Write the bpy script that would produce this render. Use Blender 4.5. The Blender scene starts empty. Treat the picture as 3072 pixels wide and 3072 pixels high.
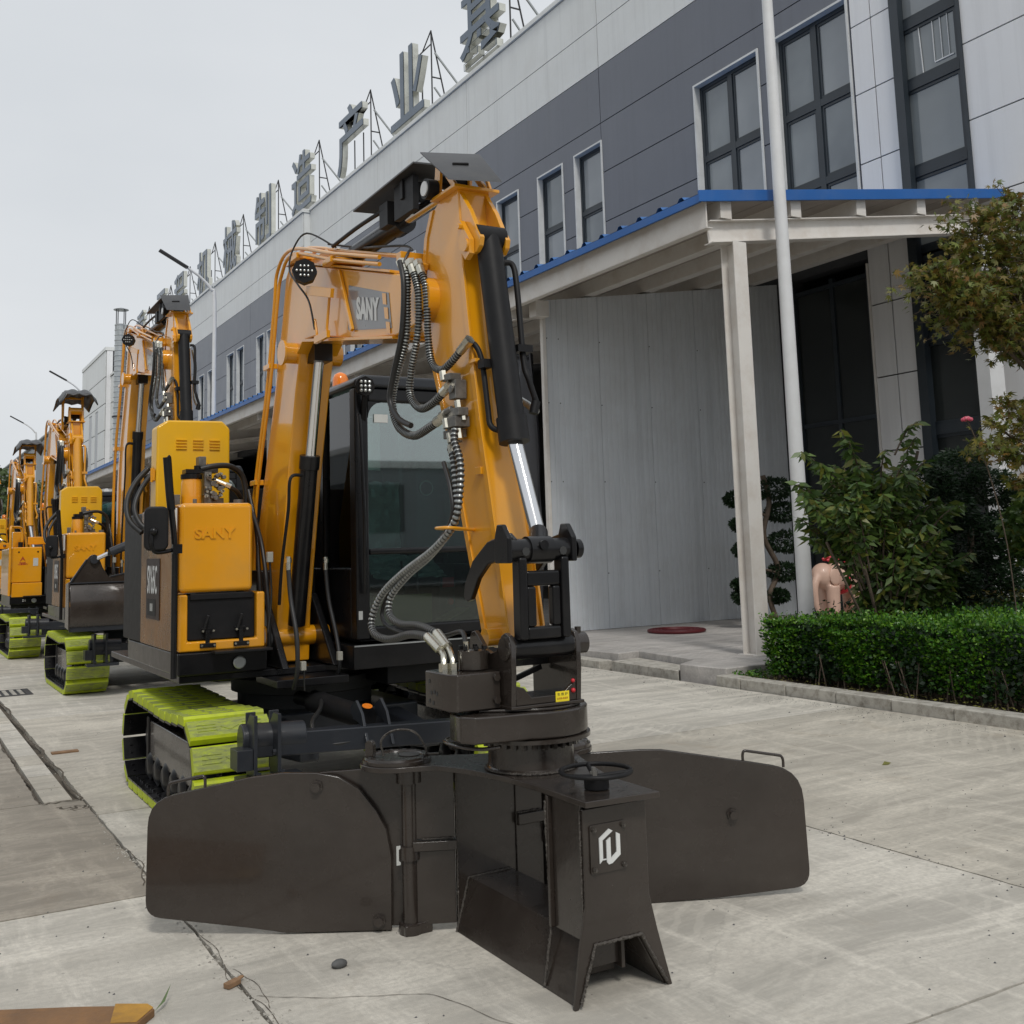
import bpy, bmesh, math, random
import numpy as np
from mathutils import Vector, Matrix
random.seed(7); rng = np.random.default_rng(7)
SC = bpy.context.scene
COL = SC.collection
R = math.radians

# ---------------------------------------------------------------- camera
# world frame: +Y runs away down the factory street, +X towards the factory, Z up
cam_d = bpy.data.cameras.new('camera'); cam = bpy.data.objects.new('camera', cam_d); COL.objects.link(cam)
yaw, pitch, roll = R(30.1889), R(7.57), R(-1.7)
fw = Vector((math.sin(yaw), math.cos(yaw), 0)); rt = Vector((math.cos(yaw), -math.sin(yaw), 0)); up = Vector((0, 0, 1))
f2 = fw * math.cos(pitch) + up * math.sin(pitch); u2 = up * math.cos(pitch) - fw * math.sin(pitch)
r3 = rt * math.cos(roll) + u2 * math.sin(roll); u3 = u2 * math.cos(roll) - rt * math.sin(roll)
m = Matrix((r3, u3, -f2)).transposed().to_4x4(); m.translation = Vector((0, 0, 1.45))
cam.matrix_world = m
cam_d.sensor_width = 36; cam_d.sensor_fit = 'HORIZONTAL'; cam_d.lens = 37.8; cam_d.shift_y = -0.106
cam_d.clip_start = 0.05; cam_d.clip_end = 2000
SC.camera = cam

# ---------------------------------------------------------------- world, sun, exposure
W = bpy.data.worlds.new('World'); SC.world = W; W.use_nodes = True
nt = W.node_tree; nt.nodes.clear()
out = nt.nodes.new('ShaderNodeOutputWorld'); bg = nt.nodes.new('ShaderNodeBackground')
sky = nt.nodes.new('ShaderNodeTexSky'); sky.sky_type = 'NISHITA'; sky.sun_disc = False
SUN_EL, SUN_AZ = 50, 196      # azimuth measured from +Y clockwise
sky.sun_elevation = R(SUN_EL); sky.sun_rotation = R(SUN_AZ); sky.air_density = 1.5; sky.dust_density = 4
tc = nt.nodes.new('ShaderNodeTexCoord'); mp = nt.nodes.new('ShaderNodeMapping'); mp.inputs['Scale'].default_value = (1.2, 1.2, 3.0)
nz = nt.nodes.new('ShaderNodeTexNoise'); nz.inputs['Scale'].default_value = 1.3; nz.inputs['Detail'].default_value = 5; nz.inputs['Roughness'].default_value = .5
cr = nt.nodes.new('ShaderNodeValToRGB')
cr.color_ramp.elements[0].position = .3; cr.color_ramp.elements[0].color = (5.20, 5.48, 5.78, 1)
cr.color_ramp.elements[1].position = .72; cr.color_ramp.elements[1].color = (6.2, 6.40, 6.62, 1)
mx = nt.nodes.new('ShaderNodeMixRGB'); mx.inputs[0].default_value = .965
nt.links.new(tc.outputs['Generated'], mp.inputs[0]); nt.links.new(mp.outputs[0], nz.inputs['Vector']); nt.links.new(nz.outputs['Fac'], cr.inputs[0])
nt.links.new(sky.outputs[0], mx.inputs[1]); nt.links.new(cr.outputs[0], mx.inputs[2])
nt.links.new(mx.outputs[0], bg.inputs[0]); bg.inputs[1].default_value = .112
nt.links.new(bg.outputs[0], out.inputs[0])
sd = bpy.data.lights.new('sun', 'SUN'); sun = bpy.data.objects.new('sun', sd); COL.objects.link(sun)
sd.energy = 1.5; sd.angle = R(10); sd.color = (1, .965, .91)
d = Vector((math.sin(R(SUN_AZ)) * math.cos(R(SUN_EL)), math.cos(R(SUN_AZ)) * math.cos(R(SUN_EL)), math.sin(R(SUN_EL))))
sun.rotation_euler = d.to_track_quat('Z', 'Y').to_euler(); sun.location = (0, -5, 30)
SC.view_settings.view_transform = 'Standard'; SC.view_settings.look = 'None'; SC.view_settings.exposure = 0.12
SC.view_settings.gamma = 1; SC.view_settings.use_curve_mapping = False
SC.cycles.max_bounces = 6; SC.cycles.transparent_max_bounces = 12

# ---------------------------------------------------------------- materials
def nodes(name):
    mt = bpy.data.materials.new(name); mt.use_nodes = True; n = mt.node_tree
    return mt, n, n.nodes['Principled BSDF']
def add(n, t, **kw):
    x = n.nodes.new(t)
    for k, v in kw.items():
        if k in x.inputs: x.inputs[k].default_value = v
        else: setattr(x, k, v)
    return x
def noise(n, vec, scale, detail=4, rough=.55, dist=0.0, mscale=None):
    if mscale is not None:
        mpn = add(n, 'ShaderNodeMapping'); mpn.inputs['Scale'].default_value = mscale; n.links.new(vec, mpn.inputs[0]); vec = mpn.outputs[0]
    x = add(n, 'ShaderNodeTexNoise', Scale=scale, Detail=detail, Roughness=rough, Distortion=dist)
    n.links.new(vec, x.inputs['Vector']); return x.outputs['Fac']
def ramp(n, fac, stops):
    x = add(n, 'ShaderNodeValToRGB'); e = x.color_ramp.elements
    while len(e) > 1: e.remove(e[-1])
    for i, (p, c) in enumerate(stops):
        k = e[0] if i == 0 else e.new(p)
        k.position = p; k.color = (*c, 1) if len(c) == 3 else c
    n.links.new(fac, x.inputs[0]); return x.outputs[0]
def mix(n, fac, a, b, mode='MIX'):
    x = add(n, 'ShaderNodeMixRGB'); x.blend_type = mode
    for i, v in ((0, fac), (1, a), (2, b)):
        if isinstance(v, (int, float)): x.inputs[i].default_value = v
        elif isinstance(v, tuple): x.inputs[i].default_value = (*v, 1)
        else: n.links.new(v, x.inputs[i])
    return x.outputs[0]
def bump(n, p, h, strength, dist=.01):
    b = add(n, 'ShaderNodeBump', Strength=strength, Distance=dist); n.links.new(h, b.inputs['Height']); n.links.new(b.outputs[0], p.inputs['Normal'])
def pos(n, world=False):
    if world: return add(n, 'ShaderNodeNewGeometry').outputs['Position']
    return add(n, 'ShaderNodeTexCoord').outputs['Object']
def mat(name, c, rough=.5, metal=0, coat=0, var=.12, vs=3.0, dirt=None, dirtamt=.25, bmp=.0, bs=60, spec=.5, rvar=.08, world=False, scr=0, streak=0):
    mt, n, p = nodes(name); v = pos(n, world)
    f = noise(n, v, vs, 5, .6)
    lo = tuple(x * (1 - var) for x in c); hi = tuple(min(1, x * (1 + var)) for x in c)
    col = ramp(n, f, [(.3, lo), (.7, hi)])
    if dirt:
        f2_ = noise(n, v, vs * 2.3, 8, .7)
        col = mix(n, ramp(n, f2_, [(.45, (0, 0, 0)), (.75, (dirtamt,) * 3)]), col, dirt)
    if scr:      # fine pale rubs and scratches
        s1 = noise(n, v, 14, 8, .8, 2.0, (1, 1, 5)); s2 = noise(n, v, 5, 3, .5)
        sm = mix(n, 1.0, ramp(n, s1, [(.60, (0, 0, 0)), (.66, (1, 1, 1)), (.70, (0, 0, 0))]), ramp(n, s2, [(.45, (0, 0, 0)), (.62, (scr,) * 3)]), 'MULTIPLY')
        col = mix(n, sm, col, tuple(min(1, x * 2.2 + .03) for x in c))
    if streak:   # rain-washed vertical dirt
        s3 = noise(n, v, 1.0, 7, .7, .2, (4, 4, .16)); col = mix(n, ramp(n, s3, [(.48, (0, 0, 0)), (.72, (streak,) * 3)]), col, tuple(x * .55 for x in c))
    n.links.new(col, p.inputs['Base Color'])
    fr = noise(n, v, vs * 4, 4, .6)
    rr = add(n, 'ShaderNodeMapRange'); rr.inputs[3].default_value = max(.02, rough - rvar); rr.inputs[4].default_value = min(1, rough + rvar)
    n.links.new(fr, rr.inputs[0]); n.links.new(rr.outputs[0], p.inputs['Roughness'])
    p.inputs['Metallic'].default_value = metal; p.inputs['Coat Weight'].default_value = coat; p.inputs['Coat Roughness'].default_value = .06
    p.inputs['Specular IOR Level'].default_value = spec
    if bmp: bump(n, p, noise(n, v, bs, 3), bmp)
    return mt
MT = {}
MT['yellow'] = mat('yellow_paint', (.72, .305, .002), .32, 0, .8, .06, 1.2, (.42, .27, .09), .32, .05, 25)
MT['yellow_hood'] = mat('yellow_hood_paint', (.80, .44, .002), .42, 0, .2, .05, 1.2, (.50, .32, .08), .3, .04, 25)
MT['black_paint'] = mat('black_gloss_paint', (.006, .006, .007), .3, 0, .12, .2, 3, (.04, .037, .034), .2, spec=.3)
MT['black_matt'] = mat('black_plastic', (.008, .008, .009), .5, 0, 0, .2, 4, (.04, .037, .034), .2, spec=.25)
MT['grey_black'] = mat('grey_black_paint', (.022, .025, .031), .38, 0, .15, .12, 2, (.06, .058, .055), .25, .06, 40, spec=.35)
MT['brown_steel'] = mat('dark_brown_primer', (.029, .0222, .0182), .26, .0, .38, .3, 1.3, (.055, .047, .040), .45, .12, 26, spec=.45, rvar=.14, scr=.7)
MT['side_reflection'] = mat('painted_reflection_cover', (.17, .072, .012), .28, 0, .0, .45, 2.2, (.30, .17, .06), .7, .5, 5, spec=.25)  # brown and orange mottling puts the panel's wavy reflections into its colour
MT['weld'] = mat('weld_bead', (.09, .08, .07), .32, .4, 0, .4, 120, None, 0, .9, 160)
MT['chrome'] = mat('chrome_rod', (.75, .75, .76), .12, 1, 0, .03)
MT['zinc'] = mat('zinc_fitting', (.60, .58, .50), .28, 1, 0, .15, 12)
MT['rubber'] = mat('hose_rubber', (.016, .016, .016), .45, 0, 0, .2, 20)
MT['spring'] = mat('spring_guard', (.30, .31, .30), .35, .75, 0, .25, 30)
MT['cast'] = mat('cast_block', (.16, .155, .145), .45, .5, 0, .3, 20, (.05, .045, .04), .5)
MT['orange'] = mat('orange_beacon', (.85, .22, .01), .2, 0, .5)
MT['red'] = mat('red_plastic', (.5, .02, .03), .4)
MT['red_hose'] = mat('dark_red_hose', (.10, .008, .012), .5)
MT['dull_beige'] = mat('dull_beige_plastic', (.30, .29, .25), .55)
MT['white_paint'] = mat('white_paint', (.66, .67, .68), .45, 0, .1, .05, 1.5, (.4, .38, .34), .2)
MT['steel_beige'] = mat('beige_steel_paint', (.68, .655, .62), .5, 0, 0, .05, 1.2, (.40, .31, .23), .4)
MT['soffit'] = mat('soffit_board', (.36, .32, .285), .7, 0, 0, .08, 1.0, (.2, .17, .14), .3)
MT['panel_white'] = mat('pale_panel', (.66, .675, .665), .40, 0, 0, .03, .35, (.50, .49, .46), .3, streak=.30, bmp=.05, bs=.7)
MT['panel_cream'] = mat('white_panel', (.74, .745, .755), .38, 0, 0, .02, .35, (.62, .61, .60), .25, streak=.22, bmp=.05, bs=.7)
MT['panel_dark'] = mat('slate_panel', (.125, .135, .160), .38, 0, 0, .06, .35, (.17, .18, .2), .25, streak=.25, bmp=.06, bs=.7)
MT['joint'] = mat('joint_sealant', (.045, .047, .052), .8)
MT['trim'] = mat('window_trim', (.60, .61, .60), .45)
MT['frame'] = mat('window_frame', (.022, .030, .038), .4)
MT['blue'] = mat('blue_sheet', (.004, .10, .36), .45, 0, .0, .1, .8, (.15, .18, .25), .2)
MT['blue_light'] = mat('blue_roof_sheet', (.03, .13, .36), .45, 0, 0, .12, .8)
MT['letter'] = mat('letter_blue_grey', (.115, .145, .185), .3, .4, 0, .1, 2)
MT['letter_side'] = mat('letter_steel_side', (.62, .62, .56), .3, .6, 0, .1, 2)
MT['galv'] = mat('galvanised_steel', (.42, .44, .44), .35, .7, 0, .15, 3)
MT['dark_steel'] = mat('dark_angle_steel', (.03, .03, .033), .6)
MT['partition'] = mat('ribbed_partition', (.63, .665, .70), .42, 0, 0, .03, .5, (.42, .41, .39), .35, streak=.35, bmp=.08, bs=.9)
MT['curtain'] = mat('dark_tarpaulin', (.03, .03, .035), .42, 0, .1, .15, 2)
MT['interior'] = mat('dark_interior', (.035, .036, .036), .8)
MT['soil'] = mat('garden_soil', (.085, .062, .045), .95, 0, 0, .35, 14, (.16, .11, .07), .5, .8, 60)
MT['kerb'] = mat('kerb_concrete', (.42, .40, .355), .85, 0, 0, .15, 5, (.10, .08, .055), .8, .3, 80)
MT['bark'] = mat('bark', (.10, .075, .055), .9, 0, 0, .3, 20, None, 0, .5, 60)
MT['pink'] = mat('pink_statue', (.62, .42, .33), .5, 0, .1, .1, 4)
MT['ribbon'] = mat('red_ribbon', (.55, .03, .05), .4)
MT['cardboard'] = mat('cardboard', (.30, .26, .10), .8)
MT['sticker'] = mat('yellow_sticker', (.85, .68, .02), .5)
MT['sticker_white'] = mat('white_sticker', (.5, .51, .49), .5)
MT['ink'] = mat('black_ink', (.02, .02, .02), .6)
MT['ink_red'] = mat('red_ink', (.35, .03, .01), .6)
MT['white_print'] = mat('white_print', (.62, .63, .62), .5)
MT['decal_dark'] = mat('decal_dark', (.022, .010, .009), .4, spec=.2)
MT['decal_grey'] = mat('decal_grey', (.16, .16, .165), .3, 0, .5)
MT['seat'] = mat('seat_fabric', (.07, .07, .073), .6)
MT['plastic'] = mat('clear_plastic_wrap', (.55, .62, .60), .12, 0, .8, .2, 8, None, 0, 1.0, 14)
MT['rust'] = mat('rusty_plate', (.20, .105, .045), .6, .1, 0, .35, 3, (.35, .17, .05), .6, .2, 60)
MT['rust_yellow'] = mat('worn_yellow', (.42, .22, .03), .6, 0, 0, .3, 8, (.2, .1, .04), .7)
MT['brick'] = mat('brick_scrap', (.22, .13, .07), .9, 0, 0, .3, 20)
MT['stone'] = mat('stone', (.09, .09, .09), .8, 0, 0, .3, 20)
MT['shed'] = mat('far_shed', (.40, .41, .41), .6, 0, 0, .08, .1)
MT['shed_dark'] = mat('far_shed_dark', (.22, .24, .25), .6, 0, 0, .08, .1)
MT['van'] = mat('van_paint', (.30, .36, .42), .3, 0, .5)
MT['dark_grey_plate'] = mat('cover_plate', (.042, .043, .046), .42, 0, .15, .18, 4, (.1, .095, .085), .3, scr=.6)

def lime():
    mt, n, p = nodes('lime_rubber'); v = pos(n)
    f = noise(n, v, 7, 8, .7, .3)
    col = ramp(n, f, [(.3, (.50, .60, .008)), (.52, (.42, .50, .015)), (.76, (.24, .26, .08))])
    n.links.new(col, p.inputs['Base Color']); p.inputs['Roughness'].default_value = .55
    bump(n, p, noise(n, v, 90, 4), .25, .003); return mt
MT['lime'] = lime()
def lime_dusty():
    mt, n, p = nodes('lime_rubber_tread'); v = pos(n)
    f = noise(n, v, 12, 8, .75, .6, (1, 3, 3))
    col = ramp(n, f, [(.35, (.36, .44, .03)), (.5, (.26, .30, .07)), (.68, (.15, .165, .09))])
    n.links.new(col, p.inputs['Base Color']); p.inputs['Roughness'].default_value = .65; return mt
MT['lime_dusty'] = lime_dusty()

def glass(name, tint, rough=.02, alpha=None, spec=.5, crinkle=0):
    # thin pane: mostly see-through, reflects the sky
    mt, n, p = nodes(name)
    n.nodes.remove(p); o = n.nodes['Material Output']
    tr = add(n, 'ShaderNodeBsdfTransparent'); tr.inputs[0].default_value = (*tint, 1)
    gl = add(n, 'ShaderNodeBsdfGlossy'); gl.inputs['Roughness'].default_value = rough
    if crinkle:
        cv = pos(n); cb = add(n, 'ShaderNodeBump', Strength=crinkle, Distance=.02); n.links.new(mix(n, .5, noise(n, cv, 7, 5, .6, 1.5, (1, 1, .45)), noise(n, cv, 22, 3, .5, 2.5, (1, 1, .4))), cb.inputs['Height']); n.links.new(cb.outputs[0], gl.inputs['Normal'])
    fr = add(n, 'ShaderNodeFresnel'); fr.inputs[0].default_value = 1.6
    mr = add(n, 'ShaderNodeMapRange'); mr.inputs[3].default_value = .03 if alpha is None else alpha; mr.inputs[4].default_value = 1
    n.links.new(fr.outputs[0], mr.inputs[0])
    mxs = add(n, 'ShaderNodeMixShader'); n.links.new(mr.outputs[0], mxs.inputs[0]); n.links.new(tr.outputs[0], mxs.inputs[1]); n.links.new(gl.outputs[0], mxs.inputs[2])
    n.links.new(mxs.outputs[0], o.inputs[0]); return mt
MT['cab_glass'] = glass('cab_glass', (.66, .84, .80), .02, .27)
MT['cab_glass_low'] = glass('cab_glass_lower', (.55, .68, .66), .03, .03)
def winglass(a=(.17, .19, .20), b=(.22, .245, .255), ro=.06):
    mt, n, p = nodes('window_glass'); v = pos(n, True)
    f = noise(n, v, .8, 3, .5)
    n.links.new(ramp(n, f, [(.3, a), (.7, b)]), p.inputs['Base Color'])
    p.inputs['Roughness'].default_value = ro; p.inputs['Specular IOR Level'].default_value = .9
    bump(n, p, noise(n, v, 1.5, 2), .06, .02); return mt
MT['win_glass'] = winglass()
MT['win_glass_b'] = winglass((.20, .22, .235), (.27, .29, .30), .09)
MT['win_glass_c'] = winglass((.12, .14, .155), (.20, .225, .235), .04)
MT['win_glass_dark'] = mat('dark_window_glass', (.022, .026, .026), .06, 0, 0, .2, .6, spec=.5, rvar=.03, world=True)

def concrete(name, base, dark, scale=1.0):
    mt, n, p = nodes(name); v = pos(n, True)
    big = noise(n, v, .55 * scale, 6, .62, .4)
    streak = noise(n, v, 1.6, 8, .68, .7, (.55, 2.6, 1))
    streak2 = noise(n, v, 2.0, 6, .7, .4, (3.0, .5, 1))
    fine = noise(n, v, 38, 6, .7)
    grit = noise(n, v, 240, 2, .5)
    c = ramp(n, big, [(.3, dark), (.5, base), (.72, tuple(min(1, x * 1.13) for x in base))])
    c = mix(n, ramp(n, streak, [(.38, (0, 0, 0)), (.60, (.9,) * 3)]), c, tuple(x * .60 for x in base))
    thin = noise(n, v, 9, 9, .8, 1.2, (.5, 3.2, 1)); c = mix(n, ramp(n, thin, [(.52, (0, 0, 0)), (.66, (.5,) * 3)]), c, tuple(x * .60 for x in base)); c = mix(n, ramp(n, thin, [(.30, (.45,) * 3), (.42, (0, 0, 0))]), c, tuple(min(1, x * 1.25) for x in base))
    c = mix(n, ramp(n, streak2, [(.52, (0, 0, 0)), (.68, (.55,) * 3)]), c, tuple(min(1, x * 1.24) for x in base))
    c = mix(n, ramp(n, fine, [(.42, (0, 0, 0)), (.68, (.6,) * 3)]), c, tuple(x * .58 for x in base))
    stain = noise(n, v, 1.1, 5, .75, 1.0); c = mix(n, ramp(n, stain, [(.58, (0, 0, 0)), (.70, (.40,) * 3)]), c, tuple(x * y for x, y in zip(base, (.55, .50, .44))))
    spots = add(n, 'ShaderNodeTexVoronoi', Scale=5.5); n.links.new(v, spots.inputs['Vector'])
    c = mix(n, ramp(n, spots.outputs['Distance'], [(.02, (.6,) * 3), (.05, (0, 0, 0))]), c, tuple(x * .42 for x in base))
    # thin pale drag marks and hairline cracks
    wv = add(n, 'ShaderNodeTexVoronoi', Scale=.42); wv.feature = 'DISTANCE_TO_EDGE'
    dn = add(n, 'ShaderNodeTexNoise', Scale=1.7, Detail=6, Roughness=.7); n.links.new(v, dn.inputs['Vector'])
    va = add(n, 'ShaderNodeVectorMath'); va.operation = 'MULTIPLY_ADD'; va.inputs[1].default_value = (.5, .5, 0); n.links.new(dn.outputs['Color'], va.inputs[0]); n.links.new(v, va.inputs[2])
    n.links.new(va.outputs[0], wv.inputs['Vector'])
    c = mix(n, ramp(n, wv.outputs['Distance'], [(.0, (.40,) * 3), (.0032, (0, 0, 0))]), c, tuple(x * .5 for x in base))
    # pale tyre scuffs: faint broken ribs in patches
    mpw = add(n, 'ShaderNodeMapping'); mpw.inputs['Rotation'].default_value = (0, 0, .9); n.links.new(v, mpw.inputs[0])
    wv2 = add(n, 'ShaderNodeTexWave', Scale=3.4, Distortion=5.0, Detail=3); n.links.new(mpw.outputs[0], wv2.inputs['Vector'])
    patch = noise(n, v, .9, 3, .5, .5, (1.0, .45, 1)); mk_ = mix(n, 1.0, ramp(n, wv2.outputs['Fac'], [(.66, (0, 0, 0)), (.86, (.16,) * 3)]), ramp(n, patch, [(.50, (0, 0, 0)), (.60, (1, 1, 1))]), 'MULTIPLY')
    c = mix(n, mk_, c, tuple(min(1, x * 1.22) for x in base))
    n.links.new(c, p.inputs['Base Color'])
    rr = add(n, 'ShaderNodeMapRange'); rr.inputs[3].default_value = .62; rr.inputs[4].default_value = .92; n.links.new(streak, rr.inputs[0]); n.links.new(rr.outputs[0], p.inputs['Roughness'])
    h = mix(n, .35, mix(n, .5, fine, thin), grit); bump(n, p, h, .55, .008); return mt
MT['conc'] = concrete('yard_concrete', (.545, .505, .43), (.365, .33, .275))
MT['conc_b'] = concrete('yard_concrete_pale', (.61, .575, .505), (.45, .415, .355))
MT['conc_left'] = concrete('yard_concrete_brown', (.37, .33, .272), (.22, .188, .15))
MT['conc_plat'] = concrete('platform_concrete', (.50, .475, .45), (.38, .355, .33))
MT['crack'] = mat('crack_dirt', (.085, .07, .052), .95, 0, 0, .4, 9)
def leafmat(name, cols, rough=.45, trans=.25):
    mt, n, p = nodes(name); g = add(n, 'ShaderNodeNewGeometry')
    st = [(i / max(1, len(cols) - 1), c) for i, c in enumerate(cols)]
    c = ramp(n, g.outputs['Random Per Island'], st); n.links.new(c, p.inputs['Base Color'])
    p.inputs['Roughness'].default_value = rough
    o = n.nodes['Material Output']; tl = add(n, 'ShaderNodeBsdfTranslucent'); n.links.new(c, tl.inputs[0])
    ms = add(n, 'ShaderNodeMixShader'); ms.inputs[0].default_value = trans
    n.links.new(p.outputs[0], ms.inputs[1]); n.links.new(tl.outputs[0], ms.inputs[2]); n.links.new(ms.outputs[0], o.inputs[0]); return mt
MT['leaf_hedge'] = leafmat('hedge_leaf', [(.016, .055, .008), (.035, .12, .010), (.06, .19, .014), (.15, .30, .02), (.03, .10, .010)], .38)
MT['leaf_shrub'] = leafmat('shrub_leaf', [(.04, .078, .020), (.06, .115, .026), (.11, .175, .035), (.05, .10, .025), (.21, .21, .035)], .38)
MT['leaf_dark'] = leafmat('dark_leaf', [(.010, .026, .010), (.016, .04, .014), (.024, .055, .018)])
MT['leaf_maple'] = leafmat('maple_leaf', [(.07, .105, .016), (.12, .15, .022), (.17, .14, .022), (.08, .11, .018), (.22, .12, .03), (.14, .17, .025)])
MT['leaf_far'] = leafmat('far_leaf', [(.07, .11, .04), (.10, .15, .055), (.12, .16, .06)])
MT['leaf_yellow'] = leafmat('fallen_leaf', [(.22, .20, .04), (.16, .17, .05)])
MT['petal'] = leafmat('rose_petal', [(.6, .05, .12), (.75, .25, .3)])

# ---------------------------------------------------------------- mesh tools
class MB:
    def __init__(s): s.v = []; s.f = []
    def add(s, v, f):
        o = len(s.v); s.v += [tuple(p) for p in v]; s.f += [tuple(i + o for i in q) for q in f]; return s
    def box(s, x0, x1, y0, y1, z0, z1, M=None):
        v = [(x, y, z) for z in (z0, z1) for y in (y0, y1) for x in (x0, x1)]
        if M is not None: v = [tuple(M @ Vector(p)) for p in v]
        return s.add(v, [(0, 2, 3, 1), (4, 5, 7, 6), (0, 1, 5, 4), (2, 6, 7, 3), (0, 4, 6, 2), (1, 3, 7, 5)])
    def bar(s, a, b, w, h=None, upv=(0, 0, 1)):
        a = Vector(a); b = Vector(b); h = h or w; d = (b - a); L = d.length; d.normalize()
        side = d.cross(Vector(upv));
        if side.length < 1e-4: side = d.cross(Vector((1, 0, 0)))
        side.normalize(); u = side.cross(d)
        v = []
        for t in (a, b):
            for sx, sz in ((-1, -1), (1, -1), (1, 1), (-1, 1)): v.append(t + side * sx * w / 2 + u * sz * h / 2)
        return s.add(v, [(3, 2, 1, 0), (4, 5, 6, 7), (0, 1, 5, 4), (1, 2, 6, 5), (2, 3, 7, 6), (3, 0, 4, 7)])
    def cyl(s, a, b, r, n=20, r2=None, cap=True):
        a = Vector(a); b = Vector(b); r2 = r if r2 is None else r2; d = (b - a).normalized()
        x = d.orthogonal().normalized(); y = d.cross(x); v = []
        for t, q in ((a, r), (b, r2)):
            for i in range(n):
                an = 2 * math.pi * i / n; v.append(t + (x * math.cos(an) + y * math.sin(an)) * q)
        f = [(i, (i + 1) % n, n + (i + 1) % n, n + i) for i in range(n)]
        if cap: f += [tuple(range(n))[::-1], tuple(range(n, 2 * n))]
        return s.add(v, f)
    def lathe(s, a, axis, prof, n=24):
        # prof: list of (distance along axis, radius)
        a = Vector(a); d = Vector(axis).normalized(); x = d.orthogonal().normalized(); y = d.cross(x); v = []
        for t, r in prof:
            for i in range(n):
                an = 2 * math.pi * i / n; v.append(a + d * t + (x * math.cos(an) + y * math.sin(an)) * r)
        f = []
        for k in range(len(prof) - 1):
            for i in range(n): f.append((k * n + i, k * n + (i + 1) % n, (k + 1) * n + (i + 1) % n, (k + 1) * n + i))
        f.append(tuple(range(n))[::-1]); f.append(tuple(range((len(prof) - 1) * n, len(prof) * n)))
        return s.add(v, f)
    def prism(s, poly, o, ex, ey, n):
        # polygon in plane (o, ex, ey) extruded by vector n
        o = Vector(o); ex = Vector(ex); ey = Vector(ey); n = Vector(n); k = len(poly)
        b = [o + ex * p[0] + ey * p[1] for p in poly]; v = b + [p + n for p in b]
        ar = sum(poly[i][0] * poly[(i + 1) % k][1] - poly[(i + 1) % k][0] * poly[i][1] for i in range(k))
        flip = (ar > 0) == (ex.cross(ey).dot(n) > 0)
        idx = list(range(k)); f = [tuple(idx[::-1] if flip else idx), tuple((i + k) for i in (idx if flip else idx[::-1]))]
        for i in range(k):
            j = (i + 1) % k; q = (i, j, j + k, i + k); f.append(q if flip else q[::-1])
        return s.add(v, f)
    def yz(s, poly, x0, x1): return s.prism(poly, (x0, 0, 0), (0, 1, 0), (0, 0, 1), (x1 - x0, 0, 0))
    def xz(s, poly, y0, y1): return s.prism(poly, (0, y0, 0), (1, 0, 0), (0, 0, 1), (0, y1 - y0, 0))
    def xy(s, poly, z0, z1): return s.prism(poly, (0, 0, z0), (1, 0, 0), (0, 1, 0), (0, 0, z1 - z0))
    def tube(s, pts, r, n=10, sub=6, closed=False, ribs=None, cap=True):
        P = smoothpts(pts, sub, closed) if sub > 1 else [Vector(p) for p in pts]
        k = len(P); T = []
        for i in range(k):
            a = P[(i - 1) % k] if closed or i > 0 else P[i]; b = P[(i + 1) % k] if closed or i < k - 1 else P[i]
            T.append((b - a).normalized())
        x = T[0].orthogonal().normalized(); v = []
        for i in range(k):
            x = (x - T[i] * x.dot(T[i])).normalized(); y = T[i].cross(x)
            q = r[i] if isinstance(r, list) else (r if ribs is None else r * ribs(i))
            for j in range(n):
                an = 2 * math.pi * j / n; v.append(P[i] + (x * math.cos(an) + y * math.sin(an)) * q)
        f = []; m_ = k if closed else k - 1
        for i in range(m_):
            i2 = (i + 1) % k
            for j in range(n): f.append((i * n + j, i * n + (j + 1) % n, i2 * n + (j + 1) % n, i2 * n + j))
        if cap and not closed: f += [tuple(range(n))[::-1], tuple(range((k - 1) * n, k * n))]
        s.ringn = n
        return s.add(v, f)
    def sphere(s, c, r, n=10, sx=1, sy=1, sz=1):
        c = Vector(c); v = []; f = []
        for i in range(n + 1):
            th = math.pi * i / n
            for j in range(2 * n):
                ph = math.pi * j / n; v.append(c + Vector((r * sx * math.sin(th) * math.cos(ph), r * sy * math.sin(th) * math.sin(ph), r * sz * math.cos(th))))
        for i in range(n):
            for j in range(2 * n): f.append((i * 2 * n + j, (i + 1) * 2 * n + j, (i + 1) * 2 * n + (j + 1) % (2 * n), i * 2 * n + (j + 1) % (2 * n)))
        return s.add(v, f)
def smoothpts(pts, sub, closed=False):
    P = [Vector(p) for p in pts]; k = len(P); o = []
    for i in range(k if closed else k - 1):
        g = (lambda j: P[j % k]) if closed else (lambda j: P[min(max(j, 0), k - 1)])
        p0, p1, p2, p3 = g(i - 1), g(i), g(i + 1), g(i + 2)
        for t in range(sub):
            t = t / sub
            o.append(.5 * ((2 * p1) + (p2 - p0) * t + (2 * p0 - 5 * p1 + 4 * p2 - p3) * t * t + (3 * p1 - p0 - 3 * p2 + p3) * t ** 3))
    if not closed: o.append(P[-1])
    return o
def rrect(w, h, r, n=4, cx=0, cy=0):
    p = []
    for sx, sy, a0 in ((1, 1, 0), (-1, 1, 90), (-1, -1, 180), (1, -1, 270)):
        for i in range(n + 1):
            a = R(a0 + 90 * i / n); p.append((cx + sx * (w / 2 - r) + r * math.cos(a), cy + sy * (h / 2 - r) + r * math.sin(a)))
    return p
def tag(o, label=None, cat=None, group=None, kind=None):
    for k, v in (('label', label), ('category', cat), ('group', group), ('kind', kind)):
        if v: o[k] = v
    return o
def base_of(p):
    b = Vector((0, 0, 0))
    while p is not None: b = b + p.location; p = p.parent
    return b
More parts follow.
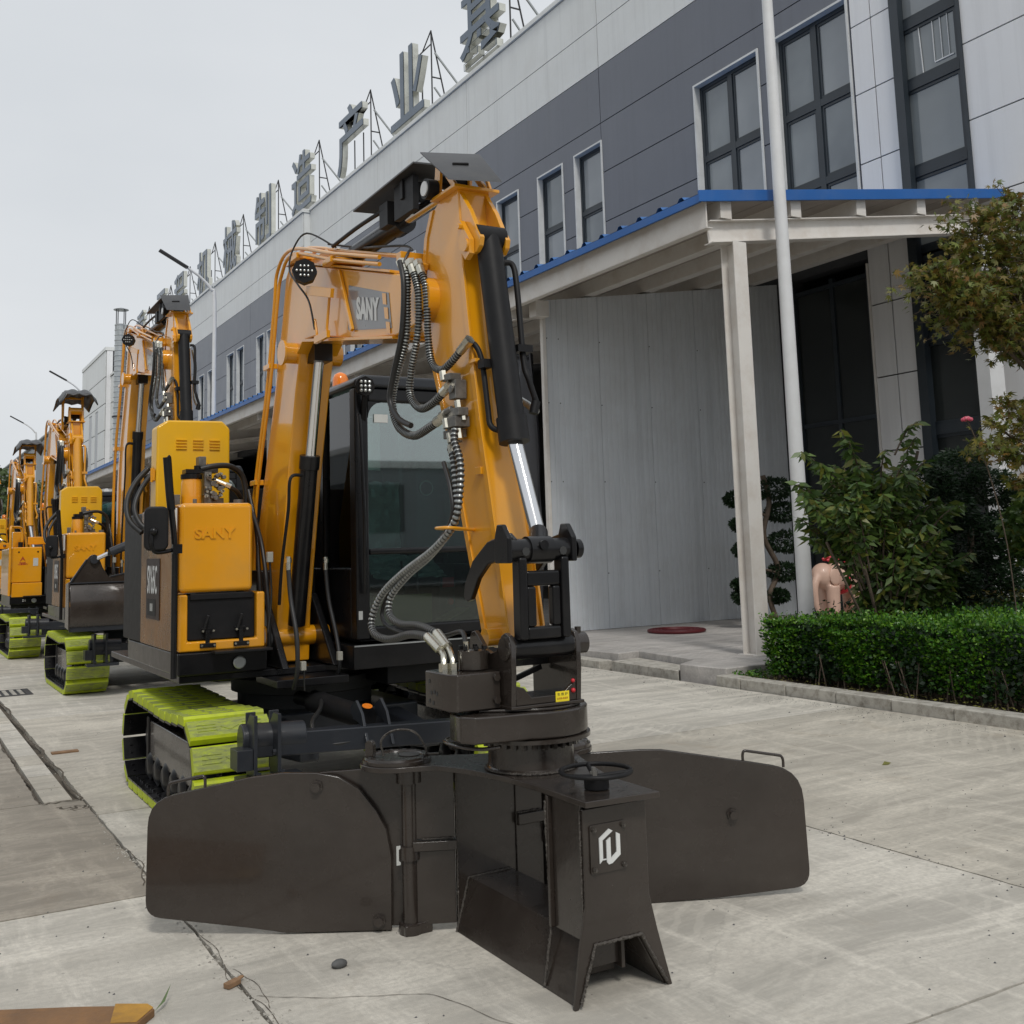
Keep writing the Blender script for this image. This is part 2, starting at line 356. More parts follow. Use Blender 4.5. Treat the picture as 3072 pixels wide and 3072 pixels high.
def thing(name, label, cat, loc=(0, 0, 0), group=None):
    o = bpy.data.objects.new(name, None); o.location = loc; o.empty_display_size = .2; COL.objects.link(o); return tag(o, label, cat, group)
SPLIT = {'boom_cylinder', 'link_tube', 'pin_boss', 'plate_strut', 'pipe_clamp', 'collar', 'junction_box', 'top_pin', 'hose_fitting', 'bracket_bolt', 'block_bolt', 'latch_bolt', 'hub_bolt', 'motor_bolt', 'port_hole', 'cylinder_lug', 'head_pin', 'cover_post', 'grease_nipple', 'roller', 'pin_keeper', 'lift_lug', 'small_fitting', 'cylinder_pipe', 'console', 'track_frame_cap', 'brand_square', 'pin_socket', 'link_flange', 'cab_window_post', 'front_leg_web', 'cap_post', 'light_bracket', 'door_trim', 'jamb', 'door_jamb', 'lock', 'swing_casting', 'screw', 'plate_bracket'}
def islands(mb, tol=.003):
    n = len(mb.v); par = list(range(n))
    def find(a):
        while par[a] != a: par[a] = par[par[a]]; a = par[a]
        return a
    for f in mb.f:
        for i in f[1:]: par[find(i)] = find(f[0])
    g = {}
    for i in range(n): g.setdefault(find(i), []).append(i)
    bx = []
    for k, ids in g.items():
        xs = [mb.v[i] for i in ids]; bx.append([[min(p[j] for p in xs) - tol for j in range(3)], [max(p[j] for p in xs) + tol for j in range(3)], {k}])
    ch = True
    while ch:
        ch = False
        for i in range(len(bx)):
            for j in range(i + 1, len(bx)):
                a, b = bx[i], bx[j]
                if all(a[0][q] <= b[1][q] and b[0][q] <= a[1][q] for q in range(3)):
                    bx[i] = [[min(a[0][q], b[0][q]) for q in range(3)], [max(a[1][q], b[1][q]) for q in range(3)], a[2] | b[2]]; del bx[j]; ch = True; break
            if ch: break
    out_ = []
    for b in bx:
        q = MB(); mp_ = {}
        for i in range(n):
            if find(i) in b[2]: mp_[i] = len(q.v); q.v.append(mb.v[i])
        q.f = [tuple(mp_[i] for i in f) for f in mb.f if f[0] in mp_]; out_.append(q)
    return out_
def mk(name, mb, m, parent=None, bev=0, seg=2, ang=38, smooth=True, kind=None, loc=None, label=None):
    if name in SPLIT and not kind:
        pcs = islands(mb)
        if len(pcs) > 1:
            r_ = None
            for q in pcs:
                o = mk1(name, q, m, parent, bev, seg, ang, smooth, kind, loc, label); r_ = r_ or o
            return r_
    return mk1(name, mb, m, parent, bev, seg, ang, smooth, kind, loc, label)
def mk1(name, mb, m, parent=None, bev=0, seg=2, ang=38, smooth=True, kind=None, loc=None, label=None):
    me = bpy.data.meshes.new(name); b = base_of(parent)
    if loc is not None: b = b + Vector(loc)
    me.from_pydata([(v[0] - b.x, v[1] - b.y, v[2] - b.z) for v in mb.v], [], mb.f)
    me.validate(); me.update()
    me.materials.append(MT[m] if isinstance(m, str) else m)
    if smooth:
        me.polygons.foreach_set('use_smooth', [True] * len(me.polygons))
        if not bev: me.set_sharp_from_angle(angle=R(ang))
    o = bpy.data.objects.new(name, me); COL.objects.link(o); o.parent = parent
    if loc is not None: o.location = loc
    if bev:
        bm = bmesh.new(); bm.from_mesh(me); bmesh.ops.recalc_face_normals(bm, faces=bm.faces); bm.to_mesh(me); bm.free()
        md = o.modifiers.new('bevel', 'BEVEL'); md.width = bev; md.segments = seg; md.limit_method = 'ANGLE'; md.angle_limit = R(32); md.harden_normals = True
    if kind: o['kind'] = kind
    if label: o['label'] = label
    return o
def fast(name, V, F, m, parent=None, kind='stuff', smooth=False):
    V = np.asarray(V, dtype=np.float32).copy(); F = np.asarray(F, dtype=np.int32); b = base_of(parent); V -= np.array((b.x, b.y, b.z), dtype=np.float32)
    me = bpy.data.meshes.new(name); me.vertices.add(len(V)); me.vertices.foreach_set('co', V.ravel())
    k = F.shape[1]; me.loops.add(F.size); me.loops.foreach_set('vertex_index', F.ravel())
    me.polygons.add(len(F)); me.polygons.foreach_set('loop_start', np.arange(0, F.size, k, dtype=np.int32)); me.polygons.foreach_set('loop_total', np.full(len(F), k, dtype=np.int32))
    me.update(calc_edges=True); me.materials.append(MT[m])
    o = bpy.data.objects.new(name, me); COL.objects.link(o); o.parent = parent
    if kind: o['kind'] = kind
    return o
def copy_tree(o, parent=None):
    c = o.copy(); COL.objects.link(c)
    if parent is not None: c.parent = parent
    for ch in list(o.children): copy_tree(ch, c)
    return c
FA = {'face': ((0, 0), (1, 0, 0), (0, 0, 1), (0, -1, 0))}
def text(body, h, o, ex, ey, ez, depth=.004, bold=0.0, width=None):
    """text centred at o, height h along ey, reading along ex, thickness depth along ez"""
    c = bpy.data.curves.new('t', 'FONT'); c.body = body; c.size = 1; c.extrude = .5; c.offset = bold; c.resolution_u = 3; c.align_x = 'LEFT'
    ob = bpy.data.objects.new('t', c); COL.objects.link(ob)
    dg = bpy.context.evaluated_depsgraph_get(); me = bpy.data.meshes.new_from_object(ob.evaluated_get(dg))
    v = np.array([p.co[:] for p in me.vertices]); fs = [tuple(p.vertices) for p in me.polygons]
    bpy.data.objects.remove(ob); bpy.data.curves.remove(c); bpy.data.meshes.remove(me)
    lo = v.min(0); hi = v.max(0); s = h / (hi[1] - lo[1]); sx = s if width is None else width / (hi[0] - lo[0])
    ex, ey, ez, o = map(Vector, (ex, ey, ez, o))
    vs = [o + ex * ((p[0] - (lo[0] + hi[0]) / 2) * sx) + ey * ((p[1] - (lo[1] + hi[1]) / 2) * s) + ez * ((p[2] + .5) * depth) for p in v]
    return MB().add(vs, fs)
NX, PX_, NY, UP = (-1, 0, 0), (1, 0, 0), (0, -1, 0), (0, 0, 1)
# ================================================================ ground
ground = thing('ground', None, None); ground['kind'] = 'structure'
g = MB().box(-60, 140, -30, 420, -.6, -.035); mk('ground_base', g, 'crack', ground, smooth=False)
def slab(x0, x1, y0, y1, m, jag=.004):
    g_ = .007; x0 += g_; x1 -= g_; y0 += g_; y1 -= g_; P = []
    near = y0 < 16
    def side(ax, ay, bx, by, jg):
        k = max(1, int(math.hypot(bx - ax, by - ay) / (.07 if near else 3)))
        for i in range(k):
            t = i / k; P.append((ax + (bx - ax) * t + (random.uniform(-jg, jg) if near else 0), ay + (by - ay) * t + (random.uniform(-jg, jg) if near else 0)))
    side(x0, y0, x1, y0, jag * .7); side(x1, y0, x1, y1, jag * (1.1 if abs(x1 - 1.1) < .3 else 1)); side(x1, y1, x0, y1, jag * .7); side(x0, y1, x0, y0, jag * (1.1 if abs(x0 - 1.1) < .3 else 1))
    b = MB(); b.xy(P, -.05, 0)
    mk('concrete_slab', b, m, ground, smooth=False)
ys = [-1.95 + 4.35 * i for i in range(12)] + [60, 75, 95, 130]
for i in range(len(ys) - 1):
    a, b_ = ys[i], ys[i + 1]
    for j, (x0, x1) in enumerate(((1.1, 4.1), (4.1, 7.28))):
        slab(x0, x1, a, b_, 'conc_b' if (i == 1 and j == 0) or (i + j) % 3 == 0 else 'conc')
ysl = [-3.6, .7, 5.05, 7.25] + [11.6 + 4.35 * i for i in range(10)] + [60, 95, 130]
for i in range(len(ysl) - 1):
    a, b_ = ysl[i], ysl[i + 1]
    xr = 1.1 if b_ <= 7.26 else .86
    slab(-3.3, xr, a, b_, 'conc_b' if i <= 1 else 'conc_left'); slab(-7.6, -3.3, a, b_, 'conc_b' if i <= 1 else 'conc_left')
# strip of small pavers next to the long joint
y = 7.27
while y < 30:
    L_ = random.uniform(.42, .52); b = MB().xy([(.885, y + .006), (1.045, y + .006), (1.045, y + L_ - .006), (.885, y + L_ - .006)], -.05, .0)
    mk('paving_stone', b, random.choice(('conc', 'conc_b')), ground, smooth=False); y += L_
# open yard beyond / around
for (x0, x1, y0, y1) in ((-60, -7.6, -30, 130), (-60, 140, 130, 420)):
    mk('concrete_slab', MB().box(x0, x1, y0, y1, -.05, -.002), 'conc', ground, smooth=False)
mk('concrete_slab', MB().box(-7.6, 7.28, -30, -3.62, -.05, -.002), 'conc', ground, smooth=False)
mk('concrete_slab', MB().box(7.3, 14.5, -30, 4.0, -.05, -.002), 'conc', ground, smooth=False)
def crack(pts, w, name='crack'):
    P = smoothpts([(x, y, 0) for x, y in pts], 10); V = []; F = []
    for i, p in enumerate(P):
        t = (P[min(i + 1, len(P) - 1)] - P[max(i - 1, 0)]).normalized(); nn = Vector((-t.y, t.x, 0)); ww = w * random.uniform(.35, 1.0); off = nn * (.8 * w * math.sin(i * .9 + w * 400) + random.uniform(-w, w) * .4)
        V += [tuple(p + off + nn * ww / 2 + Vector((0, 0, .0025))), tuple(p + off - nn * ww / 2 + Vector((0, 0, .0025)))]
        if i: F.append((2 * i - 2, 2 * i - 1, 2 * i + 1, 2 * i))
    mk(name, MB().add(V, F), 'crack', ground, smooth=False)
crack([(1.12, 3.72), (1.3, 3.58), (1.5, 3.47), (1.62, 3.38), (1.70, 3.1), (1.78, 2.95)], .0035)
crack([(.62, 8.9), (.75, 8.7), (.70, 8.45)], .008)
crack([(1.10, 3.2), (1.12, 3.6), (1.08, 3.9), (1.12, 4.2), (1.09, 4.6)], .004)
crack([(1.13, 3.6), (1.15, 3.8), (1.12, 4.0)], .003); crack([(1.05, 5.2), (1.12, 5.6), (1.08, 6.0)], .008); crack([(.93, 7.08), (1.0, 7.02), (1.06, 7.05), (1.10, 6.98)], .03); crack([(.98, 6.98), (1.04, 6.95), (1.12, 6.97)], .012)
crack([(1.08, 7.2), (1.09, 8.5), (1.075, 10), (1.09, 12), (1.08, 15)], .024)
crack([(.86, 7.25), (.865, 8.5), (.855, 10), (.86, 12), (.86, 16)], .014)
crack([(.87, 7.22), (.95, 7.23), (1.09, 7.22)], .022)
# crumbled edges along the joint: loose chips
V = []; F = []
for i in range(420):
    yy = random.choice((random.gauss(4.1, .35), random.gauss(5.7, .3), random.gauss(3.4, .3), random.uniform(3, 9))); xx = 1.1 + random.gauss(0, .035)
    s_ = random.uniform(.002, .008); a = random.uniform(0, 6.28); o_ = len(V)
    for k in range(3): V.append((xx + s_ * math.cos(a + k * 2.1), yy + s_ * math.sin(a + k * 2.1), .001))
    V.append((xx, yy, s_ * .9)); F += [(o_, o_ + 1, o_ + 3), (o_ + 1, o_ + 2, o_ + 3), (o_ + 2, o_, o_ + 3)]
fast('concrete_chips', V, F, 'kerb', ground)
V = []; F = []
for i in range(2600):
    k = random.random()
    if k < .35: xx, yy = 7.2 - abs(random.gauss(0, .16)), random.uniform(2, 12)
    elif k < .6: xx, yy = random.gauss(4.1, .06), random.uniform(1, 12)
    else: xx, yy = random.uniform(-2, 7.1), 1.5 + 9 * random.random() ** 1.6
    s_ = random.uniform(.0015, .006) if random.random() < .97 else random.uniform(.006, .011); a = random.uniform(0, 6.28); o_ = len(V)
    for q in range(4): V.append((xx + s_ * math.cos(a + q * 1.57) * random.uniform(.6, 1.2), yy + s_ * math.sin(a + q * 1.57), .0005))
    V.append((xx + s_ * .2, yy, s_ * .9)); F += [(o_, o_ + 1, o_ + 4), (o_ + 1, o_ + 2, o_ + 4), (o_ + 2, o_ + 3, o_ + 4), (o_ + 3, o_, o_ + 4)]
fast('grit', V, F, 'stone', ground)
# grate drain in the road
dr = thing('drain_grate', 'black slotted iron drain grate set in the concrete behind the tracks', 'drain', (1.25, 13.4, 0))
mk('grate_frame', MB().box(.78, 1.46, 13.1, 13.16, 0, .006).box(.78, 1.46, 13.66, 13.72, 0, .006).box(1.40, 1.46, 13.16, 13.66, 0, .006), 'dark_steel', dr, smooth=False)
mk('pit', MB().box(.78, 1.40, 13.16, 13.66, .0005, .001), 'interior', dr, smooth=False)
for i in range(8): mk('grate_bar', MB().box(.80 + i * .077, .84 + i * .077, 13.16, 13.66, .0012, .008), 'kerb', dr, smooth=False)

# ================================================================ platform, kerb, bed
plat = thing('loading_platform', None, None); plat['kind'] = 'structure'
mk('platform_slab', MB().xy([(7.5, 11.33), (7.56, 10.66), (7.9, 10.72), (7.75, 9.5), (7.36, 9.27), (7.39, 8.8), (7.44, 8.62), (8.2, 8.62), (14, 8.62), (14, 75), (7.5, 75)], -.05, .16), 'conc_plat', plat, bev=.012)
mk('platform_step', MB().box(7.30, 7.495, 10.7, 75, -.05, .085), 'kerb', plat, bev=.01)
mk('platform_step', MB().xy([(7.36, 9.3), (7.42, 10.62), (7.55, 10.62), (7.86, 10.70), (7.72, 9.52)], -.05, .085), 'kerb', plat, bev=.008)
kerb = thing('kerb', None, None); kerb['kind'] = 'structure'
yk = 8.62
for i in range(22):
    L_ = .62 if i else .35
    xo = 7.29 + .02 * math.sin(yk); b = MB().box(xo - .01, xo + .17, yk - L_ + .004, yk - .004, -.05, .10 + random.uniform(-.004, .004))
    mk('kerb_stone', b, 'kerb', kerb, bev=.012); yk -= L_
bed = MB(); nx_, ny_ = 60, 90
V = []; F = []
for j in range(ny_ + 1):
    for i in range(nx_ + 1):
        x = 7.44 + (13.5 - 7.44) * i / nx_; yy = 8.62 - 13 * j / ny_
        V.append((x, yy, .055 + .025 * math.sin(x * 7 + math.sin(yy * 5)) * math.sin(yy * 6) + random.uniform(-.008, .008)))
for j in range(ny_):
    for i in range(nx_): a = j * (nx_ + 1) + i; F.append((a, a + nx_ + 1, a + nx_ + 2, a + 1))
sb = fast('garden_bed', V, F, 'soil', None, 'structure')
# leaf litter on the soil
V = []; F = []
for i in range(900):
    x = 7.46 + abs(random.gauss(0, .35)); yy = random.uniform(3, 8.5); a = random.uniform(0, 6.28); s_ = random.uniform(.006, .02); o_ = len(V); z = .085
    for k in range(4): V.append((x + s_ * math.cos(a + k * 1.57) * (1 if k % 2 else .5), yy + s_ * math.sin(a + k * 1.57) * (1 if k % 2 else .5), z + random.uniform(0, .012)))
    F.append((o_, o_ + 1, o_ + 2, o_ + 3))
fast('leaf_litter', V, F, 'leaf_yellow', sb)

# ================================================================ factory
FX = 13.55
fac = thing('factory_building', 'long factory with pale upper cladding, slate middle band and dark framed windows', 'factory', (FX, 30, 0))
def cutrect(y0, y1, z0, z1, holes):
    rs = [(y0, y1, z0, z1)]
    for (a, b, c, d_) in holes:
        nr = []
        for (p, q, r_, s_) in rs:
            if b <= p or a >= q or d_ <= r_ or c >= s_: nr.append((p, q, r_, s_)); continue
            if a > p: nr.append((p, a, r_, s_))
            if b < q: nr.append((b, q, r_, s_))
            pa, qb = max(p, a), min(q, b)
            if c > r_: nr.append((pa, qb, r_, c))
            if d_ < s_: nr.append((pa, qb, d_, s_))
        rs = nr
    return [r_ for r_ in rs if r_[1] - r_[0] > .01 and r_[3] - r_[2] > .01]
def panels(x, ycuts, zcuts, m, holes, th=.03, gap=.011, par=None):
    for i in range(len(ycuts) - 1):
        for j in range(len(zcuts) - 1):
            rs = cutrect(ycuts[i] + gap, ycuts[i + 1] - gap, zcuts[j + 1] + gap, zcuts[j] - gap, holes)
            if not rs: continue
            for (a, c, e, f_) in rs: mk('wall_panel', MB().box(x - th, x, a, c, e, f_), m, par or fac, smooth=False)
def window(x, y0, y1, z0, z1, cols, zs, trim=True, deep=.12, glassm='win_glass', fr=.055, label=None):
    """window recessed into the facade plane x; the leaf grid is cols wide, zs are transom heights"""
    w = MB()
    xi = x + deep
    # frame members
    w.box(xi - .03, xi + .03, y0, y0 + fr, z0, z1); w.box(xi - .03, xi + .03, y1 - fr, y1, z0, z1)
    w.box(xi - .03, xi + .03, y0 + fr, y1 - fr, z1 - fr, z1); w.box(xi - .03, xi + .03, y0 + fr, y1 - fr, z0, z0 + fr)
    ye = [y0 + fr + (y1 - y0 - 2 * fr) * i / cols for i in range(cols + 1)]
    for yy in ye[1:-1]: w.box(xi - .036, xi + .03, yy - fr * .8, yy + fr * .8, z0 + fr, z1 - fr)
    ze = [z0 + fr] + sorted(zs) + [z1 - fr]
    for k, zz in enumerate(ze[1:-1]):
        for i in range(cols):
            a = ye[i] + (fr * .8 if i else 0); b = ye[i + 1] - (fr * .8 if i < cols - 1 else 0)
            w.box(xi - .034, xi + .028, a, b, zz - fr * .9, zz + fr * .9)
    # sash inner rims
    for i in range(cols):
        for k in range(len(ze) - 1):
            a = ye[i] + (fr * .8 if i else 0); b = ye[i + 1] - (fr * .8 if i < cols - 1 else 0); c = ze[k] + (fr * .9 if k else 0); d_ = ze[k + 1] - (fr * .9 if k < len(ze) - 2 else 0)
            s_ = .05
            w.box(xi - .012, xi + .02, a, a + s_, c, d_); w.box(xi - .012, xi + .02, b - s_, b, c, d_); w.box(xi - .012, xi + .02, a + s_, b - s_, c, c + s_); w.box(xi - .012, xi + .02, a + s_, b - s_, d_ - s_, d_)
    o = mk('window', w, 'frame', fac, smooth=False, label=label)
    for i in range(cols):
        for k in range(len(ze) - 1):
            a = ye[i] + .04; b = ye[i + 1] - .04; dx = random.uniform(-.004, .004)
            p = MB().add([(xi + .01 + dx, a, ze[k] + .03), (xi + .01 - dx, b, ze[k] + .03), (xi + .01 - dx, b, ze[k + 1] - .03), (xi + .01 + dx, a, ze[k + 1] - .03)], [(0, 3, 2, 1)])
            mk('pane', p, random.choice((glassm, glassm, glassm + '_b', glassm + '_c')) if glassm == 'win_glass' else glassm, o, smooth=False)
    if trim:
        t = MB(); tw = .085; xo = x - .055
        t.box(xo, xi - .031, y0 - tw * .5, y0 - .002, z0, z1 + tw * .5); t.box(xo, xi - .031, y1 + .002, y1 + tw * .5, z0, z1 + tw * .5); t.box(xo, xi - .031, y0 - .002, y1 + .002, z1 + .002, z1 + tw * .5)
        mk('surround', t, 'trim', o, smooth=False)
WN = [(18.93, 19.98), (20.55, 21.62), (22.62, 23.68), (24.2, 25.22), (27.0, 28.05), (28.78, 29.85), (33.0, 34.05), (34.7, 35.75)]
WW = [(13.90, 15.66), (11.77, 13.46)]
H = [(a - .045, b + .045, 6.2, 10.42) for a, b in WN + WW]
TWR = (9.68, 10.86)
HT = H + [(TWR[0], TWR[1], .16, 14.3)]
yc = [11.70, 18.91, 25.27, 31.6, 38.2]
panels(FX, [11.28, 18.91, 25.27, 31.6, 38.2], [14.38, 13.16, 12.13], 'panel_white', HT)
panels(FX, yc, [12.13, 10.82, 9.66, 8.52, 7.35, 6.2], 'panel_dark', HT)
# white near bay
panels(FX, [11.28, 11.70], [12.13, 10.98, 9.81, 8.63, 7.45, 6.27, 5.10, 3.93, 2.76, 1.59, .16], 'panel_cream', HT)
panels(FX, [4.0, 8.0, 11.28], [14.38, 13.16, 12.13, 10.98, 9.81, 8.63, 7.45, 6.27, 5.10, 3.93, 2.76, 1.59, .16], 'panel_cream', HT)
# far bays
FX2 = 13.28
WF = [(41.5, 42.65), (43.1, 44.1), (46.05, 47.1), (47.6, 48.7)]
WF3 = [(52.4, 53.4), (54.2, 55.2), (58.2, 59.2), (60, 61)]
H2 = [(a - .04, b + .04, 6.2, 10.55) for a, b in WF + WF3]
panels(FX2, [38.2, 45.1, 51.2], [14.3, 13.0, 12.2], 'panel_white', H2); panels(FX2, [38.2, 45.1, 51.2], [12.2, 10.82, 9.66, 8.52, 7.35, 6.2], 'panel_dark', H2)
panels(FX + .05, [51.3, 57.5, 64, 71], [14.7, 13.3, 12.4], 'panel_white', H2); panels(FX + .05, [51.3, 57.5, 64, 71], [12.4, 10.9, 9.7, 8.52, 7.35, 6.2], 'panel_dark', H2)
# jog faces
mk('wall_panel', MB().box(FX2, FX + .3, 38.165, 38.19, 6.2, 14.3), 'panel_white', fac, smooth=False)
# backing wall (seen in joints), openings cut
bk = MB()
for (p, q, r_, s_) in cutrect(4, 38.2, .16, 14.36, HT + [(11.72, 13.42, .16, 5.9)] + [(a, b, .16, 5.75) for a, b in ((15.5, 23.5), (25, 33), (34.5, 38))]): bk.box(FX + .0015, FX + .28, p, q, r_, s_)
for (p, q, r_, s_) in cutrect(38.21, 51.2, .16, 14.28, H2 + [(40, 49.5, .16, 5.7)]): bk.box(FX2 + .0015, FX2 + .28, p, q, r_, s_)
for (p, q, r_, s_) in cutrect(51.21, 71, .16, 14.68, H2): bk.box(FX + .0515, FX + .33, p, q, r_, s_)
mk('backing_wall', bk, 'joint', fac, smooth=False)
# parapet coping
cp = MB().box(FX - .09, FX + .4, 4, 38.12, 14.385, 14.47).box(FX - .06, FX + .4, 4, 38.12, 14.475, 14.53)
cp.box(FX2 - .09, FX2 + .5, 38.125, 51.2, 14.31, 14.39).box(FX2 - .06, FX2 + .5, 38.125, 51.2, 14.395, 14.45).box(FX - .05, FX + .5, 51.25, 71, 14.71, 14.82)
mk('coping', cp, 'panel_white', fac, smooth=False)
mk('roof', MB().box(FX + .3, FX + 30, 4, 71, 13.6, 13.7), 'shed', fac, smooth=False)
mk('inner_wall', MB().box(22, 22.2, 4, 71, .16, 13.6).box(FX + .3, 22, 4, 71, 6.0, 6.1).box(FX + .3, 22, 13.6, 13.75, .16, 6.0).box(FX + .3, 22, 3.9, 4.1, .16, 13.6), 'interior', fac, smooth=False)
for a, b in WN: window(FX, a, b, 6.2, 10.38, 1, [7.5, 9.0])
for a, b in WW: window(FX, a, b, 6.2, 10.36, 2, [7.48, 8.87], fr=.07)
for a, b in WF: window(FX2, a, b, 6.2, 10.52, 1, [7.5, 9.0])
for a, b in WF3: window(FX + .05, a, b, 6.2, 10.52, 1, [7.5, 9.0])
# tall tower window: slate jamb on its far side
window(FX, TWR[0], TWR[1], 5.72, 14.3, 1, [7.0, 8.4, 9.4, 10.9, 12.5], trim=False, deep=.06, fr=.085)
window(FX, TWR[0], TWR[1], .17, 5.68, 1, [1.6, 3.0, 4.4], trim=False, deep=.06, fr=.085, glassm='win_glass_dark')
mk('jamb', MB().box(FX - .09, FX + .02, 10.70, 10.865, .17, 14.3).box(FX - .07, FX + .02, 9.64, 9.69, .17, 14.3), 'frame', fac, smooth=False)
# railing bars seen through the upper tower pane
mk('inner_railing', MB().box(FX + .05, FX + .06, 9.86, 10.2, 8.6, 8.62).bar((FX + .055, 10.42, 8.5), (FX + .055, 10.45, 9.3), .012).bar((FX + .055, 10.2, 8.62), (FX + .055, 10.2, 9.35), .01).bar((FX + .055, 10.06, 8.62), (FX + .055, 10.06, 9.35), .01).bar((FX + .055, 9.93, 8.62), (FX + .055, 9.93, 9.35), .01), 'white_paint', fac, smooth=False)
# glazed dark doorway under the canopy
dw = MB()
dw.box(FX - .02, FX + .08, 13.36, 13.44, .16, 5.75).box(FX - .02, FX + .08, 11.72, 11.78, .16, 5.75).box(FX, FX + .07, 12.5, 12.58, .16, 5.75)
for zz in (.2, 1.9, 3.3, 5.6): dw.box(FX + .001, FX + .069, 11.78, 12.5, zz, zz + .07).box(FX + .001, FX + .069, 12.58, 13.36, zz, zz + .07)
dwo = mk('door_frame', dw, 'frame', fac, smooth=False)
for a, b in ((11.78, 12.5), (12.58, 13.36)):
    for c, d_ in ((.27, 1.9), (1.97, 3.3), (3.37, 5.6)): mk('pane', MB().box(FX + .03, FX + .036, a, b, c, d_), 'win_glass_dark', dwo, smooth=False)
mk('door_trim', MB().box(FX - .06, FX, 11.695, 11.722, .16, 5.8).box(FX - .06, FX, 13.44, 13.52, .16, 5.8), 'steel_beige', fac, smooth=False)
# roller doors / lower wall under the canopy beyond the partition
for a, b in ((15.5, 23.5), (25, 33), (34.5, 38)):
    mk('door_jamb', MB().box(FX - .05, FX, a - .2, a, .16, 5.75).box(FX - .05, FX, b, b + .2, .16, 5.75), 'steel_beige', fac, smooth=False)
# end block, taller, beyond the factory
eb = thing('end_block', 'taller pale cladding block standing at the far end of the factory', 'building', (15, 80, 0))
for k, (c, d_) in enumerate(((6, 8.4), (8.4, 10.4), (10.4, 12.3), (12.3, 14.2), (14.2, 16.1))):
    hz = [(82.2, 83.4, 5, 12.1), (84.9, 86.2, 5, 12.1)]
    for a, b in ((73.2, 79.4), (79.4, 90)):
        x_ = 13.0 if a > 79 else 13.35
        if a < 79 and k == 4: continue
        for r_ in cutrect(a + .03, b - .03, c + .03, d_ - .03, hz): mk('wall_panel', MB().box(x_ - .05, x_, *r_), 'panel_white', eb, smooth=False)
mk('core', MB().box(13.002, 25, 79.35, 90, 0, 16.05).box(13.352, 25, 71.2, 79.34, 0, 14.2), 'joint', eb, smooth=False)
mk('coping', MB().box(12.9, 25, 79.3, 90, 16.1, 16.35).box(13.25, 25, 71.2, 79.25, 14.25, 14.4), 'panel_white', eb, smooth=False)
mk('corner_panel', MB().box(13.0, 13.4, 79.25, 79.345, 6, 16.05), 'panel_cream', eb, smooth=False)
for a, b in ((82.25, 83.35), (84.95, 86.15)): mk('window', MB().box(12.96, 12.99, a, b, 5, 12.05), 'win_glass_dark', eb, smooth=False)

# ================================================================ roof letters
sp = [('基', 25.2), ('业', 30.15), ('产', 35.1), ('造', 40.4), ('制', 45.6), ('械', 51.0), ('机', 56.2), ('程', 61.6), ('工', 66.4), ('重', 72.6)]
for k, (ch, yy) in enumerate(sp):
    z0 = 15.12
    lt = thing('roof_letter', {'基': 'blue grey steel sign character 基 on the roof edge, nearest of the row', '重': 'farthest steel sign character of the roof row, small by the round chimney', '工': 'small steel sign character 工 behind the second excavator cover plate'}.get(ch, '%s steel sign character from the near end of the roof row' % ['nearest', 'second', 'third', 'fourth', 'fifth', 'sixth', 'seventh', 'eighth', 'ninth', 'tenth'][k]), 'sign letter', (13.95, yy, 14.45), 'steel characters along the factory roof')
    wd = 2.35 if ch not in '业产' else 2.5
    b = text(ch, 2.45, (13.95, yy, z0 + 1.22), (0, -1, 0), UP, NX, .02, .008, wd); b2 = text(ch, 2.45, (13.972, yy, z0 + 1.22), (0, -1, 0), UP, PX_, .20, .008, wd)
    mk('character_side', b2, 'letter_side', lt, smooth=False); mk('character_face', b, 'letter', lt, smooth=False)
    fr = MB(); xb = 14.3
    for dy in (-1.15, -.45, .4): fr.bar((xb, yy + dy, 14.3), (xb, yy + dy, 17.75 if dy < -1 else 16.4), .035)
    fr.bar((xb, yy - 1.15, 15.2), (xb, yy + 1.2, 15.2), .03); fr.bar((xb, yy - 1.15, 17.3), (xb, yy + 1.2, 17.3), .03); fr.bar((xb, yy - 1.15, 17.75), (xb, yy - .5, 17.3), .03)
    fr.bar((xb, yy - 1.15, 17.7), (xb + .8, yy - 1.15, 14.0), .035); fr.bar((xb + .02, yy - 1.15, 16.2), (xb + .34, yy - 1.15, 16.2), .035); fr.bar((xb, yy - 1.15, 15), (xb + .6, yy - 1.15, 15), .035)
    mk('support_frame', fr, 'dark_steel', lt, smooth=False)
    st = MB().bar((xb + .1, yy - 1.2, 17.0), (xb + 3.0, yy - 1.3, 13.7), .05).bar((xb + .1, yy - 1.1, 15.9), (xb + 1.9, yy - 1.1, 13.7), .045)
    mk('stay', st, 'galv', lt, smooth=False)

# ================================================================ canopy
can = thing('entrance_canopy', 'steel canopy with blue corrugated roof and beige beams along the factory front', 'canopy', (8.44, 20, .16))
def cz(x): return 5.36 + (x - 8.0) * .148      # roof underside height
Y0, Y1 = 9.2, 70.0
# corrugated sheet: trapezoid ribs running down the slope (along x)
V = []; F = []; yy = Y0; prof = []
while yy < Y1:
    prof += [(yy, 0), (yy + .28, 0), (yy + .32, .045), (yy + .37, .045), (yy + .41, 0)]; yy += .41
for (a, h) in prof:
    V += [(7.93, a, cz(7.93) + .06 + h), (13.5, a, cz(13.5) + .06 + h)]
for i in range(len(prof) - 1): F.append((2 * i, 2 * i + 1, 2 * i + 3, 2 * i + 2))
fast('roof_sheet', V, F, 'blue_light', can, None)
mk('fascia', MB().box(7.90, 7.93, Y0 - .02, Y1, cz(7.9) - .05, cz(7.9) + .045), 'blue', can, bev=.004)
ef = MB(); ef.xz([(7.88, cz(7.88) - .05), (13.5, cz(13.5) - .05), (13.5, cz(13.5) + .085), (7.88, cz(7.88) + .085)], Y0 - .05, Y0 - .021); mk('fascia', ef, 'blue', can, bev=.004)
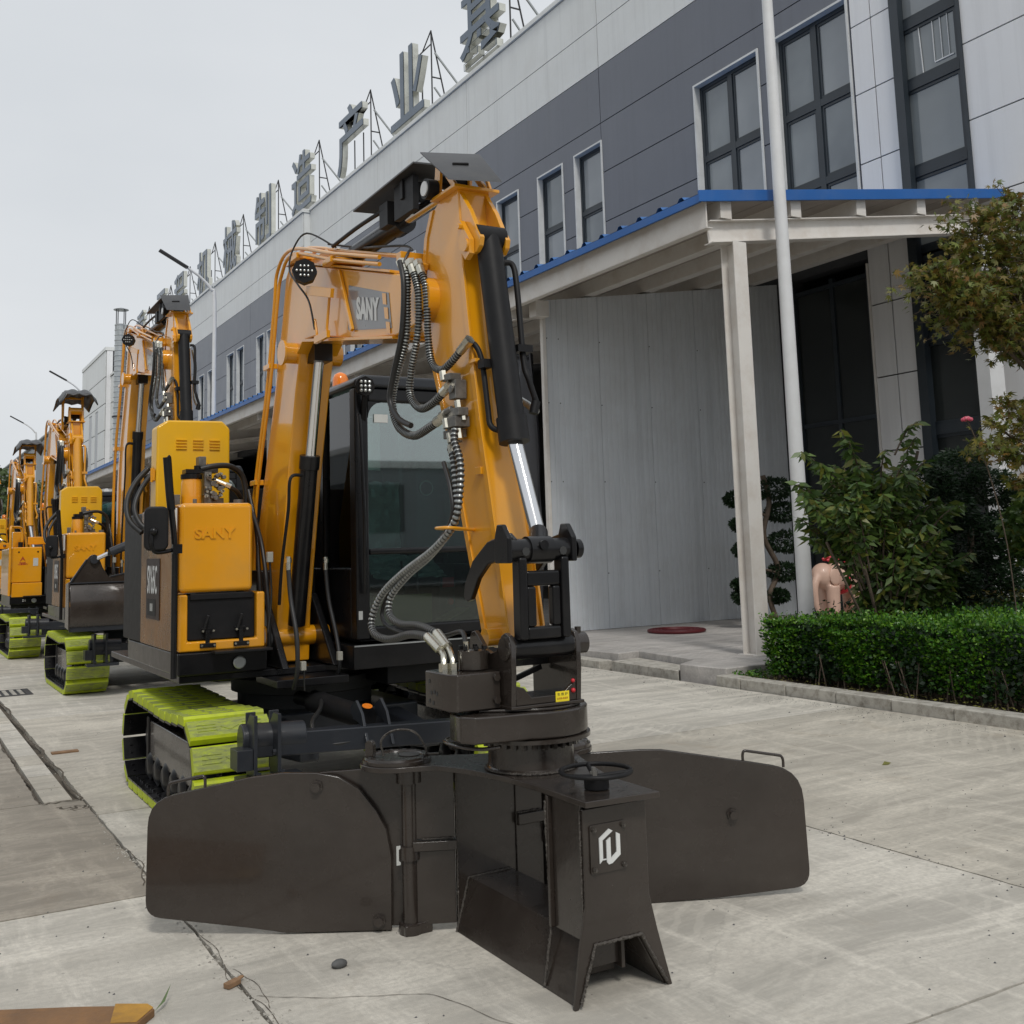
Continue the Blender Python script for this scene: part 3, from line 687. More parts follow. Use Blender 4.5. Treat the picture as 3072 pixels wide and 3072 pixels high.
# soffit boards
for i in range(10):
    x0 = 7.95 + i * .555; b = MB(); b.xz([(x0 + .006, cz(x0) - .015), (x0 + .549, cz(x0 + .549) - .015), (x0 + .549, cz(x0 + .549) + .03), (x0 + .006, cz(x0) + .03)], Y0, Y1); mk('soffit_board', b, 'soffit', can, smooth=False)
# purlins (along y) standing on the cross beams: box ends show under the blue edge
for x0 in (8.34, 9.47, 10.62, 11.78, 12.9):
    b = MB().box(x0 - .085, x0 + .085, Y0 + .03, Y1, cz(x0) - .24, cz(x0) - .02); mk('purlin', b, 'steel_beige', can, bev=.004)
def ibeam(a, b, h, w, mb):
    a = Vector(a); b = Vector(b); mb.bar(a, b, .012, h)
    n_ = Vector((0, 0, 1)); d_ = (b - a).normalized(); sd_ = d_.cross(n_).normalized(); u_ = sd_.cross(d_)
    mb.bar(a + u_ * (h / 2 + .006), b + u_ * (h / 2 + .006), w, .012); mb.bar(a - u_ * (h / 2 + .006), b - u_ * (h / 2 + .006), w, .012)
cy = [9.33, 13.92, 20.3, 27.0, 33.7, 40.4, 47.1, 53.8, 60.5]
for k, c in enumerate(cy):
    b = MB(); ibeam((8.12, c, cz(8.12) - .38), (13.5, c, cz(13.5) - .38), .24, .16, b); mk('cross_beam', b, 'steel_beige', can, smooth=False)
    b = MB(); x_ = 8.51
    b.box(x_ - .006, x_ + .006, c - .10, c + .10, .17, cz(8.44) - .515).box(x_ - .10, x_ + .10, c - .112, c - .10, .17, cz(8.44) - .515).box(x_ - .10, x_ + .10, c + .10, c + .112, .17, cz(8.44) - .515)
    b.box(x_ - .14, x_ + .14, c - .15, c + .15, .161, .175)
    if k == 1: b = MB().box(8.32, 8.55, 13.5, 13.7, 4.88, 5.12)
    mk('column' if k != 1 else 'beam_stub', b, 'steel_beige', can, smooth=False, label='beige steel H column standing at the near corner of the canopy' if k == 0 else None)
b = MB(); ibeam((8.44, 9.2, cz(8.44) - .56), (8.44, 9.21, cz(8.44) - .56), .1, .1, b)
# edge beam along the street side
b = MB().box(8.03, 8.05, Y0 + .03, Y1, cz(8.03) - .33, cz(8.03) - .02).box(8.03, 8.13, Y0 + .03, Y1, cz(8.03) - .342, cz(8.03) - .33); mk('edge_beam', b, 'steel_beige', can, bev=.003)
# second set: posts at the wall side
for c in (9.2,):
    b = MB().box(12.72, 13.02, c - .1, c + .1, .17, cz(12.9) - .52); mk('column', b, 'white_paint', can, smooth=False, label='white square column beside the tall window')

# ================================================================ partition + curtain
pw = thing('partition_wall', 'grey ribbed metal partition wall standing under the canopy', 'wall', (11, 13.75, .16))
x = 8.62; k = 0
while x < 13.45:
    x1 = min(x + .98, 13.5); b = MB(); P = [(x + .003, 13.74)]; xx = x + .003
    n_ = int((x1 - x) / .098)
    for i in range(n_):
        a = x + i * (x1 - x) / n_; P += [(a + .004, 13.74), (a + .007, 13.747), (a + .013, 13.747), (a + .017, 13.74)]
        P += [(a + .05, 13.738)]
    P += [(x1 - .003, 13.74), (x1 - .003, 13.79), (x + .003, 13.79)]
    b.prism(P, (0, 0, .165), (1, 0, 0), (0, 1, 0), (0, 0, 5)); b.v = [(p[0], p[1], cz(p[0]) - .262 if p[2] > 1 else p[2]) for p in b.v]; mk('wall_panel', b, 'partition', pw, smooth=False); x = x1; k += 1
mk('edge_trim', MB().box(8.56, 8.62, 13.72, 13.80, .165, 5.1), 'steel_beige', pw, bev=.003)
sc = MB()
for xx in (8.64, 8.85, 9.62, 10.6, 11.6, 12.6):
    for zz in (1.0, 2.4, 3.6, 4.6): sc.cyl((xx, 13.74, zz), (xx, 13.73, zz), .009, 6)
mk('screw', sc, 'dark_steel', pw)
# tarpaulin curtain gathered beside the partition
V = []; F = []; nu, nv = 48, 40
for j in range(nv + 1):
    t = j / nv; z = .35 + 4.15 * t
    for i in range(nu + 1):
        s_ = i / nu; yy = 13.95 + 1.75 * s_ * (1 - .12 * t); amp = .10 * (.6 + .4 * math.sin(3 * t))
        xx = 8.50 + amp * math.sin(s_ * 26 + 1.2 * math.sin(t * 4)) + .03 * math.sin(s_ * 60 + t * 9)
        zz = z - (.16 * abs(math.sin(s_ * 9)) if j == nv else 0)
        V.append((xx, yy, zz))
for j in range(nv):
    for i in range(nu): a = j * (nu + 1) + i; F.append((a, a + 1, a + nu + 2, a + nu + 1))
cu = fast('tarpaulin_curtain', V, F, 'curtain', None, None); cu.data.polygons.foreach_set('use_smooth', [True] * len(cu.data.polygons))
cu.modifiers.new('solid', 'SOLIDIFY').thickness = .006
tag(cu, 'dark tarpaulin curtain hanging in folds beside the grey partition', 'curtain')
# clutter in the dark bay: pale doors and stacked crates seen under the far canopy
sh = thing('storage_rack', 'dark steel rack with boxes standing inside the open factory bay', 'rack', (16, 19, .16))
for zz in (.5, 1.6, 2.7): mk('shelf', MB().box(15.2, 16.2, 16.5, 22, zz, zz + .06), 'galv', sh, smooth=False)
for yy in (16.5, 18.3, 20.2, 22): mk('post', MB().box(15.2, 15.27, yy, yy + .07, .16, 3.4), 'blue', sh, smooth=False)
for i in range(9):
    yy = 16.7 + i * .58; mk('crate', MB().box(15.35, 15.95, yy, yy + .42, 1.67, 1.67 + random.uniform(.3, .7)), random.choice(('cardboard', 'grey_black', 'shed')), sh, smooth=False)

# ================================================================ chimney, lamps, pole, sheds
ch = thing('chimney', 'tall ribbed galvanised round chimney with a flat rain cap', 'chimney', (12.35, 70.4, 0))
pr = []
z = 0.0
while z < 15.9: pr += [(z, .35), (z + .22, .35), (z + .25, .375), (z + .30, .375), (z + .33, .35)]; z += .33
mk('flue', MB().lathe((12.35, 70.4, 0), UP, pr, 20), 'galv', ch, ang=25)
mk('collar', MB().lathe((12.35, 70.4, 0), UP, [(6.6, .36), (6.61, .44), (6.72, .44), (6.73, .36)], 20).lathe((12.35, 70.4, 10.2), UP, [(0, .36), (.01, .44), (.1, .44), (.11, .36)], 20), 'dark_steel', ch)
c_ = MB()
for i in range(4): a = i * math.pi / 2 + .4; c_.bar((12.35 + .33 * math.cos(a), 70.4 + .33 * math.sin(a), 15.8), (12.35 + .33 * math.cos(a), 70.4 + .33 * math.sin(a), 17.1), .05)
mk('cap_post', c_, 'dark_steel', ch); mk('rain_cap', MB().lathe((12.35, 70.4, 17.1), UP, [(0, .46), (.03, .47), (.16, .06)], 20), 'galv', ch)
def lamp(x, y, z, lab):
    t = thing('street_lamp', lab, 'street lamp', (x, y, 0), 'street lamps along the factory front')
    P = [(x, y, z * i / 3) for i in range(4)] + [(x - .10, y, z + .38), (x - .42, y, z + .72), (x - .85, y, z + 1.0)]
    mk('pole', MB().tube(P, [.085 * (1.0 - .55 * min(1, i / 30)) for i in range(6 * 6 + 1)], 12), 'white_paint', t)
    e = Vector(P[-1]); mk('lamp_head', MB().bar(e + Vector((.05, 0, -.03)), e + Vector((-.78, 0, .42)), .20, .06), 'dark_steel', t, bev=.015)
lamp(8.25, 31.8, 9.0, 'white street lamp rising through the blue canopy edge, nearest of three'); lamp(8.4, 58, 9.5, 'street lamp behind the third excavator, arm over the road'); lamp(8.4, 78, 9.6, 'farthest street lamp at the left edge of the yard')
fp = thing('flagpole', 'tall tapering white flagpole rising from behind the clipped hedge', 'flagpole', (8.95, 8.95, .16))
mk('pole', MB().lathe((8.96, 8.98, 0.1), UP, [(0, .090), (2, .084), (5, .074), (9, .058), (14, .045)], 28), 'white_paint', fp)
mk('base_plate', MB().box(8.80, 9.12, 8.82, 9.14, .06, .18), 'kerb', fp, bev=.01)
sd1 = thing('far_warehouse', 'long low grey warehouse with a shallow gable in the far distance', 'warehouse', (20, 150, 0))
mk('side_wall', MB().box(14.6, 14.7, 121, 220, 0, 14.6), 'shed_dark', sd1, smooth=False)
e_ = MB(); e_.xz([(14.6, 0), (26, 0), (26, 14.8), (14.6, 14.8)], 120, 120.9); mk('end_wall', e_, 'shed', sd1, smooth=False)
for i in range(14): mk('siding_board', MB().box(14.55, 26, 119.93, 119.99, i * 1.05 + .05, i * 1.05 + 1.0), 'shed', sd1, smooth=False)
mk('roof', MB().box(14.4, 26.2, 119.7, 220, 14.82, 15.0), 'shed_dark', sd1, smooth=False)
mk('downpipe', MB().cyl((14.4, 119.8, 0), (14.4, 119.8, 14.7), .12, 8), 'white_paint', sd1)

# ================================================================ unseen hall added round the yard for reflections and darker left faces
ob = thing('reflection_hall', 'plain grey hall added out of view, seen only as a reflection in the cab windscreen', 'building', (-24, 10, 0))
mk('wall', MB().box(-24.4, -24, -40, 90, 0, 8.6).box(-24, 30, -30.4, -30, 0, 4.9), 'shed_dark', ob, smooth=False)
mk('parapet', MB().box(-24.5, -23.9, -40, 90, 8.6, 9.0).box(-23.9, 30, -30.5, -29.9, 4.9, 5.2), 'panel_white', ob, smooth=False)
for i in range(14): mk('window', MB().box(-23.995, -23.95, -24 + i * 7.5, -20 + i * 7.5, 4.6, 6.4), 'win_glass_dark', ob, smooth=False)
for i in range(7): mk('window', MB().box(-20 + i * 7, -16 + i * 7, -29.995, -29.95, 2.2, 4.2), 'win_glass_dark', ob, smooth=False)
# ================================================================ excavators
PAD = None
def pad_mesh():
    global PAD
    if PAD: return PAD
    b = MB(); w, l, t = .215, .068, .048
    b.prism([(-l, 0), (l, 0), (l, t * .70), (l * .86, t), (-l * .86, t), (-l, t * .70)], (-w, 0, 0), (0, 1, 0), (0, 0, 1), (2 * w, 0, 0))
    me = bpy.data.meshes.new('track_pad'); r_ = MB(); h = t + .004
    for yy in (-.022, 0, .022):
        for s_ in (-1, 1): r_.box(min(s_ * .07, s_ * .17), max(s_ * .07, s_ * .17), yy - .004, yy + .004, t, h)
    dm = [(0, -.03), (.05, 0), (0, .03), (-.05, 0)]; r_.prism(dm, (0, 0, t), (1, 0, 0), (0, 1, 0), (0, 0, .004))
    nb = len(b.f); b.add(r_.v, r_.f)
    me.from_pydata(b.v, [], b.f); me.update(); me.materials.append(MT['lime']); me.materials.append(MT['lime_dusty'])
    for i, p in enumerate(me.polygons):
        if p.normal.z > .9: p.material_index = 1
    bm = bmesh.new(); bm.from_mesh(me); bmesh.ops.recalc_face_normals(bm, faces=bm.faces); bm.to_mesh(me); bm.free()
    for p in me.polygons: p.material_index = 1 if (p.normal.z > .9 and p.center.z > t - .001) else 0
    # steel shoe plate under the pad is part of the chain
    PAD = me; return me
def make_track(root, xa, xb, y0, y1, ztop, bracket=True):
    """track loop between y0 (front) and y1 (rear)"""
    cx_ = (xa + xb) / 2; r_ = (ztop) / 2 - .055; zc = ztop / 2; yf = y0 + ztop / 2; yr = y1 - ztop / 2
    # path of the shoe plate, sampled by length
    seg = [('l', yf, yr), ('a',), ('l2',), ('a2',)]; L1 = yr - yf; L2 = math.pi * r_; tot = 2 * (L1 + L2); n_ = int(round(tot / .152)); step = tot / n_
    def at(s_):
        s_ %= tot
        if s_ < L1: t = s_ / L1; return (yf + s_, zc + r_ - .022 * math.sin(math.pi * t) * (1 + .4 * math.sin(7 * t)), 0)
        s_ -= L1
        if s_ < L2: a = s_ / r_; return (yr + r_ * math.sin(a), zc + r_ * math.cos(a), -a)
        s_ -= L2
        if s_ < L1: return (yr - s_, zc - r_, -math.pi)
        s_ -= L1; a = s_ / r_; return (yf - r_ * math.sin(a), zc - r_ * math.cos(a), -math.pi - a)
    tr = MB()
    for i in range(n_):
        y, z, a = at(i * step); M = Matrix.Translation((0, y, z)) @ Matrix.Rotation(a, 4, 'X')
        tr.box(xa + .004, xb - .004, -.068, .068, -.012, -.001, M)         # steel shoe
        for xx in (cx_ - .06, cx_ + .04): tr.box(xx, xx + .03, -.07, .07, -.075, -.012, M)
        for xx in (xa + .05, xb - .05):
            for yy in (-.025, .025): tr.box(xx - .008, xx + .008, yy - .008, yy + .008, -.022, -.012, M)
    t = mk('track', tr, 'black_paint', root, smooth=False)
    me = pad_mesh(); B = base_of(root)
    for i in range(n_):
        y, z, a = at(i * step); o = bpy.data.objects.new('track_pad', me); COL.objects.link(o); o.parent = t
        o.location = (cx_ - B.x, y - B.y, z - B.z); o.rotation_euler = (a, 0, 0)
    fr = MB().box(xa + .10, xb - .06, yf + .1, yr - .1, .19, .43)
    mk('track_frame', fr, 'brown_steel', root, bev=.012)
    mk('track_frame_cap', MB().box(xa + .09, xb - .05, yf - .02, yf + .1, .17, .45).box(xa + .09, xb - .05, yr - .1, yr - .04, .17, .45), 'black_paint', root, bev=.01)
    ro = MB()
    for i in range(6):
        y = yf + .12 + i * (yr - yf - .24) / 5; ro.lathe((xa + .08, y, .15), PX_, [(0, .05), (.02, .085), (.08, .085), (.09, .06), (.18, .06), (.19, .085), (.24, .085), (.26, .05)], 14)
    mk('roller', ro, 'black_paint', root)
    for yy, nm in ((yf, 'idler_wheel'), (yr, 'drive_sprocket')):
        w = MB().lathe((cx_ - .05, yy, zc), PX_, [(0, .06), (.0, r_ - .08), (.03, r_ - .055), (.07, r_ - .055), (.10, r_ - .08), (.10, .06)], 26)
        w.lathe((cx_ - .11, yy, zc), PX_, [(0, .08), (.02, .095), (.2, .095), (.22, .08)], 18); mk(nm, w, 'grey_black', root)
    return t

def hose(name, pts, r, m, parent, rib=None, n=10, sub=8):
    """rib: spiral guard pitch; real alternating radius"""
    if rib:
        P = smoothpts(pts, sub); L = sum((P[i + 1] - P[i]).length for i in range(len(P) - 1)); k = max(8, int(L / rib) * 4)
        # resample evenly
        ac = [0]
        for i in range(len(P) - 1): ac.append(ac[-1] + (P[i + 1] - P[i]).length)
        Q = []; j = 0
        for i in range(k + 1):
            s_ = L * i / k
            while j < len(ac) - 2 and ac[j + 1] < s_: j += 1
            t = (s_ - ac[j]) / max(1e-6, ac[j + 1] - ac[j]); Q.append(P[j].lerp(P[j + 1], t))
        o = mk(name, MB().tube(Q, [r * (1.0 if i % 4 in (1, 2) else .74) for i in range(k + 1)], n, 1), m, parent, ang=50)
        o.data.materials.append(MT['rubber'])
        for q, p in enumerate(o.data.polygons):
            if (q // n) % 4 in (2, 3): p.material_index = 1
        return o
    return mk(name, MB().tube(pts, r, n, sub), m, parent, ang=60)

def boom_group(root, lift=0.0, dx=0.0, dy=0.0, variant='A'):
    B0 = base_of(root) - Vector((2.36, 6.7, 0))
    def L(p):
        x, y, z = p; k = min(1, max(0, (z - 1.0) / 1.0)); k = k * k * (3 - 2 * k)
        return (x + B0.x + dx * k, y + B0.y, z + B0.z + lift * k)
    def T(mb): mb.v = [L(p) for p in mb.v]; return mb
    def LP(pts): return [L(p) for p in pts]
    Xa, Xb = 2.05, 2.26
    poly = [(6.74, .80), (6.78, 1.2), (6.78, 1.63), (6.66, 1.93), (6.50, 2.31), (6.30, 2.87), (6.23, 3.12), (6.17, 3.17), (6.05, 3.165), (5.38, 2.975), (4.62, 2.765), (4.28, 2.67), (4.22, 2.58), (4.26, 2.47), (4.60, 2.455), (4.95, 2.505), (5.72, 2.66), (5.88, 2.67), (5.97, 2.60), (6.05, 2.40), (6.17, 2.0), (6.30, 1.5), (6.40, 1.1), (6.43, .80)]
    b = MB().yz(poly, Xa, Xb); bo = mk('boom', T(b), 'yellow', root, bev=.010, seg=3)
    # flange plates standing proud along the outer edge and the underside, weld seam
    fl = MB(); fl.yz([(6.18, 3.175), (6.06, 3.18), (4.62, 2.78), (4.62, 2.766), (6.05, 3.166), (6.17, 3.171)], Xa - .018, Xb + .018)
    fl.yz([(5.97, 2.60), (5.88, 2.655), (4.60, 2.44), (4.60, 2.454), (5.87, 2.672), (5.975, 2.615)], Xa - .018, Xb + .018)
    mk('boom_flange', T(fl), 'yellow', bo, bev=.003)
    rib_ = MB().bar((Xa - .012, 5.30, 2.94), (Xa - .012, 5.12, 2.58), .018, .024); mk('boom_rib', T(rib_), 'yellow', bo, bev=.003)
    # cylinder cradle and lower boss
    cr_ = MB().cyl((Xa - .07, 6.06, 2.62), (Xb + .07, 6.06, 2.62), .062, 24).cyl((Xa - .085, 6.06, 2.62), (Xa - .07, 6.06, 2.62), .075, 24)
    cr_.cyl((Xa - .06, 6.45, .95), (Xb + .12, 6.45, .95), .06, 24).cyl((Xa - .075, 6.45, .95), (Xa - .06, 6.45, .95), .072, 24); mk('pin_boss', T(cr_), 'yellow', bo, ang=30)
    rails = MB().tube([(2.015, 6.82, 1.2), (2.015, 6.78, 1.75), (2.015, 6.5, 2.45), (2.015, 6.35, 2.95), (2.015, 6.28, 3.17), (2.015, 6.0, 3.235), (2.015, 5.3, 3.03), (2.015, 4.7, 2.86)], .011, 8)
    rails.tube([(2.015, 6.76, 1.2), (2.015, 6.72, 1.75), (2.015, 6.44, 2.45), (2.015, 6.29, 2.95), (2.015, 6.21, 3.12), (2.015, 5.98, 3.20), (2.015, 5.3, 2.995), (2.015, 4.7, 2.825)], .011, 8)
    rails.tube([(2.10, 6.25, 3.2), (2.10, 6.0, 3.25), (2.10, 5.3, 3.05), (2.10, 4.6, 2.85)], .011, 8).tube([(2.18, 6.25, 3.2), (2.18, 6.0, 3.25), (2.18, 5.3, 3.05), (2.18, 4.6, 2.85)], .011, 8)
    mk('boom_pipes', T(rails), 'yellow', bo, ang=60)
    cl = MB()
    for (y, z) in ((6.70, 1.9), (6.42, 2.60), (5.9, 3.17), (5.35, 3.01)): cl.box(1.995, 2.20 if z > 3 else 2.05, y - .03, y + .09, z - .02, z + .012)
    mk('pipe_clamp', T(cl), 'yellow', bo, bev=.003)
    if variant == 'A':
        # sticker: brand panel
        dk = MB().prism([(-.02, 0), (.43, -.135), (.50, -.155), (.53, -.335), (.0, -.245), (-.035, -.235)], (Xa - .0015, 5.17, 2.835), (0, -1, 0), (0, 0, 1), (-.001, 0, 0))
        dk.v = [(x, y, z) for x, y, z in dk.v]
        mk('brand_panel', T(dk), 'decal_grey', bo, smooth=False)
        sq = MB()
        for i in range(3): sq.prism([(0, 0), (.045, -.012), (.052, -.07), (.01, -.058)], (Xa - .0045, 4.745 - i * .02, 2.695 - i * .075), (0, -1, 0), (0, 0, 1), (-.001, 0, 0))
        mk('brand_square', T(sq), 'yellow', bo, smooth=False)
        tx = text('SANY', .12, (Xa - .0045, 4.93, 2.655), (0, -.975, -.222), (0, -.0, 1), NX, .0015, .05, .30)
        mk('lettering', T(tx), 'white_print', bo, smooth=False)
    # boom cylinder
    m_r = 'chrome' if variant == 'A' else 'chrome'; m_b = 'black_matt' if variant == 'A' else 'yellow'
    c_ = MB().cyl((2.155, 5.93, 2.62), (2.155, 6.12, 1.93), .032, 20); mk('boom_cylinder_rod', T(c_), 'chrome', root, ang=30)
    c_ = MB().cyl((2.155, 6.115, 1.98), (2.155, 6.36, 1.02), .052, 24).cyl((2.155, 6.105, 2.02), (2.155, 6.125, 1.94), .060, 24).box(2.10, 2.21, 5.86, 6.00, 2.55, 2.72); mk('boom_cylinder', T(c_), 'black_paint', root, bev=.004)
    mk('cylinder_pipe', T(MB().tube([(2.10, 6.09, 1.90), (2.02, 6.06, 1.88), (2.02, 6.1, 1.7), (2.015, 6.2, 1.4), (2.02, 6.27, 1.15)], .010, 8)), 'black_matt', root)
    # arm (dipper) cylinder on the boom top + links, under the long cover plate
    c_ = MB().cyl((2.155, 5.62, 3.055), (2.155, 4.78, 3.06), .050, 24).cyl((2.155, 4.80, 3.06), (2.155, 4.70, 3.06), .060, 24); mk('arm_cylinder', T(c_), 'black_paint', root, ang=30)
    mk('arm_cylinder_rod', T(MB().cyl((2.155, 4.73, 3.06), (2.155, 4.28, 3.06), .030, 20)), 'chrome', root)
    mk('cylinder_lug', T(MB().yz([(5.95, 3.14), (5.45, 3.0), (5.52, 3.10), (5.60, 3.14), (5.72, 3.13)], 2.07, 2.10).yz([(5.95, 3.14), (5.45, 3.0), (5.52, 3.10), (5.60, 3.14), (5.72, 3.13)], 2.21, 2.24)), 'yellow', bo, bev=.004)
    mk('cylinder_pipe', T(MB().tube([(2.08, 5.5, 3.13), (2.07, 5.1, 3.13), (2.07, 4.75, 3.12)], .011, 8).tube([(2.22, 5.5, 3.13), (2.23, 5.1, 3.13), (2.23, 4.75, 3.12)], .011, 8).box(2.06, 2.10, 4.70, 4.80, 3.03, 3.15)), 'black_matt', root)
    # stick
    SXa, SXb = 2.06, 2.215
    st = [(4.12, 2.98), (4.20, 2.95), (4.265, 2.84), (4.30, 2.68), (4.31, 2.46), (4.22, 2.26), (4.05, 1.85), (3.94, 1.50), (3.80, 1.09), (3.74, 1.06), (3.62, 1.10), (3.70, 1.50), (3.80, 1.93), (3.88, 2.36), (3.92, 2.62), (3.93, 2.80), (3.95, 2.98)]
    if variant != 'A': st = [(4.10, 2.98), (4.17, 2.92), (4.24, 2.75), (4.24, 2.4), (4.12, 2.1), (3.98, 1.6), (3.84, 1.09), (3.78, 1.06), (3.68, 1.10), (3.78, 1.6), (3.86, 2.0), (3.93, 2.4), (3.95, 2.7), (3.96, 2.98)]
    so = mk('stick', T(MB().yz(st, SXa, SXb)), 'yellow', root, bev=.008, seg=3)
    fr_e = [(3.62, 1.10), (3.70, 1.50), (3.80, 1.93), (3.88, 2.36), (3.92, 2.62)] if variant == 'A' else [(3.68, 1.10), (3.78, 1.6), (3.86, 2.0), (3.93, 2.4), (3.95, 2.7)]
    bk_e = [(4.20, 2.95), (4.265, 2.84), (4.30, 2.68), (4.31, 2.46), (4.22, 2.26), (4.05, 1.85), (3.94, 1.50), (3.80, 1.09)] if variant == 'A' else [(4.17, 2.92), (4.24, 2.75), (4.24, 2.4), (4.12, 2.1), (3.98, 1.6), (3.84, 1.09)]
    for xx in (SXa - .007, SXb - .003):
        mk('stick_side_edge', T(MB().yz([(y - .014, z) for y, z in fr_e] + [(y + .02, z) for y, z in fr_e[::-1]], xx, xx + .010)), 'yellow', so, bev=.002)
        mk('stick_side_edge', T(MB().yz([(y + .012, z) for y, z in bk_e] + [(y - .02, z) for y, z in bk_e[::-1]], xx, xx + .010)), 'yellow', so, bev=.002)
    mk('stick_tab', T(MB().box(SXa - .016, SXa + .03, 3.80, 3.86, 2.20, 2.215).box(SXa - .016, SXa + .02, 3.78, 3.83, 1.74, 1.77)), 'yellow', so, bev=.002)
    mk('stick_flange', T(MB().box(SXa - .03, SXb + .035, 3.92, 4.16, 2.975, 2.99)), 'yellow', so, bev=.003)
    # side lugs of the bucket cylinder: two leaf plates with round ends
    for xx in (SXa + .006, SXb - .026):
        lg = [(4.02, 2.98), (3.96, 2.98), (3.86, 2.86), (3.80, 2.76)] + [(3.83 + .06 * math.cos(R(a)), 2.72 + .06 * math.sin(R(a))) for a in (180, 215, 250, 285, 320)] + [(3.92, 2.68), (3.95, 2.72)]
        mk('cylinder_lug', T(MB().yz(lg, xx, xx + .022)), 'yellow', so, bev=.003)
    mk('pin_keeper', T(MB().yz([(3.90, 2.82), (3.93, 2.80), (3.91, 2.70), (3.86, 2.64), (3.82, 2.66), (3.82, 2.72)], SXa - .02, SXa + .004).cyl((SXa - .035, 3.89, 2.79), (SXa - .02, 3.89, 2.79), .012, 6).cyl((SXa - .03, 3.85, 2.70), (SXa + .0, 3.85, 2.70), .028, 16)), 'yellow', so, ang=30)
    mk('pivot_boss', T(MB().cyl((SXa - .05, 4.24, 2.55), (SXb + .05, 4.24, 2.55), .10, 28).cyl((SXa - .062, 4.24, 2.55), (SXa - .05, 4.24, 2.55), .07, 28)), 'yellow', so, ang=30)
    # top struts up to the cover plate
    tp = MB()
    for xx in (SXa - .005, SXb - .012): tp.yz([(4.18, 2.99), (4.12, 2.99), (4.10, 3.14), (4.15, 3.15)], xx, xx + .014).yz([(3.99, 2.99), (3.95, 2.99), (4.06, 3.11), (4.09, 3.10)], xx, xx + .014)
    tp.bar((SXb + .02, 3.97, 2.99), (SXb + .005, 4.0, 3.09), .02, .012); mk('plate_strut', T(tp), 'yellow', so, bev=.002)
    mk('top_pin', T(MB().cyl((SXa + .01, 4.16, 3.08), (SXb - .01, 4.16, 3.08), .035, 16).cyl((2.0, 4.15, 3.03), (2.05, 4.15, 3.03), .046, 24)), 'black_matt', root, ang=30)
    mk('pin_cap', T(MB().cyl((1.994, 4.15, 3.03), (2.0, 4.15, 3.03), .033, 24)), 'white_paint', root, ang=30)
    if variant == 'A':
        # front cover plate (tilted, faces the camera) with slot handle, and long side plate
        f_ = MB(); a, b2, c, d_ = Vector((1.967, 4.12, 3.177)), Vector((2.235, 4.06, 3.190)), Vector((2.195, 3.80, 2.978)), Vector((1.983, 3.885, 2.985))
        f_.add([tuple(p) for p in (a, b2, c, d_)] + [tuple(p + Vector((.0, .006, .010))) for p in (a, b2, c, d_)], [(0, 1, 2, 3)[::-1], (4, 5, 6, 7), (0, 1, 5, 4), (1, 2, 6, 5), (2, 3, 7, 6), (3, 0, 4, 7)])
        fo = mk('cover_plate', T(f_), 'dark_grey_plate', root, bev=.002)
        mk('plate_handle', T(MB().bar((2.055, 3.985, 3.100), (2.125, 3.965, 3.103), .012, .012, (0, .8, .5))), 'black_matt', fo, bev=.004)
        s_ = MB(); q = [Vector((1.97, 4.22, 3.235)), Vector((2.27, 4.22, 3.235)), Vector((2.30, 5.35, 3.33)), Vector((1.97, 5.20, 3.235))]
        q = [Vector((2.02, 4.31, 3.204)), Vector((2.27, 4.29, 3.215)), Vector((2.27, 5.05, 3.20)), Vector((2.02, 5.05, 3.188))]
        s_.add([tuple(p) for p in q] + [tuple(p + Vector((0, 0, .010))) for p in q], [(0, 3, 2, 1), (4, 5, 6, 7), (0, 1, 5, 4), (1, 2, 6, 5), (2, 3, 7, 6), (3, 0, 4, 7)]); mk('cover_plate', T(s_), 'dark_grey_plate', root, bev=.002)
        br = MB().box(2.06, 2.09, 4.40, 4.62, 3.02, 3.19).box(2.05, 2.26, 4.5, 4.53, 3.10, 3.195); mk('plate_bracket', T(br), 'black_matt', root, bev=.003)
    else:
        V_ = []; Fc = []; n_ = 12
        for j in range(n_ + 1):
            for i in range(n_ + 1):
                u_, v_ = i / n_ - .5, j / n_ - .5
                V_.append((2.14 + u_ * .50, 4.12 + v_ * .75, 3.43 - 1.2 * max(0, abs(u_) - .32) ** 1.2 + .05 * max(0, abs(u_) - .44) * 8 - .30 * max(0, v_ - .1) - .35 * max(0, -.25 - v_) + .012 * math.sin(u_ * 20 + v_ * 9)))
        for j in range(n_):
            for i in range(n_): a_ = j * (n_ + 1) + i; Fc.append((a_, a_ + 1, a_ + n_ + 2, a_ + n_ + 1))
        o = mk('rain_cover', T(MB().add(V_, Fc)), 'dark_grey_plate', root, ang=60); o.modifiers.new('s', 'SOLIDIFY').thickness = .015
        mk('cover_post', T(MB().bar((2.0, 4.3, 2.9), (2.0, 4.3, 3.40), .035).bar((2.26, 4.3, 2.9), (2.26, 4.3, 3.40), .035).bar((2.0, 4.32, 3.36), (2.26, 4.32, 3.36), .03)), 'yellow', root, bev=.004)
        mk('head_pin', T(MB().cyl((2.05, 4.03, 3.14), (2.22, 4.03, 3.14), .05, 18).yz([(4.08, 2.98), (3.97, 2.98), (3.98, 3.14), (4.03, 3.2), (4.08, 3.14)], 2.04, 2.065).yz([(4.08, 2.98), (3.97, 2.98), (3.98, 3.14), (4.03, 3.2), (4.08, 3.14)], 2.21, 2.235)), 'yellow', so, ang=30)
    # bucket cylinder lying along the front of the stick
    mb_ = 'black_matt' if variant == 'A' else 'yellow'; cx2 = 2.137
    p0 = Vector((cx2, 3.83, 2.73)); p1 = Vector((cx2, 3.665, 1.87)); p2 = Vector((cx2, 3.50, 1.47))
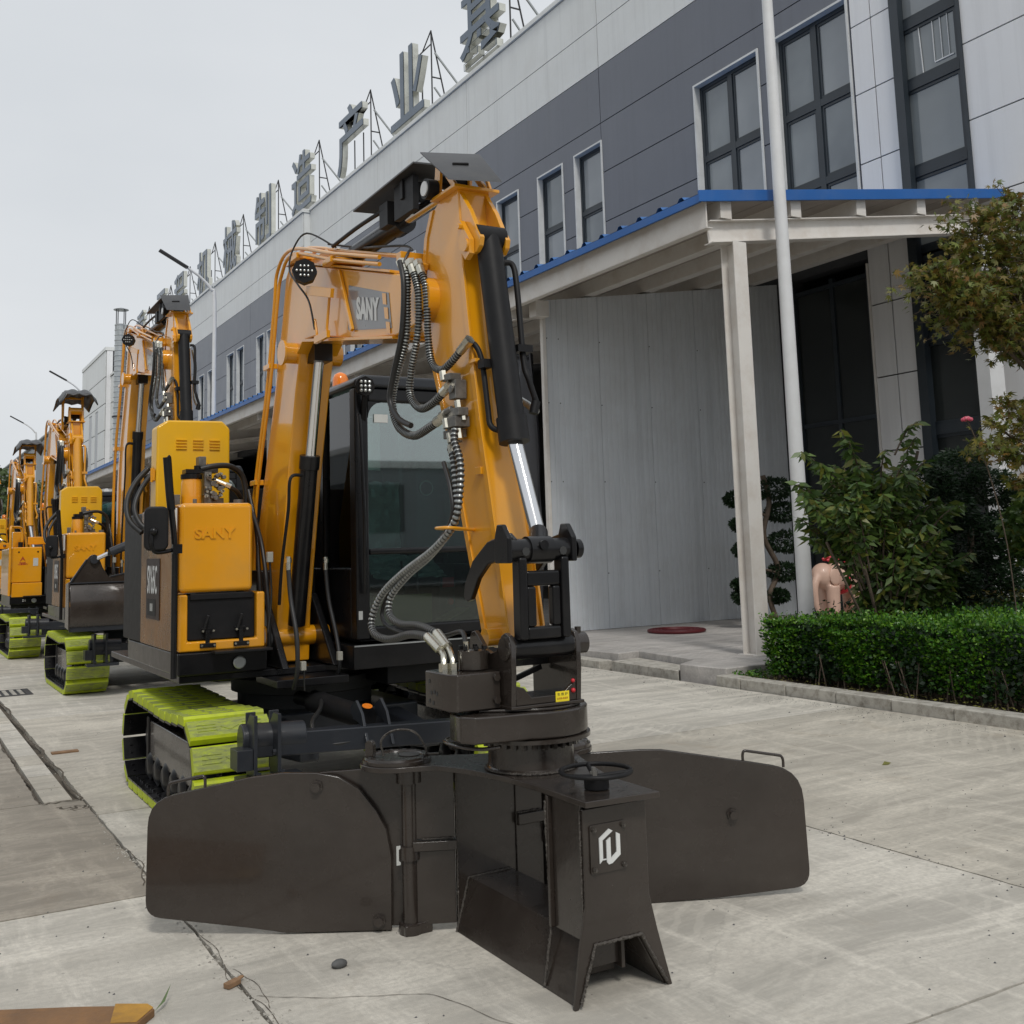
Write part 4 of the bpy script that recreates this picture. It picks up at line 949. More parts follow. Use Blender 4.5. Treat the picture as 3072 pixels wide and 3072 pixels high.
    c_ = MB().cyl(p0 + Vector((0, 0, 0)), p1, .054, 28).cyl(p1 + (p0 - p1).normalized() * .09, p1 - (p0 - p1).normalized() * .012, .062, 28).cyl((cx2 - .065, 3.83, 2.735), (cx2 + .065, 3.83, 2.735), .052, 24)
    mk('bucket_cylinder', T(c_), mb_, root, ang=30)
    mk('bucket_cylinder_rod', T(MB().cyl(p1, p2, .031, 24)), 'chrome', root)
    pp = MB().tube([(2.195, 3.81, 2.63), (2.235, 3.80, 2.62), (2.235, 3.77, 2.50), (2.225, 3.72, 2.20), (2.235, 3.70, 2.12), (2.26, 3.69, 2.03)], .013, 8)
    pp.box(2.19, 2.26, 3.70, 3.76, 2.235, 2.265); pp.cyl((2.26, 3.69, 2.03), (2.245, 3.69, 1.98), .02, 8)
    pp.tube([(2.04, 3.86, 2.28), (2.06, 3.83, 2.275), (2.075, 3.80, 2.20), (2.075, 3.76, 2.0), (2.075, 3.74, 1.93), (2.10, 3.70, 1.905)], .012, 8).box(2.055, 2.10, 3.75, 3.80, 2.17, 2.205)
    mk('cylinder_pipe', T(pp), 'black_matt' if variant == 'A' else 'yellow', root, ang=50)
    # hoses from boom to stick
    hA = [(1.97, 4.33, 2.72), (1.97, 4.29, 2.66), (1.97, 4.291, 2.569), (1.97, 4.310, 2.380), (1.97, 4.420, 2.229), (1.97, 4.471, 2.115), (1.97, 4.405, 1.998), (1.97, 4.249, 1.941), (1.97, 4.099, 1.957), (1.985, 3.99, 1.99)]
    hB = [(1.99, 4.28, 2.71), (1.99, 4.24, 2.64), (1.99, 4.211, 2.554), (1.99, 4.229, 2.390), (1.99, 4.302, 2.236), (1.99, 4.318, 2.131), (1.99, 4.221, 2.059), (1.99, 4.099, 2.062), (2.0, 3.96, 2.115)]
    hC = [(2.01, 4.24, 2.70), (2.01, 4.19, 2.62), (2.01, 4.173, 2.523), (2.01, 4.165, 2.356), (2.01, 4.132, 2.245), (2.01, 4.046, 2.202), (2.01, 3.956, 2.217), (2.03, 3.85, 2.28)]
    for h_, r_ in ((hA, .019), (hB, .018), (hC, .017)):
        hose('hydraulic_hose', LP(h_), r_, 'spring' if variant == 'A' else 'rubber', root, rib=.0135 if variant == 'A' else None, n=12)
        for q0, q1 in ((h_[0], h_[1]), (h_[-1], h_[-2])):
            v0 = Vector(q0); v1 = Vector(q1); dd = (v1 - v0).normalized(); mk('hose_fitting', T(MB().cyl(v0 - dd * .02, v0 + dd * .05, r_ * 1.15, 12).cyl(v0 - dd * .03, v0 - dd * .0, r_ * 1.4, 6)), 'zinc', root, ang=30)
    hose('hydraulic_hose', LP([(1.955, 4.33, 2.74), (1.95, 4.28, 2.62), (1.945, 4.30, 2.40), (1.945, 4.40, 2.23), (1.945, 4.44, 2.12), (1.95, 4.36, 2.03), (1.96, 4.25, 1.985)]), .013, 'rubber', root)
    mk('hose_clamp_bar', T(MB().box(1.96, 2.2, 4.33, 4.38, 2.74, 2.79).bar((1.98, 4.36, 2.76), (2.0, 4.27, 2.70), .03).bar((2.04, 4.36, 2.76), (2.04, 4.24, 2.70), .03)), 'yellow', root, bev=.003)
    # right-hand hose loops (white-green sleeves)
    hose('hydraulic_hose', LP([(2.27, 4.0, 2.62), (2.29, 3.98, 2.45), (2.285, 4.0, 2.25), (2.27, 3.9, 2.1), (2.265, 3.75, 2.02), (2.262, 3.695, 1.99)]), .016, 'spring', root, n=8)
    if variant == 'A':
        vb = MB().box(2.0, 2.055, 3.90, 3.96, 2.06, 2.14).box(1.985, 2.04, 3.92, 3.99, 2.14, 2.17).box(1.99, 2.04, 3.86, 3.99, 1.985, 2.02).box(1.98, 2.05, 3.87, 3.96, 1.94, 1.985).box(1.99, 2.05, 3.90, 4.0, 1.90, 1.935)
        vb.cyl((1.995, 3.92, 2.10), (1.985, 3.92, 2.10), .018, 12).cyl((2.02, 3.92, 2.05), (2.02, 3.915, 1.88), .014, 8).cyl((2.0, 3.96, 1.99), (2.0, 3.94, 1.84), .014, 8).cyl((1.98, 4.0, 2.0), (2.0, 3.93, 2.02), .016, 8)
        mk('valve_block', T(vb), 'cast', root, bev=.004)
        fz = MB()
        for (x, y, z, r_) in ((2.0, 3.99, 2.165, .016), (2.02, 3.90, 2.03, .014), (1.99, 3.955, 1.96, .015), (2.0, 3.945, 1.90, .012), (2.03, 3.88, 1.985, .013), (2.0, 3.935, 1.85, .013), (2.01, 3.88, 1.91, .014)): fz.cyl((x - .01, y, z + .02), (x - .01, y - .01, z - .02), r_, 6)
        mk('hose_fitting', T(fz), 'zinc', root, ang=20)
        lowA = [(1.985, 3.875, 1.93), (1.970, 3.859, 1.883), (1.963, 3.799, 1.792), (1.953, 3.784, 1.686), (1.941, 3.814, 1.552), (1.928, 3.973, 1.451), (1.914, 4.248, 1.354), (1.899, 4.444, 1.261), (1.883, 4.529, 1.155), (1.866, 4.468, 1.090), (1.849, 4.261, 1.078), (1.831, 4.008, 1.113), (1.813, 3.808, 1.115)]
        lowB = [(2.0, 3.955, 1.86), (1.982, 3.893, 1.800), (1.972, 3.859, 1.669), (1.959, 3.867, 1.547), (1.944, 4.033, 1.429), (1.929, 4.239, 1.342), (1.913, 4.384, 1.250), (1.896, 4.365, 1.173), (1.878, 4.214, 1.142), (1.859, 3.991, 1.147), (1.840, 3.784, 1.128)]
        lowC = [(1.965, 3.95, 1.80), (1.955, 3.87, 1.68), (1.950, 3.869, 1.554), (1.944, 4.109, 1.408), (1.934, 4.391, 1.295), (1.923, 4.504, 1.189), (1.911, 4.431, 1.123), (1.898, 4.129, 1.096), (1.885, 3.829, 1.113), (1.870, 3.642, 1.140), (1.855, 3.581, 1.106), (1.855, 3.575, 1.08)]
        if lift == 0:
            hose('hydraulic_hose', LP(lowA), .0165, 'spring', root, rib=.021, n=12); hose('hydraulic_hose', LP(lowB), .0155, 'spring', root, rib=.021, n=12); hose('hydraulic_hose', LP(lowC), .009, 'rubber', root)
            hf = MB()
            for q0, q1, q2 in (((1.813, 3.808, 1.115), (1.794, 3.66, 1.075), (1.775, 3.60, 1.005)), ((1.840, 3.784, 1.128), (1.82, 3.655, 1.085), (1.805, 3.585, 1.005))):
                hf.cyl(q0, q1, .0195, 14).tube([q1, (q1[0] - .006, q1[1] - .03, q1[2] - .012), ((q1[0] + q2[0]) / 2 - .004, q2[1] + .01, (q1[2] + q2[2]) / 2), q2], .0115, 10, 4).cyl((q2[0], q2[1], q2[2] + .03), q2, .019, 6)
            hf.cyl((1.855, 3.575, 1.11), (1.855, 3.575, 1.08), .010, 6); mk('hose_fitting', T(hf), 'zinc', root, ang=30)
        ring = MB(); ring.tube([(2.06, 3.88, 1.52), (1.98, 3.82, 1.525), (1.90, 3.79, 1.53), (1.885, 3.86, 1.53), (1.93, 3.92, 1.53), (2.06, 3.93, 1.525)], .007, 8); mk('hose_guide', T(ring), 'yellow', root, ang=60)
        # work light on the boom + bracket + wire
        wl = MB(); wl.cyl((1.95, 5.60, 2.985), (1.915, 5.50, 2.975), .068, 8); l1 = mk('work_light', T(wl), 'black_matt', root, ang=30)
        lens = MB()
        for i in range(-2, 3):
            for j in range(-1, 2):
                if abs(i) == 2 and j: continue
                lens.sphere((1.915 + i * .02, 5.500 - i * .005, 2.975 + j * .026), .008, 4)
        mk('lamp_lens', T(lens), 'galv', l1)
        mk('light_bracket', T(MB().bar((1.96, 5.58, 2.885), (1.98, 5.25, 2.80), .02, .05).tube([(1.99, 5.32, 2.80), (1.99, 5.36, 2.64), (1.99, 5.36, 2.61)], .008, 6, 3).tube([(1.99, 5.55, 2.72), (1.99, 5.52, 2.64), (1.99, 5.52, 2.61)], .008, 6, 3).box(1.98, 2.0, 5.34, 5.54, 2.58, 2.62)), 'yellow', root, bev=.002)
        mk('lamp_cable', T(MB().tube([(2.09, 5.48, 3.12), (2.0, 5.7, 3.25), (1.96, 5.83, 3.18), (1.93, 5.80, 3.05), (1.93, 5.65, 2.93), (1.96, 5.56, 2.82), (1.985, 5.54, 2.66)], .0055, 6)), 'rubber', root)
        mk('loose_cable', T(MB().tube([(2.09, 5.6, 3.17), (2.12, 5.2, 3.05), (2.08, 4.9, 2.97), (2.10, 4.6, 2.90), (2.06, 4.42, 2.83), (2.0, 4.33, 2.79), (1.96, 4.31, 2.70), (1.955, 4.29, 2.55)], .006, 6)), 'rubber', root)
    if variant != 'A' or lift:
        # plain lower end with link, hidden or far
        mk('link', T(MB().bar((2.14, 3.50, 1.47), (2.14, 3.55, 1.12), .16, .05)), 'black_paint', root, bev=.01)
    return bo

def make_exc(loc, label, lift=0, variant='A', full=True, body='sany'):
    root = thing('excavator', label, 'excavator', loc, 'row of yellow excavators in the factory yard')
    D = Vector(loc) - Vector((2.36, 6.7, 0))
    def S(mb): mb.v = [(p[0] + D.x, p[1] + D.y, p[2] + D.z) for p in mb.v]; return mb
    def P(l): return [(p[0] + D.x, p[1] + D.y, p[2] + D.z) for p in l]
    def K(name, mb, m, parent=root, **kw): return mk(name, S(mb), m, parent, **kw)
    make_track(root, 1.39 + D.x, 1.83 + D.x, 5.70 + D.y, 7.64 + D.y, .615); make_track(root, 3.02 + D.x, 3.46 + D.x, 5.70 + D.y, 7.64 + D.y, .615)
    # centre frame, slew ring
    K('undercarriage', MB().box(1.83, 2.90, 6.25, 7.1, .28, .52).yz([(6.25, .30), (5.7, .34), (5.7, .44), (6.25, .5)], 1.95, 2.06).yz([(6.25, .30), (5.7, .34), (5.7, .44), (6.25, .5)], 2.66, 2.78), 'grey_black', bev=.015)
    K('slew_ring', MB().lathe((2.36, 6.80, .5), UP, [(0, .42), (.10, .42), (.11, .46), (.19, .46), (.20, .40), (.25, .40)], 36), 'interior', ang=30)
    # blade frame stub with cross beam and brackets
    K('blade_arm', MB().bar((1.62, 5.50, .50), (2.92, 5.42, .46), .10, .115).cyl((1.575, 5.52, .53), (1.90, 5.50, .52), .075, 24), 'grey_black', bev=.008)
    for xx in (1.60, 1.72):
        K('blade_bracket', MB().yz([(5.36, .36), (5.50, .36), (5.50, .60), (5.44, .66), (5.36, .66)], xx, xx + .018).box(xx, xx + .05, 5.50, 5.515, .38, .66), 'grey_black', bev=.004)
    K('bracket_bolt', MB().cyl((1.60, 5.40, .47), (1.585, 5.40, .47), .016, 6).cyl((1.72, 5.40, .47), (1.705, 5.40, .47), .016, 6).cyl((1.62, 5.36, .38), (1.62, 5.345, .38), .014, 6).cyl((1.74, 5.36, .38), (1.74, 5.345, .38), .014, 6), 'grey_black', ang=20)
    K('bracket_foot', MB().box(1.54, 1.86, 5.36, 5.50, .33, .36).box(1.52, 1.60, 5.37, 5.50, .40, .50), 'grey_black', bev=.004)
    K('blade_cylinder', MB().cyl((2.17, 6.1, .60), (2.27, 5.55, .56), .062, 22).cyl((2.13, 6.25, .61), (2.17, 6.1, .60), .04, 16), 'black_matt', ang=30)
    for dx_ in (-.07, .07): K('cylinder_ear', MB().yz([(5.62, .62), (5.54, .66), (5.46, .60), (5.38, .44), (5.43, .44), (5.50, .55), (5.60, .56)], 2.28 + dx_ - .008, 2.28 + dx_ + .008), 'grey_black', bev=.003)
    if full: K('orange_sticker', MB().lathe((2.265, 5.53, .625), (0, -.35, .9), [(0, .028), (.002, .028)], 16), 'orange')
    K('hydraulic_hose', MB().tube([(2.18, 6.0, .63), (2.10, 5.8, .60), (1.99, 5.62, .56), (1.97, 5.5, .50), (2.02, 5.44, .47), (2.12, 5.43, .47)], .012, 8), 'rubber')
    # upper structure
    K('floor_plate', MB().box(1.44, 3.34, 6.25, 8.35, .745, .785).box(1.92, 2.35, 6.0, 6.4, .70, .745), 'black_paint', bev=.006)
    pts = [(1.42, 6.20), (1.93, 6.20), (1.93, 8.3), (1.95, 8.35), (1.70, 8.30), (1.50, 8.05), (1.42, 7.6)]
    K('skirt', MB().xy([(x, y) for x, y in pts], .787, .915), 'black_paint', bev=.012)
    K('tail', MB().xy([(1.95, 7.3), (3.32, 7.3), (3.32, 7.9), (3.05, 8.35), (2.4, 8.5), (1.95, 8.36)], .787, 1.35), 'black_paint', bev=.05)
    if body == 'sany':
        # lower tool box: yellow U frame with black door, latches
        K('toolbox_frame', MB().xz([(1.425, .918), (1.915, .918), (1.915, 1.235), (1.865, 1.235), (1.865, .975), (1.475, .975), (1.475, 1.235), (1.425, 1.235)], 6.205, 6.5), 'yellow', bev=.012)
        dr_ = K('toolbox_door', MB().box(1.478, 1.862, 6.235, 6.5, .978, 1.232).box(1.49, 1.85, 6.222, 6.236, 1.20, 1.238), 'black_matt', bev=.010)
        for xx in (1.585, 1.775):
            lt = MB().box(xx - .012, xx + .012, 6.20, 6.234, .955, 1.03).bar((xx - .02, 6.214, 1.03), (xx + .005, 6.205, 1.115), .018, .016).box(xx - .045, xx + .045, 6.192, 6.204, .937, .962).box(xx - .03, xx + .03, 6.222, 6.234, 1.02, 1.045)
            lt2 = MB()
            for q in ((xx - .035, .95), (xx + .035, .95), (xx - .03, 1.03), (xx + .03, 1.03)): lt2.cyl((q[0], 6.192, q[1]), (q[0], 6.186, q[1]), .007, 6)
            lo = mk('latch', S(lt), 'black_paint', dr_, bev=.003); mk('latch_bolt', S(lt2), 'zinc', dr_)
        bx = K('front_cover', MB().box(1.43, 1.845, 6.21, 6.80, 1.243, 1.748), 'yellow', bev=.028, seg=4)
        mk('embossed_lettering', S(text('SANY', .062, (1.625, 6.2115, 1.575), PX_, UP, NY, .009, .03, .232)), 'yellow', bx, bev=0)
        K('side_cover', MB().box(1.405, 1.43, 6.24, 7.16, .918, 1.735), 'side_reflection', bev=.012, seg=3)
        if full or True:
            dk = K('model_plate', MB().box(1.401, 1.4045, 6.60, 6.97, 1.08, 1.44), 'decal_dark', smooth=False)
            mk('model_lettering', S(text('SY65C', .17, (1.3998, 6.795, 1.315), NY, UP, NX, .001, .01, .27)), 'white_print', dk, smooth=False)
            mk('model_badge', S(MB().box(1.3995, 1.4005, 6.70, 6.93, 1.10, 1.20)), 'black_matt', dk, smooth=False)
            mk('badge_print', S(text('III', .045, (1.3990, 6.81, 1.150), NY, UP, NX, .0005, .03, .07)), 'sticker_white', dk, smooth=False)
        K('rear_side_panel', MB().box(1.41, 1.45, 7.165, 7.75, .918, 1.73), 'black_matt', bev=.012)
    else:
        K('front_cover', MB().box(1.43, 1.86, 6.205, 6.9, 1.12, 1.66), 'yellow', bev=.016); K('lower_cover', MB().box(1.44, 1.87, 6.19, 6.9, .90, 1.115), 'yellow', bev=.010)
        K('side_cover', MB().box(1.405, 1.43, 6.24, 7.6, .918, 1.64), 'yellow', bev=.012)
        bx = K('lock', MB().lathe((1.53, 6.206, 1.585), NY, [(0, .013), (.006, .013)], 12).lathe((1.80, 6.206, 1.585), NY, [(0, .013), (.006, .013)], 12), 'black_paint')
        K('white_label', MB().box(1.735, 1.805, 6.200, 6.203, 1.37, 1.49), 'sticker_white', smooth=False)
        lg = MB()
        for poly in ([(0, .075), (-.037, 0), (-.028, 0), (-.001, .03)], [(.002, .075), (.002, .032), (.028, .01), (.037, 0), (.040, .004)], [(-.045, -.028), (-.038, -.006), (-.03, -.018), (.028, -.018), (.036, -.006), (.045, -.028)]): lg.xz([(1.585 + x, 1.445 + z) for x, z in poly], 6.2025, 6.2045)
        K('triangle_emblem', lg, 'ink_red', smooth=False); K('emblem_lettering', text('山重建机', .028, (1.59, 6.2045, 1.40), PX_, UP, NY, .001, .03, .135), 'ink_red', smooth=False)
        K('plate_number', text('Z16', .035, (1.62, 6.19, .85), PX_, UP, NY, .002, .02, .05), 'white_print', smooth=False)
        K('handrail', MB().tube([(1.40, 6.12, .93), (1.40, 6.12, 1.55), (1.40, 6.13, 1.93), (1.44, 6.2, 1.965), (1.55, 6.3, 1.96), (1.58, 6.33, 1.9), (1.58, 6.33, 1.66)], .02, 8).bar((1.40, 6.12, 1.32), (1.43, 6.25, 1.32), .02), 'yellow', ang=60)
        K('top_cover', MB().box(1.46, 1.62, 6.45, 6.9, 1.66, 1.90).box(1.68, 1.98, 6.5, 6.54, 1.70, 1.82), 'yellow', bev=.01)
        K('cap', MB().cyl((1.56, 6.32, 1.66), (1.56, 6.32, 1.74), .035, 14), 'black_matt', ang=30)
    # engine hood
    if body == 'sany' or body == 'hood':
        hx = [(1.455, 1.25), (1.925, 1.25), (1.925, 2.27), (1.875, 2.32), (1.525, 2.315), (1.46, 2.27)]
        hz = MB(); hz.xz(hx, 7.0, 7.17); ho = K('engine_hood', hz, 'yellow_hood', bev=.014, seg=3)
        lv = MB()
        for i in range(3):
            for j in range(4):
                x0 = 1.575 + i * .108 if False else 1.578 + i * .106; z0 = 2.195 - j * .019 * 1.0
                lv.prism([(0, 0), (-.010, -.002), (-.010, -.008), (0, -.012)], (x0, 7.0, z0), (0, 1, 0), (0, 0, 1), (.066, 0, 0))
        mk('louvre', S(lv), 'yellow_hood', ho, smooth=False, kind='stuff')
        arch = [(1.70, 1.95), (1.70, 2.0)] + [(1.75 + .05 * math.cos(R(a)), 2.0 + .05 * math.sin(R(a))) for a in (150, 120, 90, 60, 30)] + [(1.80, 2.0), (1.80, 1.95)]
        mk('hinge_opening', S(MB().xz(arch, 6.996, 7.0)), 'interior', ho, smooth=False)
        mk('hinge', S(MB().box(1.705, 1.768, 6.955, 6.995, 1.985, 2.04)), 'yellow', ho, bev=.004); mk('hinge_bolt', S(MB().cyl((1.737, 6.955, 2.012), (1.737, 6.945, 2.012), .017, 6)), 'zinc', ho)
        K('side_hinge', MB().box(1.44, 1.455, 7.02, 7.10, 1.93, 2.0).cyl((1.44, 7.04, 1.92), (1.44, 7.04, 2.01), .010, 8), 'yellow', bev=.002)
        # filter canister, pump cluster
        K('filter_canister', MB().lathe((1.605, 6.70, 1.70), UP, [(0, .058), (.02, .062), (.19, .062), (.205, .058), (.215, .058)], 24), 'yellow', ang=30)
        K('filter_head', MB().lathe((1.605, 6.70, 1.915), UP, [(0, .06), (.004, .064), (.03, .064), (.034, .05)], 24).box(1.56, 1.66, 6.65, 6.75, 1.95, 1.975).cyl((1.64, 6.7, 1.975), (1.64, 6.7, 2.0), .02, 10), 'black_paint', ang=30)
        vb = MB().box(1.675, 1.72, 6.66, 6.74, 1.74, 1.96).box(1.65, 1.78, 6.74, 6.82, 1.96, 2.0).box(1.70, 1.80, 6.68, 6.78, 1.72, 1.80).box(1.655, 1.70, 6.72, 6.8, 2.0, 2.06)
        rr_ = random.Random(3)
        for i in range(26): x, z = rr_.uniform(1.68, 1.80), rr_.uniform(1.74, 1.95); vb.cyl((x, 6.70, z), (x + rr_.uniform(-.01, .01), 6.64, z + rr_.uniform(-.01, .01)), rr_.uniform(.006, .018), rr_.choice((6, 8, 12)))
        K('valve_block', vb, 'cast', bev=.003)
        fz = MB()
        for i in range(12): x, z = rr_.uniform(1.66, 1.80), rr_.uniform(1.72, 1.99); fz.cyl((x, 6.65, z), (x, 6.628, z), rr_.uniform(.006, .011), 6)
        fz.cyl((1.74, 6.66, 1.91), (1.80, 6.64, 1.88), .014, 8).cyl((1.80, 6.64, 1.88), (1.83, 6.63, 1.865), .017, 6); K('hose_fitting', fz, 'zinc', ang=20)
        K('hydraulic_hose', MB().tube([(1.66, 6.70, 1.98), (1.75, 6.70, 2.0), (1.85, 6.72, 2.0), (1.93, 6.75, 1.95), (1.96, 6.76, 1.86), (1.965, 6.76, 1.76)], .018, 10), 'rubber')
        K('hydraulic_hose', MB().tube([(1.82, 6.63, 1.865), (1.87, 6.65, 1.84), (1.92, 6.7, 1.78), (1.93, 6.72, 1.73)], .014, 10), 'rubber')
        K('hydraulic_hose', MB().tube([(1.45, 7.2, 2.02), (1.36, 7.15, 1.92), (1.30, 7.08, 1.80), (1.30, 7.0, 1.68), (1.36, 6.92, 1.60)], .018, 10), 'rubber')
        K('hydraulic_hose', MB().tube([(1.46, 7.12, 1.98), (1.38, 7.06, 1.88), (1.33, 7.0, 1.76), (1.35, 6.93, 1.66), (1.41, 6.88, 1.60)], .016, 10), 'rubber')
        K('small_fitting', MB().box(1.495, 1.53, 6.66, 6.72, 1.75, 1.82).cyl((1.53, 6.3, 1.75), (1.53, 6.3, 1.775), .012, 8).cyl((1.84, 6.5, 1.75), (1.84, 6.5, 1.78), .03, 12), 'cast', bev=.002)
        K('deck', MB().box(1.46, 1.90, 6.55, 7.0, 1.66, 1.70), 'black_paint', bev=.004)
        # mirror, post
        K('guard_post', MB().tube([(1.305, 5.98, 1.985), (1.31, 5.98, 1.95), (1.33, 5.99, 1.70), (1.352, 6.0, 1.50), (1.358, 6.02, 1.2), (1.362, 6.04, .80)], .017, 12), 'black_paint', ang=50)
        K('post_pad', MB().tube([(1.30, 5.975, 1.985), (1.318, 5.985, 1.80), (1.33, 5.99, 1.70)], .022, 12), 'black_matt', ang=50)
        K('mirror_arm', MB().tube([(1.36, 5.995, 1.49), (1.28, 5.97, 1.475), (1.235, 5.95, 1.48), (1.215, 5.93, 1.52), (1.21, 5.93, 1.58)], .012, 10).box(1.335, 1.385, 5.965, 6.0, 1.465, 1.515), 'black_paint', ang=50)
        mr = K('mirror', MB().prism(rrect(.125, .235, .035, 5), (1.24, 5.93, 1.60), (.98, -.18, 0), (0, 0, 1), (.012, .07, 0)), 'black_matt', bev=.012)
        mk('mirror_mount', S(MB().sphere((1.225, 5.92, 1.585), .022, 6)), 'black_paint', mr)
        K('brown_tab', MB().box(1.395, 1.41, 6.2, 6.24, 1.55, 1.72), 'steel_beige', bev=.004)
    # swing post and centre clutter between tool box and cab
    K('swing_casting', MB().yz([(6.1, .79), (6.75, .79), (6.75, 1.15), (6.5, 1.2), (6.25, .95)], 1.985, 2.03).yz([(6.1, .79), (6.75, .79), (6.75, 1.15), (6.5, 1.2), (6.25, .95)], 2.29, 2.34).box(1.97, 2.35, 6.55, 6.9, .79, 1.35), 'black_paint', bev=.012)
    K('inner_wall', MB().box(1.93, 1.95, 6.85, 7.9, .79, 1.75).box(1.95, 2.36, 7.4, 7.45, .79, 1.9), 'black_matt', bev=.004)
    for pts_ in ([(1.985, 5.995, 1.355), (1.99, 5.97, 1.19), (2.0, 5.90, .99), (2.0, 5.89, .80), (2.0, 5.95, .70)], [(2.28, 6.19, 1.344), (2.29, 6.17, 1.17), (2.31, 6.10, .96), (2.31, 6.05, .80), (2.3, 6.1, .7)], [(1.96, 6.6, 1.7), (1.955, 6.4, 1.5), (1.96, 6.3, 1.2), (1.97, 6.3, .9)], [(1.96, 6.7, 1.85), (1.98, 6.6, 1.6), (1.97, 6.5, 1.3), (1.99, 6.5, 1.0)]):
        K('hydraulic_hose', MB().tube(pts_, .013, 10), 'rubber')
    K('hose_fitting', MB().cyl((1.985, 5.996, 1.43), (1.985, 5.996, 1.355), .014, 10).cyl((1.985, 5.996, 1.42), (1.985, 5.996, 1.395), .019, 6).cyl((2.28, 6.195, 1.42), (2.28, 6.192, 1.344), .014, 10).cyl((2.28, 6.195, 1.41), (2.28, 6.195, 1.385), .019, 6), 'zinc', ang=20)
    K('junction_box', MB().box(1.915, 1.95, 6.16, 6.19, 1.40, 1.46).box(2.02, 2.05, 5.88, 5.91, .80, .85).box(2.27, 2.30, 5.97, 6.0, .83, .88), 'dull_beige', bev=.004)
    K('wire', MB().tube([(2.04, 5.89, .80), (2.04, 5.89, .74), (2.042, 5.89, .69)], .004, 6, 3).tube([(1.935, 6.18, 1.40), (1.95, 6.2, 1.2), (1.93, 6.2, 1.0)], .006, 6), 'rubber')
    K('front_lamp', MB().lathe((1.76, 6.185, .845), NY, [(0, .036), (.006, .036), (.01, .030)], 20), 'galv', ang=30)
    K('step_plate', MB().box(1.60, 1.93, 6.10, 6.2, .905, .92), 'black_matt', bev=.004)
    # cab
    X0, X1, YF, YB, ZB, ZT = 2.40, 3.36, 6.0, 7.35, .93, 2.43
    K('under_cab_tank', MB().box(2.62, 3.36, 6.08, 7.3, .655, .765), 'black_matt', bev=.01); K('cab_base', MB().box(2.36, 3.42, 5.95, 7.4, .77, .905), 'black_paint', bev=.006); K('cab_base_trim', MB().box(2.36, 3.42, 5.942, 5.948, .90, .908), 'galv', smooth=False)
    fm = MB()
    for xa_, xb_ in ((X0, X0 + .085), (X1 - .085, X1)):
        for ya_, yb_ in ((YF, YF + .10), (YB - .09, YB)): fm.box(xa_, xb_, ya_, yb_, ZB, ZT)
    fm.box(X0, X0 + .07, YF + .55, YF + .62, ZB, ZT)
    fm.box(X0 + .085, X1 - .085, YF + .002, YF + .08, ZB, ZB + .075).box(X0 + .085, X1 - .085, YF + .004, YF + .06, 1.425, 1.462).box(X0 + .085, X1 - .085, YF + .002, YF + .10, ZT - .085, ZT)
    fm.box(X0 + .002, X0 + .06, YF + .10, YB - .09, ZB, ZB + .42).box(X1 - .06, X1 - .002, YF + .10, YB - .09, ZB, ZB + .42).box(X0 + .085, X1 - .085, YB - .06, YB - .002, ZB, ZB + .5)
    K('cab_frame', fm, 'black_paint', bev=.014, seg=3)
    K('cab_roof', MB().xz([(X0 - .01, ZT + .002), (X1 + .01, ZT + .002), (X1 - .03, ZT + .075), (X0 + .05, ZT + .075), (X0 - .01, ZT + .04)], YF - .02, YB + .02), 'grey_black', bev=.02, seg=3)
    fcor = MB()   # rounded upper corners of the windscreen
    for sx_, xc in ((1, X0 + .085), (-1, X1 - .085)):
        pol = [(xc, ZT - .085)] + [(xc + sx_ * (.10 - .10 * math.cos(R(a))), ZT - .085 - .10 + .10 * math.sin(R(a))) for a in range(0, 91, 15)]
        fcor = MB().xz(pol, YF + .004, YF + .05); K('windscreen_corner', fcor, 'black_paint', smooth=False)
    K('windscreen', MB().box(X0 + .086, X1 - .086, YF + .025, YF + .030, 1.463, ZT - .086), 'cab_glass', smooth=False)
    K('lower_window', MB().box(X0 + .086, X1 - .086, YF + .025, YF + .030, ZB + .076, 1.424), 'cab_glass_low', smooth=False)
    K('side_window', MB().box(X0 + .025, X0 + .030, YF + .101, YF + .549, ZB + .421, ZT - .01), 'cab_glass_low', smooth=False); K('side_window', MB().box(X0 + .025, X0 + .030, YF + .621, YB - .091, ZB + .421, ZT - .01), 'cab_glass_low', smooth=False)
    K('rear_window', MB().box(X0 + .086, X1 - .086, YB - .03, YB - .025, ZB + .501, ZT - .01), 'cab_glass_low', smooth=False); K('side_window', MB().box(X1 - .03, X1 - .025, YF + .101, YB - .091, ZB + .421, ZT - .01), 'cab_glass_low', smooth=False)
    K('seat', MB().box(2.72, 3.16, 6.75, 7.2, 1.15, 1.30).box(2.74, 3.14, 7.08, 7.22, 1.30, 1.85).box(2.82, 3.06, 7.10, 7.2, 1.87, 2.02), 'seat', bev=.04, seg=3)
    K('console', MB().box(2.56, 2.70, 6.5, 7.1, .95, 1.32).box(3.18, 3.30, 6.5, 7.1, .95, 1.35).bar((2.63, 6.5, 1.32), (2.63, 6.44, 1.55), .025).bar((3.23, 6.5, 1.35), (3.23, 6.44, 1.56), .025).bar((2.85, 6.3, .95), (2.85, 6.36, 1.38), .016).bar((2.95, 6.3, .95), (2.95, 6.36, 1.38), .016).bar((2.75, 6.28, .95), (2.75, 6.36, 1.25), .016), 'seat', bev=.008)
    K('cab_floor', MB().box(X0 + .06, X1 - .06, YF + .1, YB - .1, .915, .945), 'seat', smooth=False)
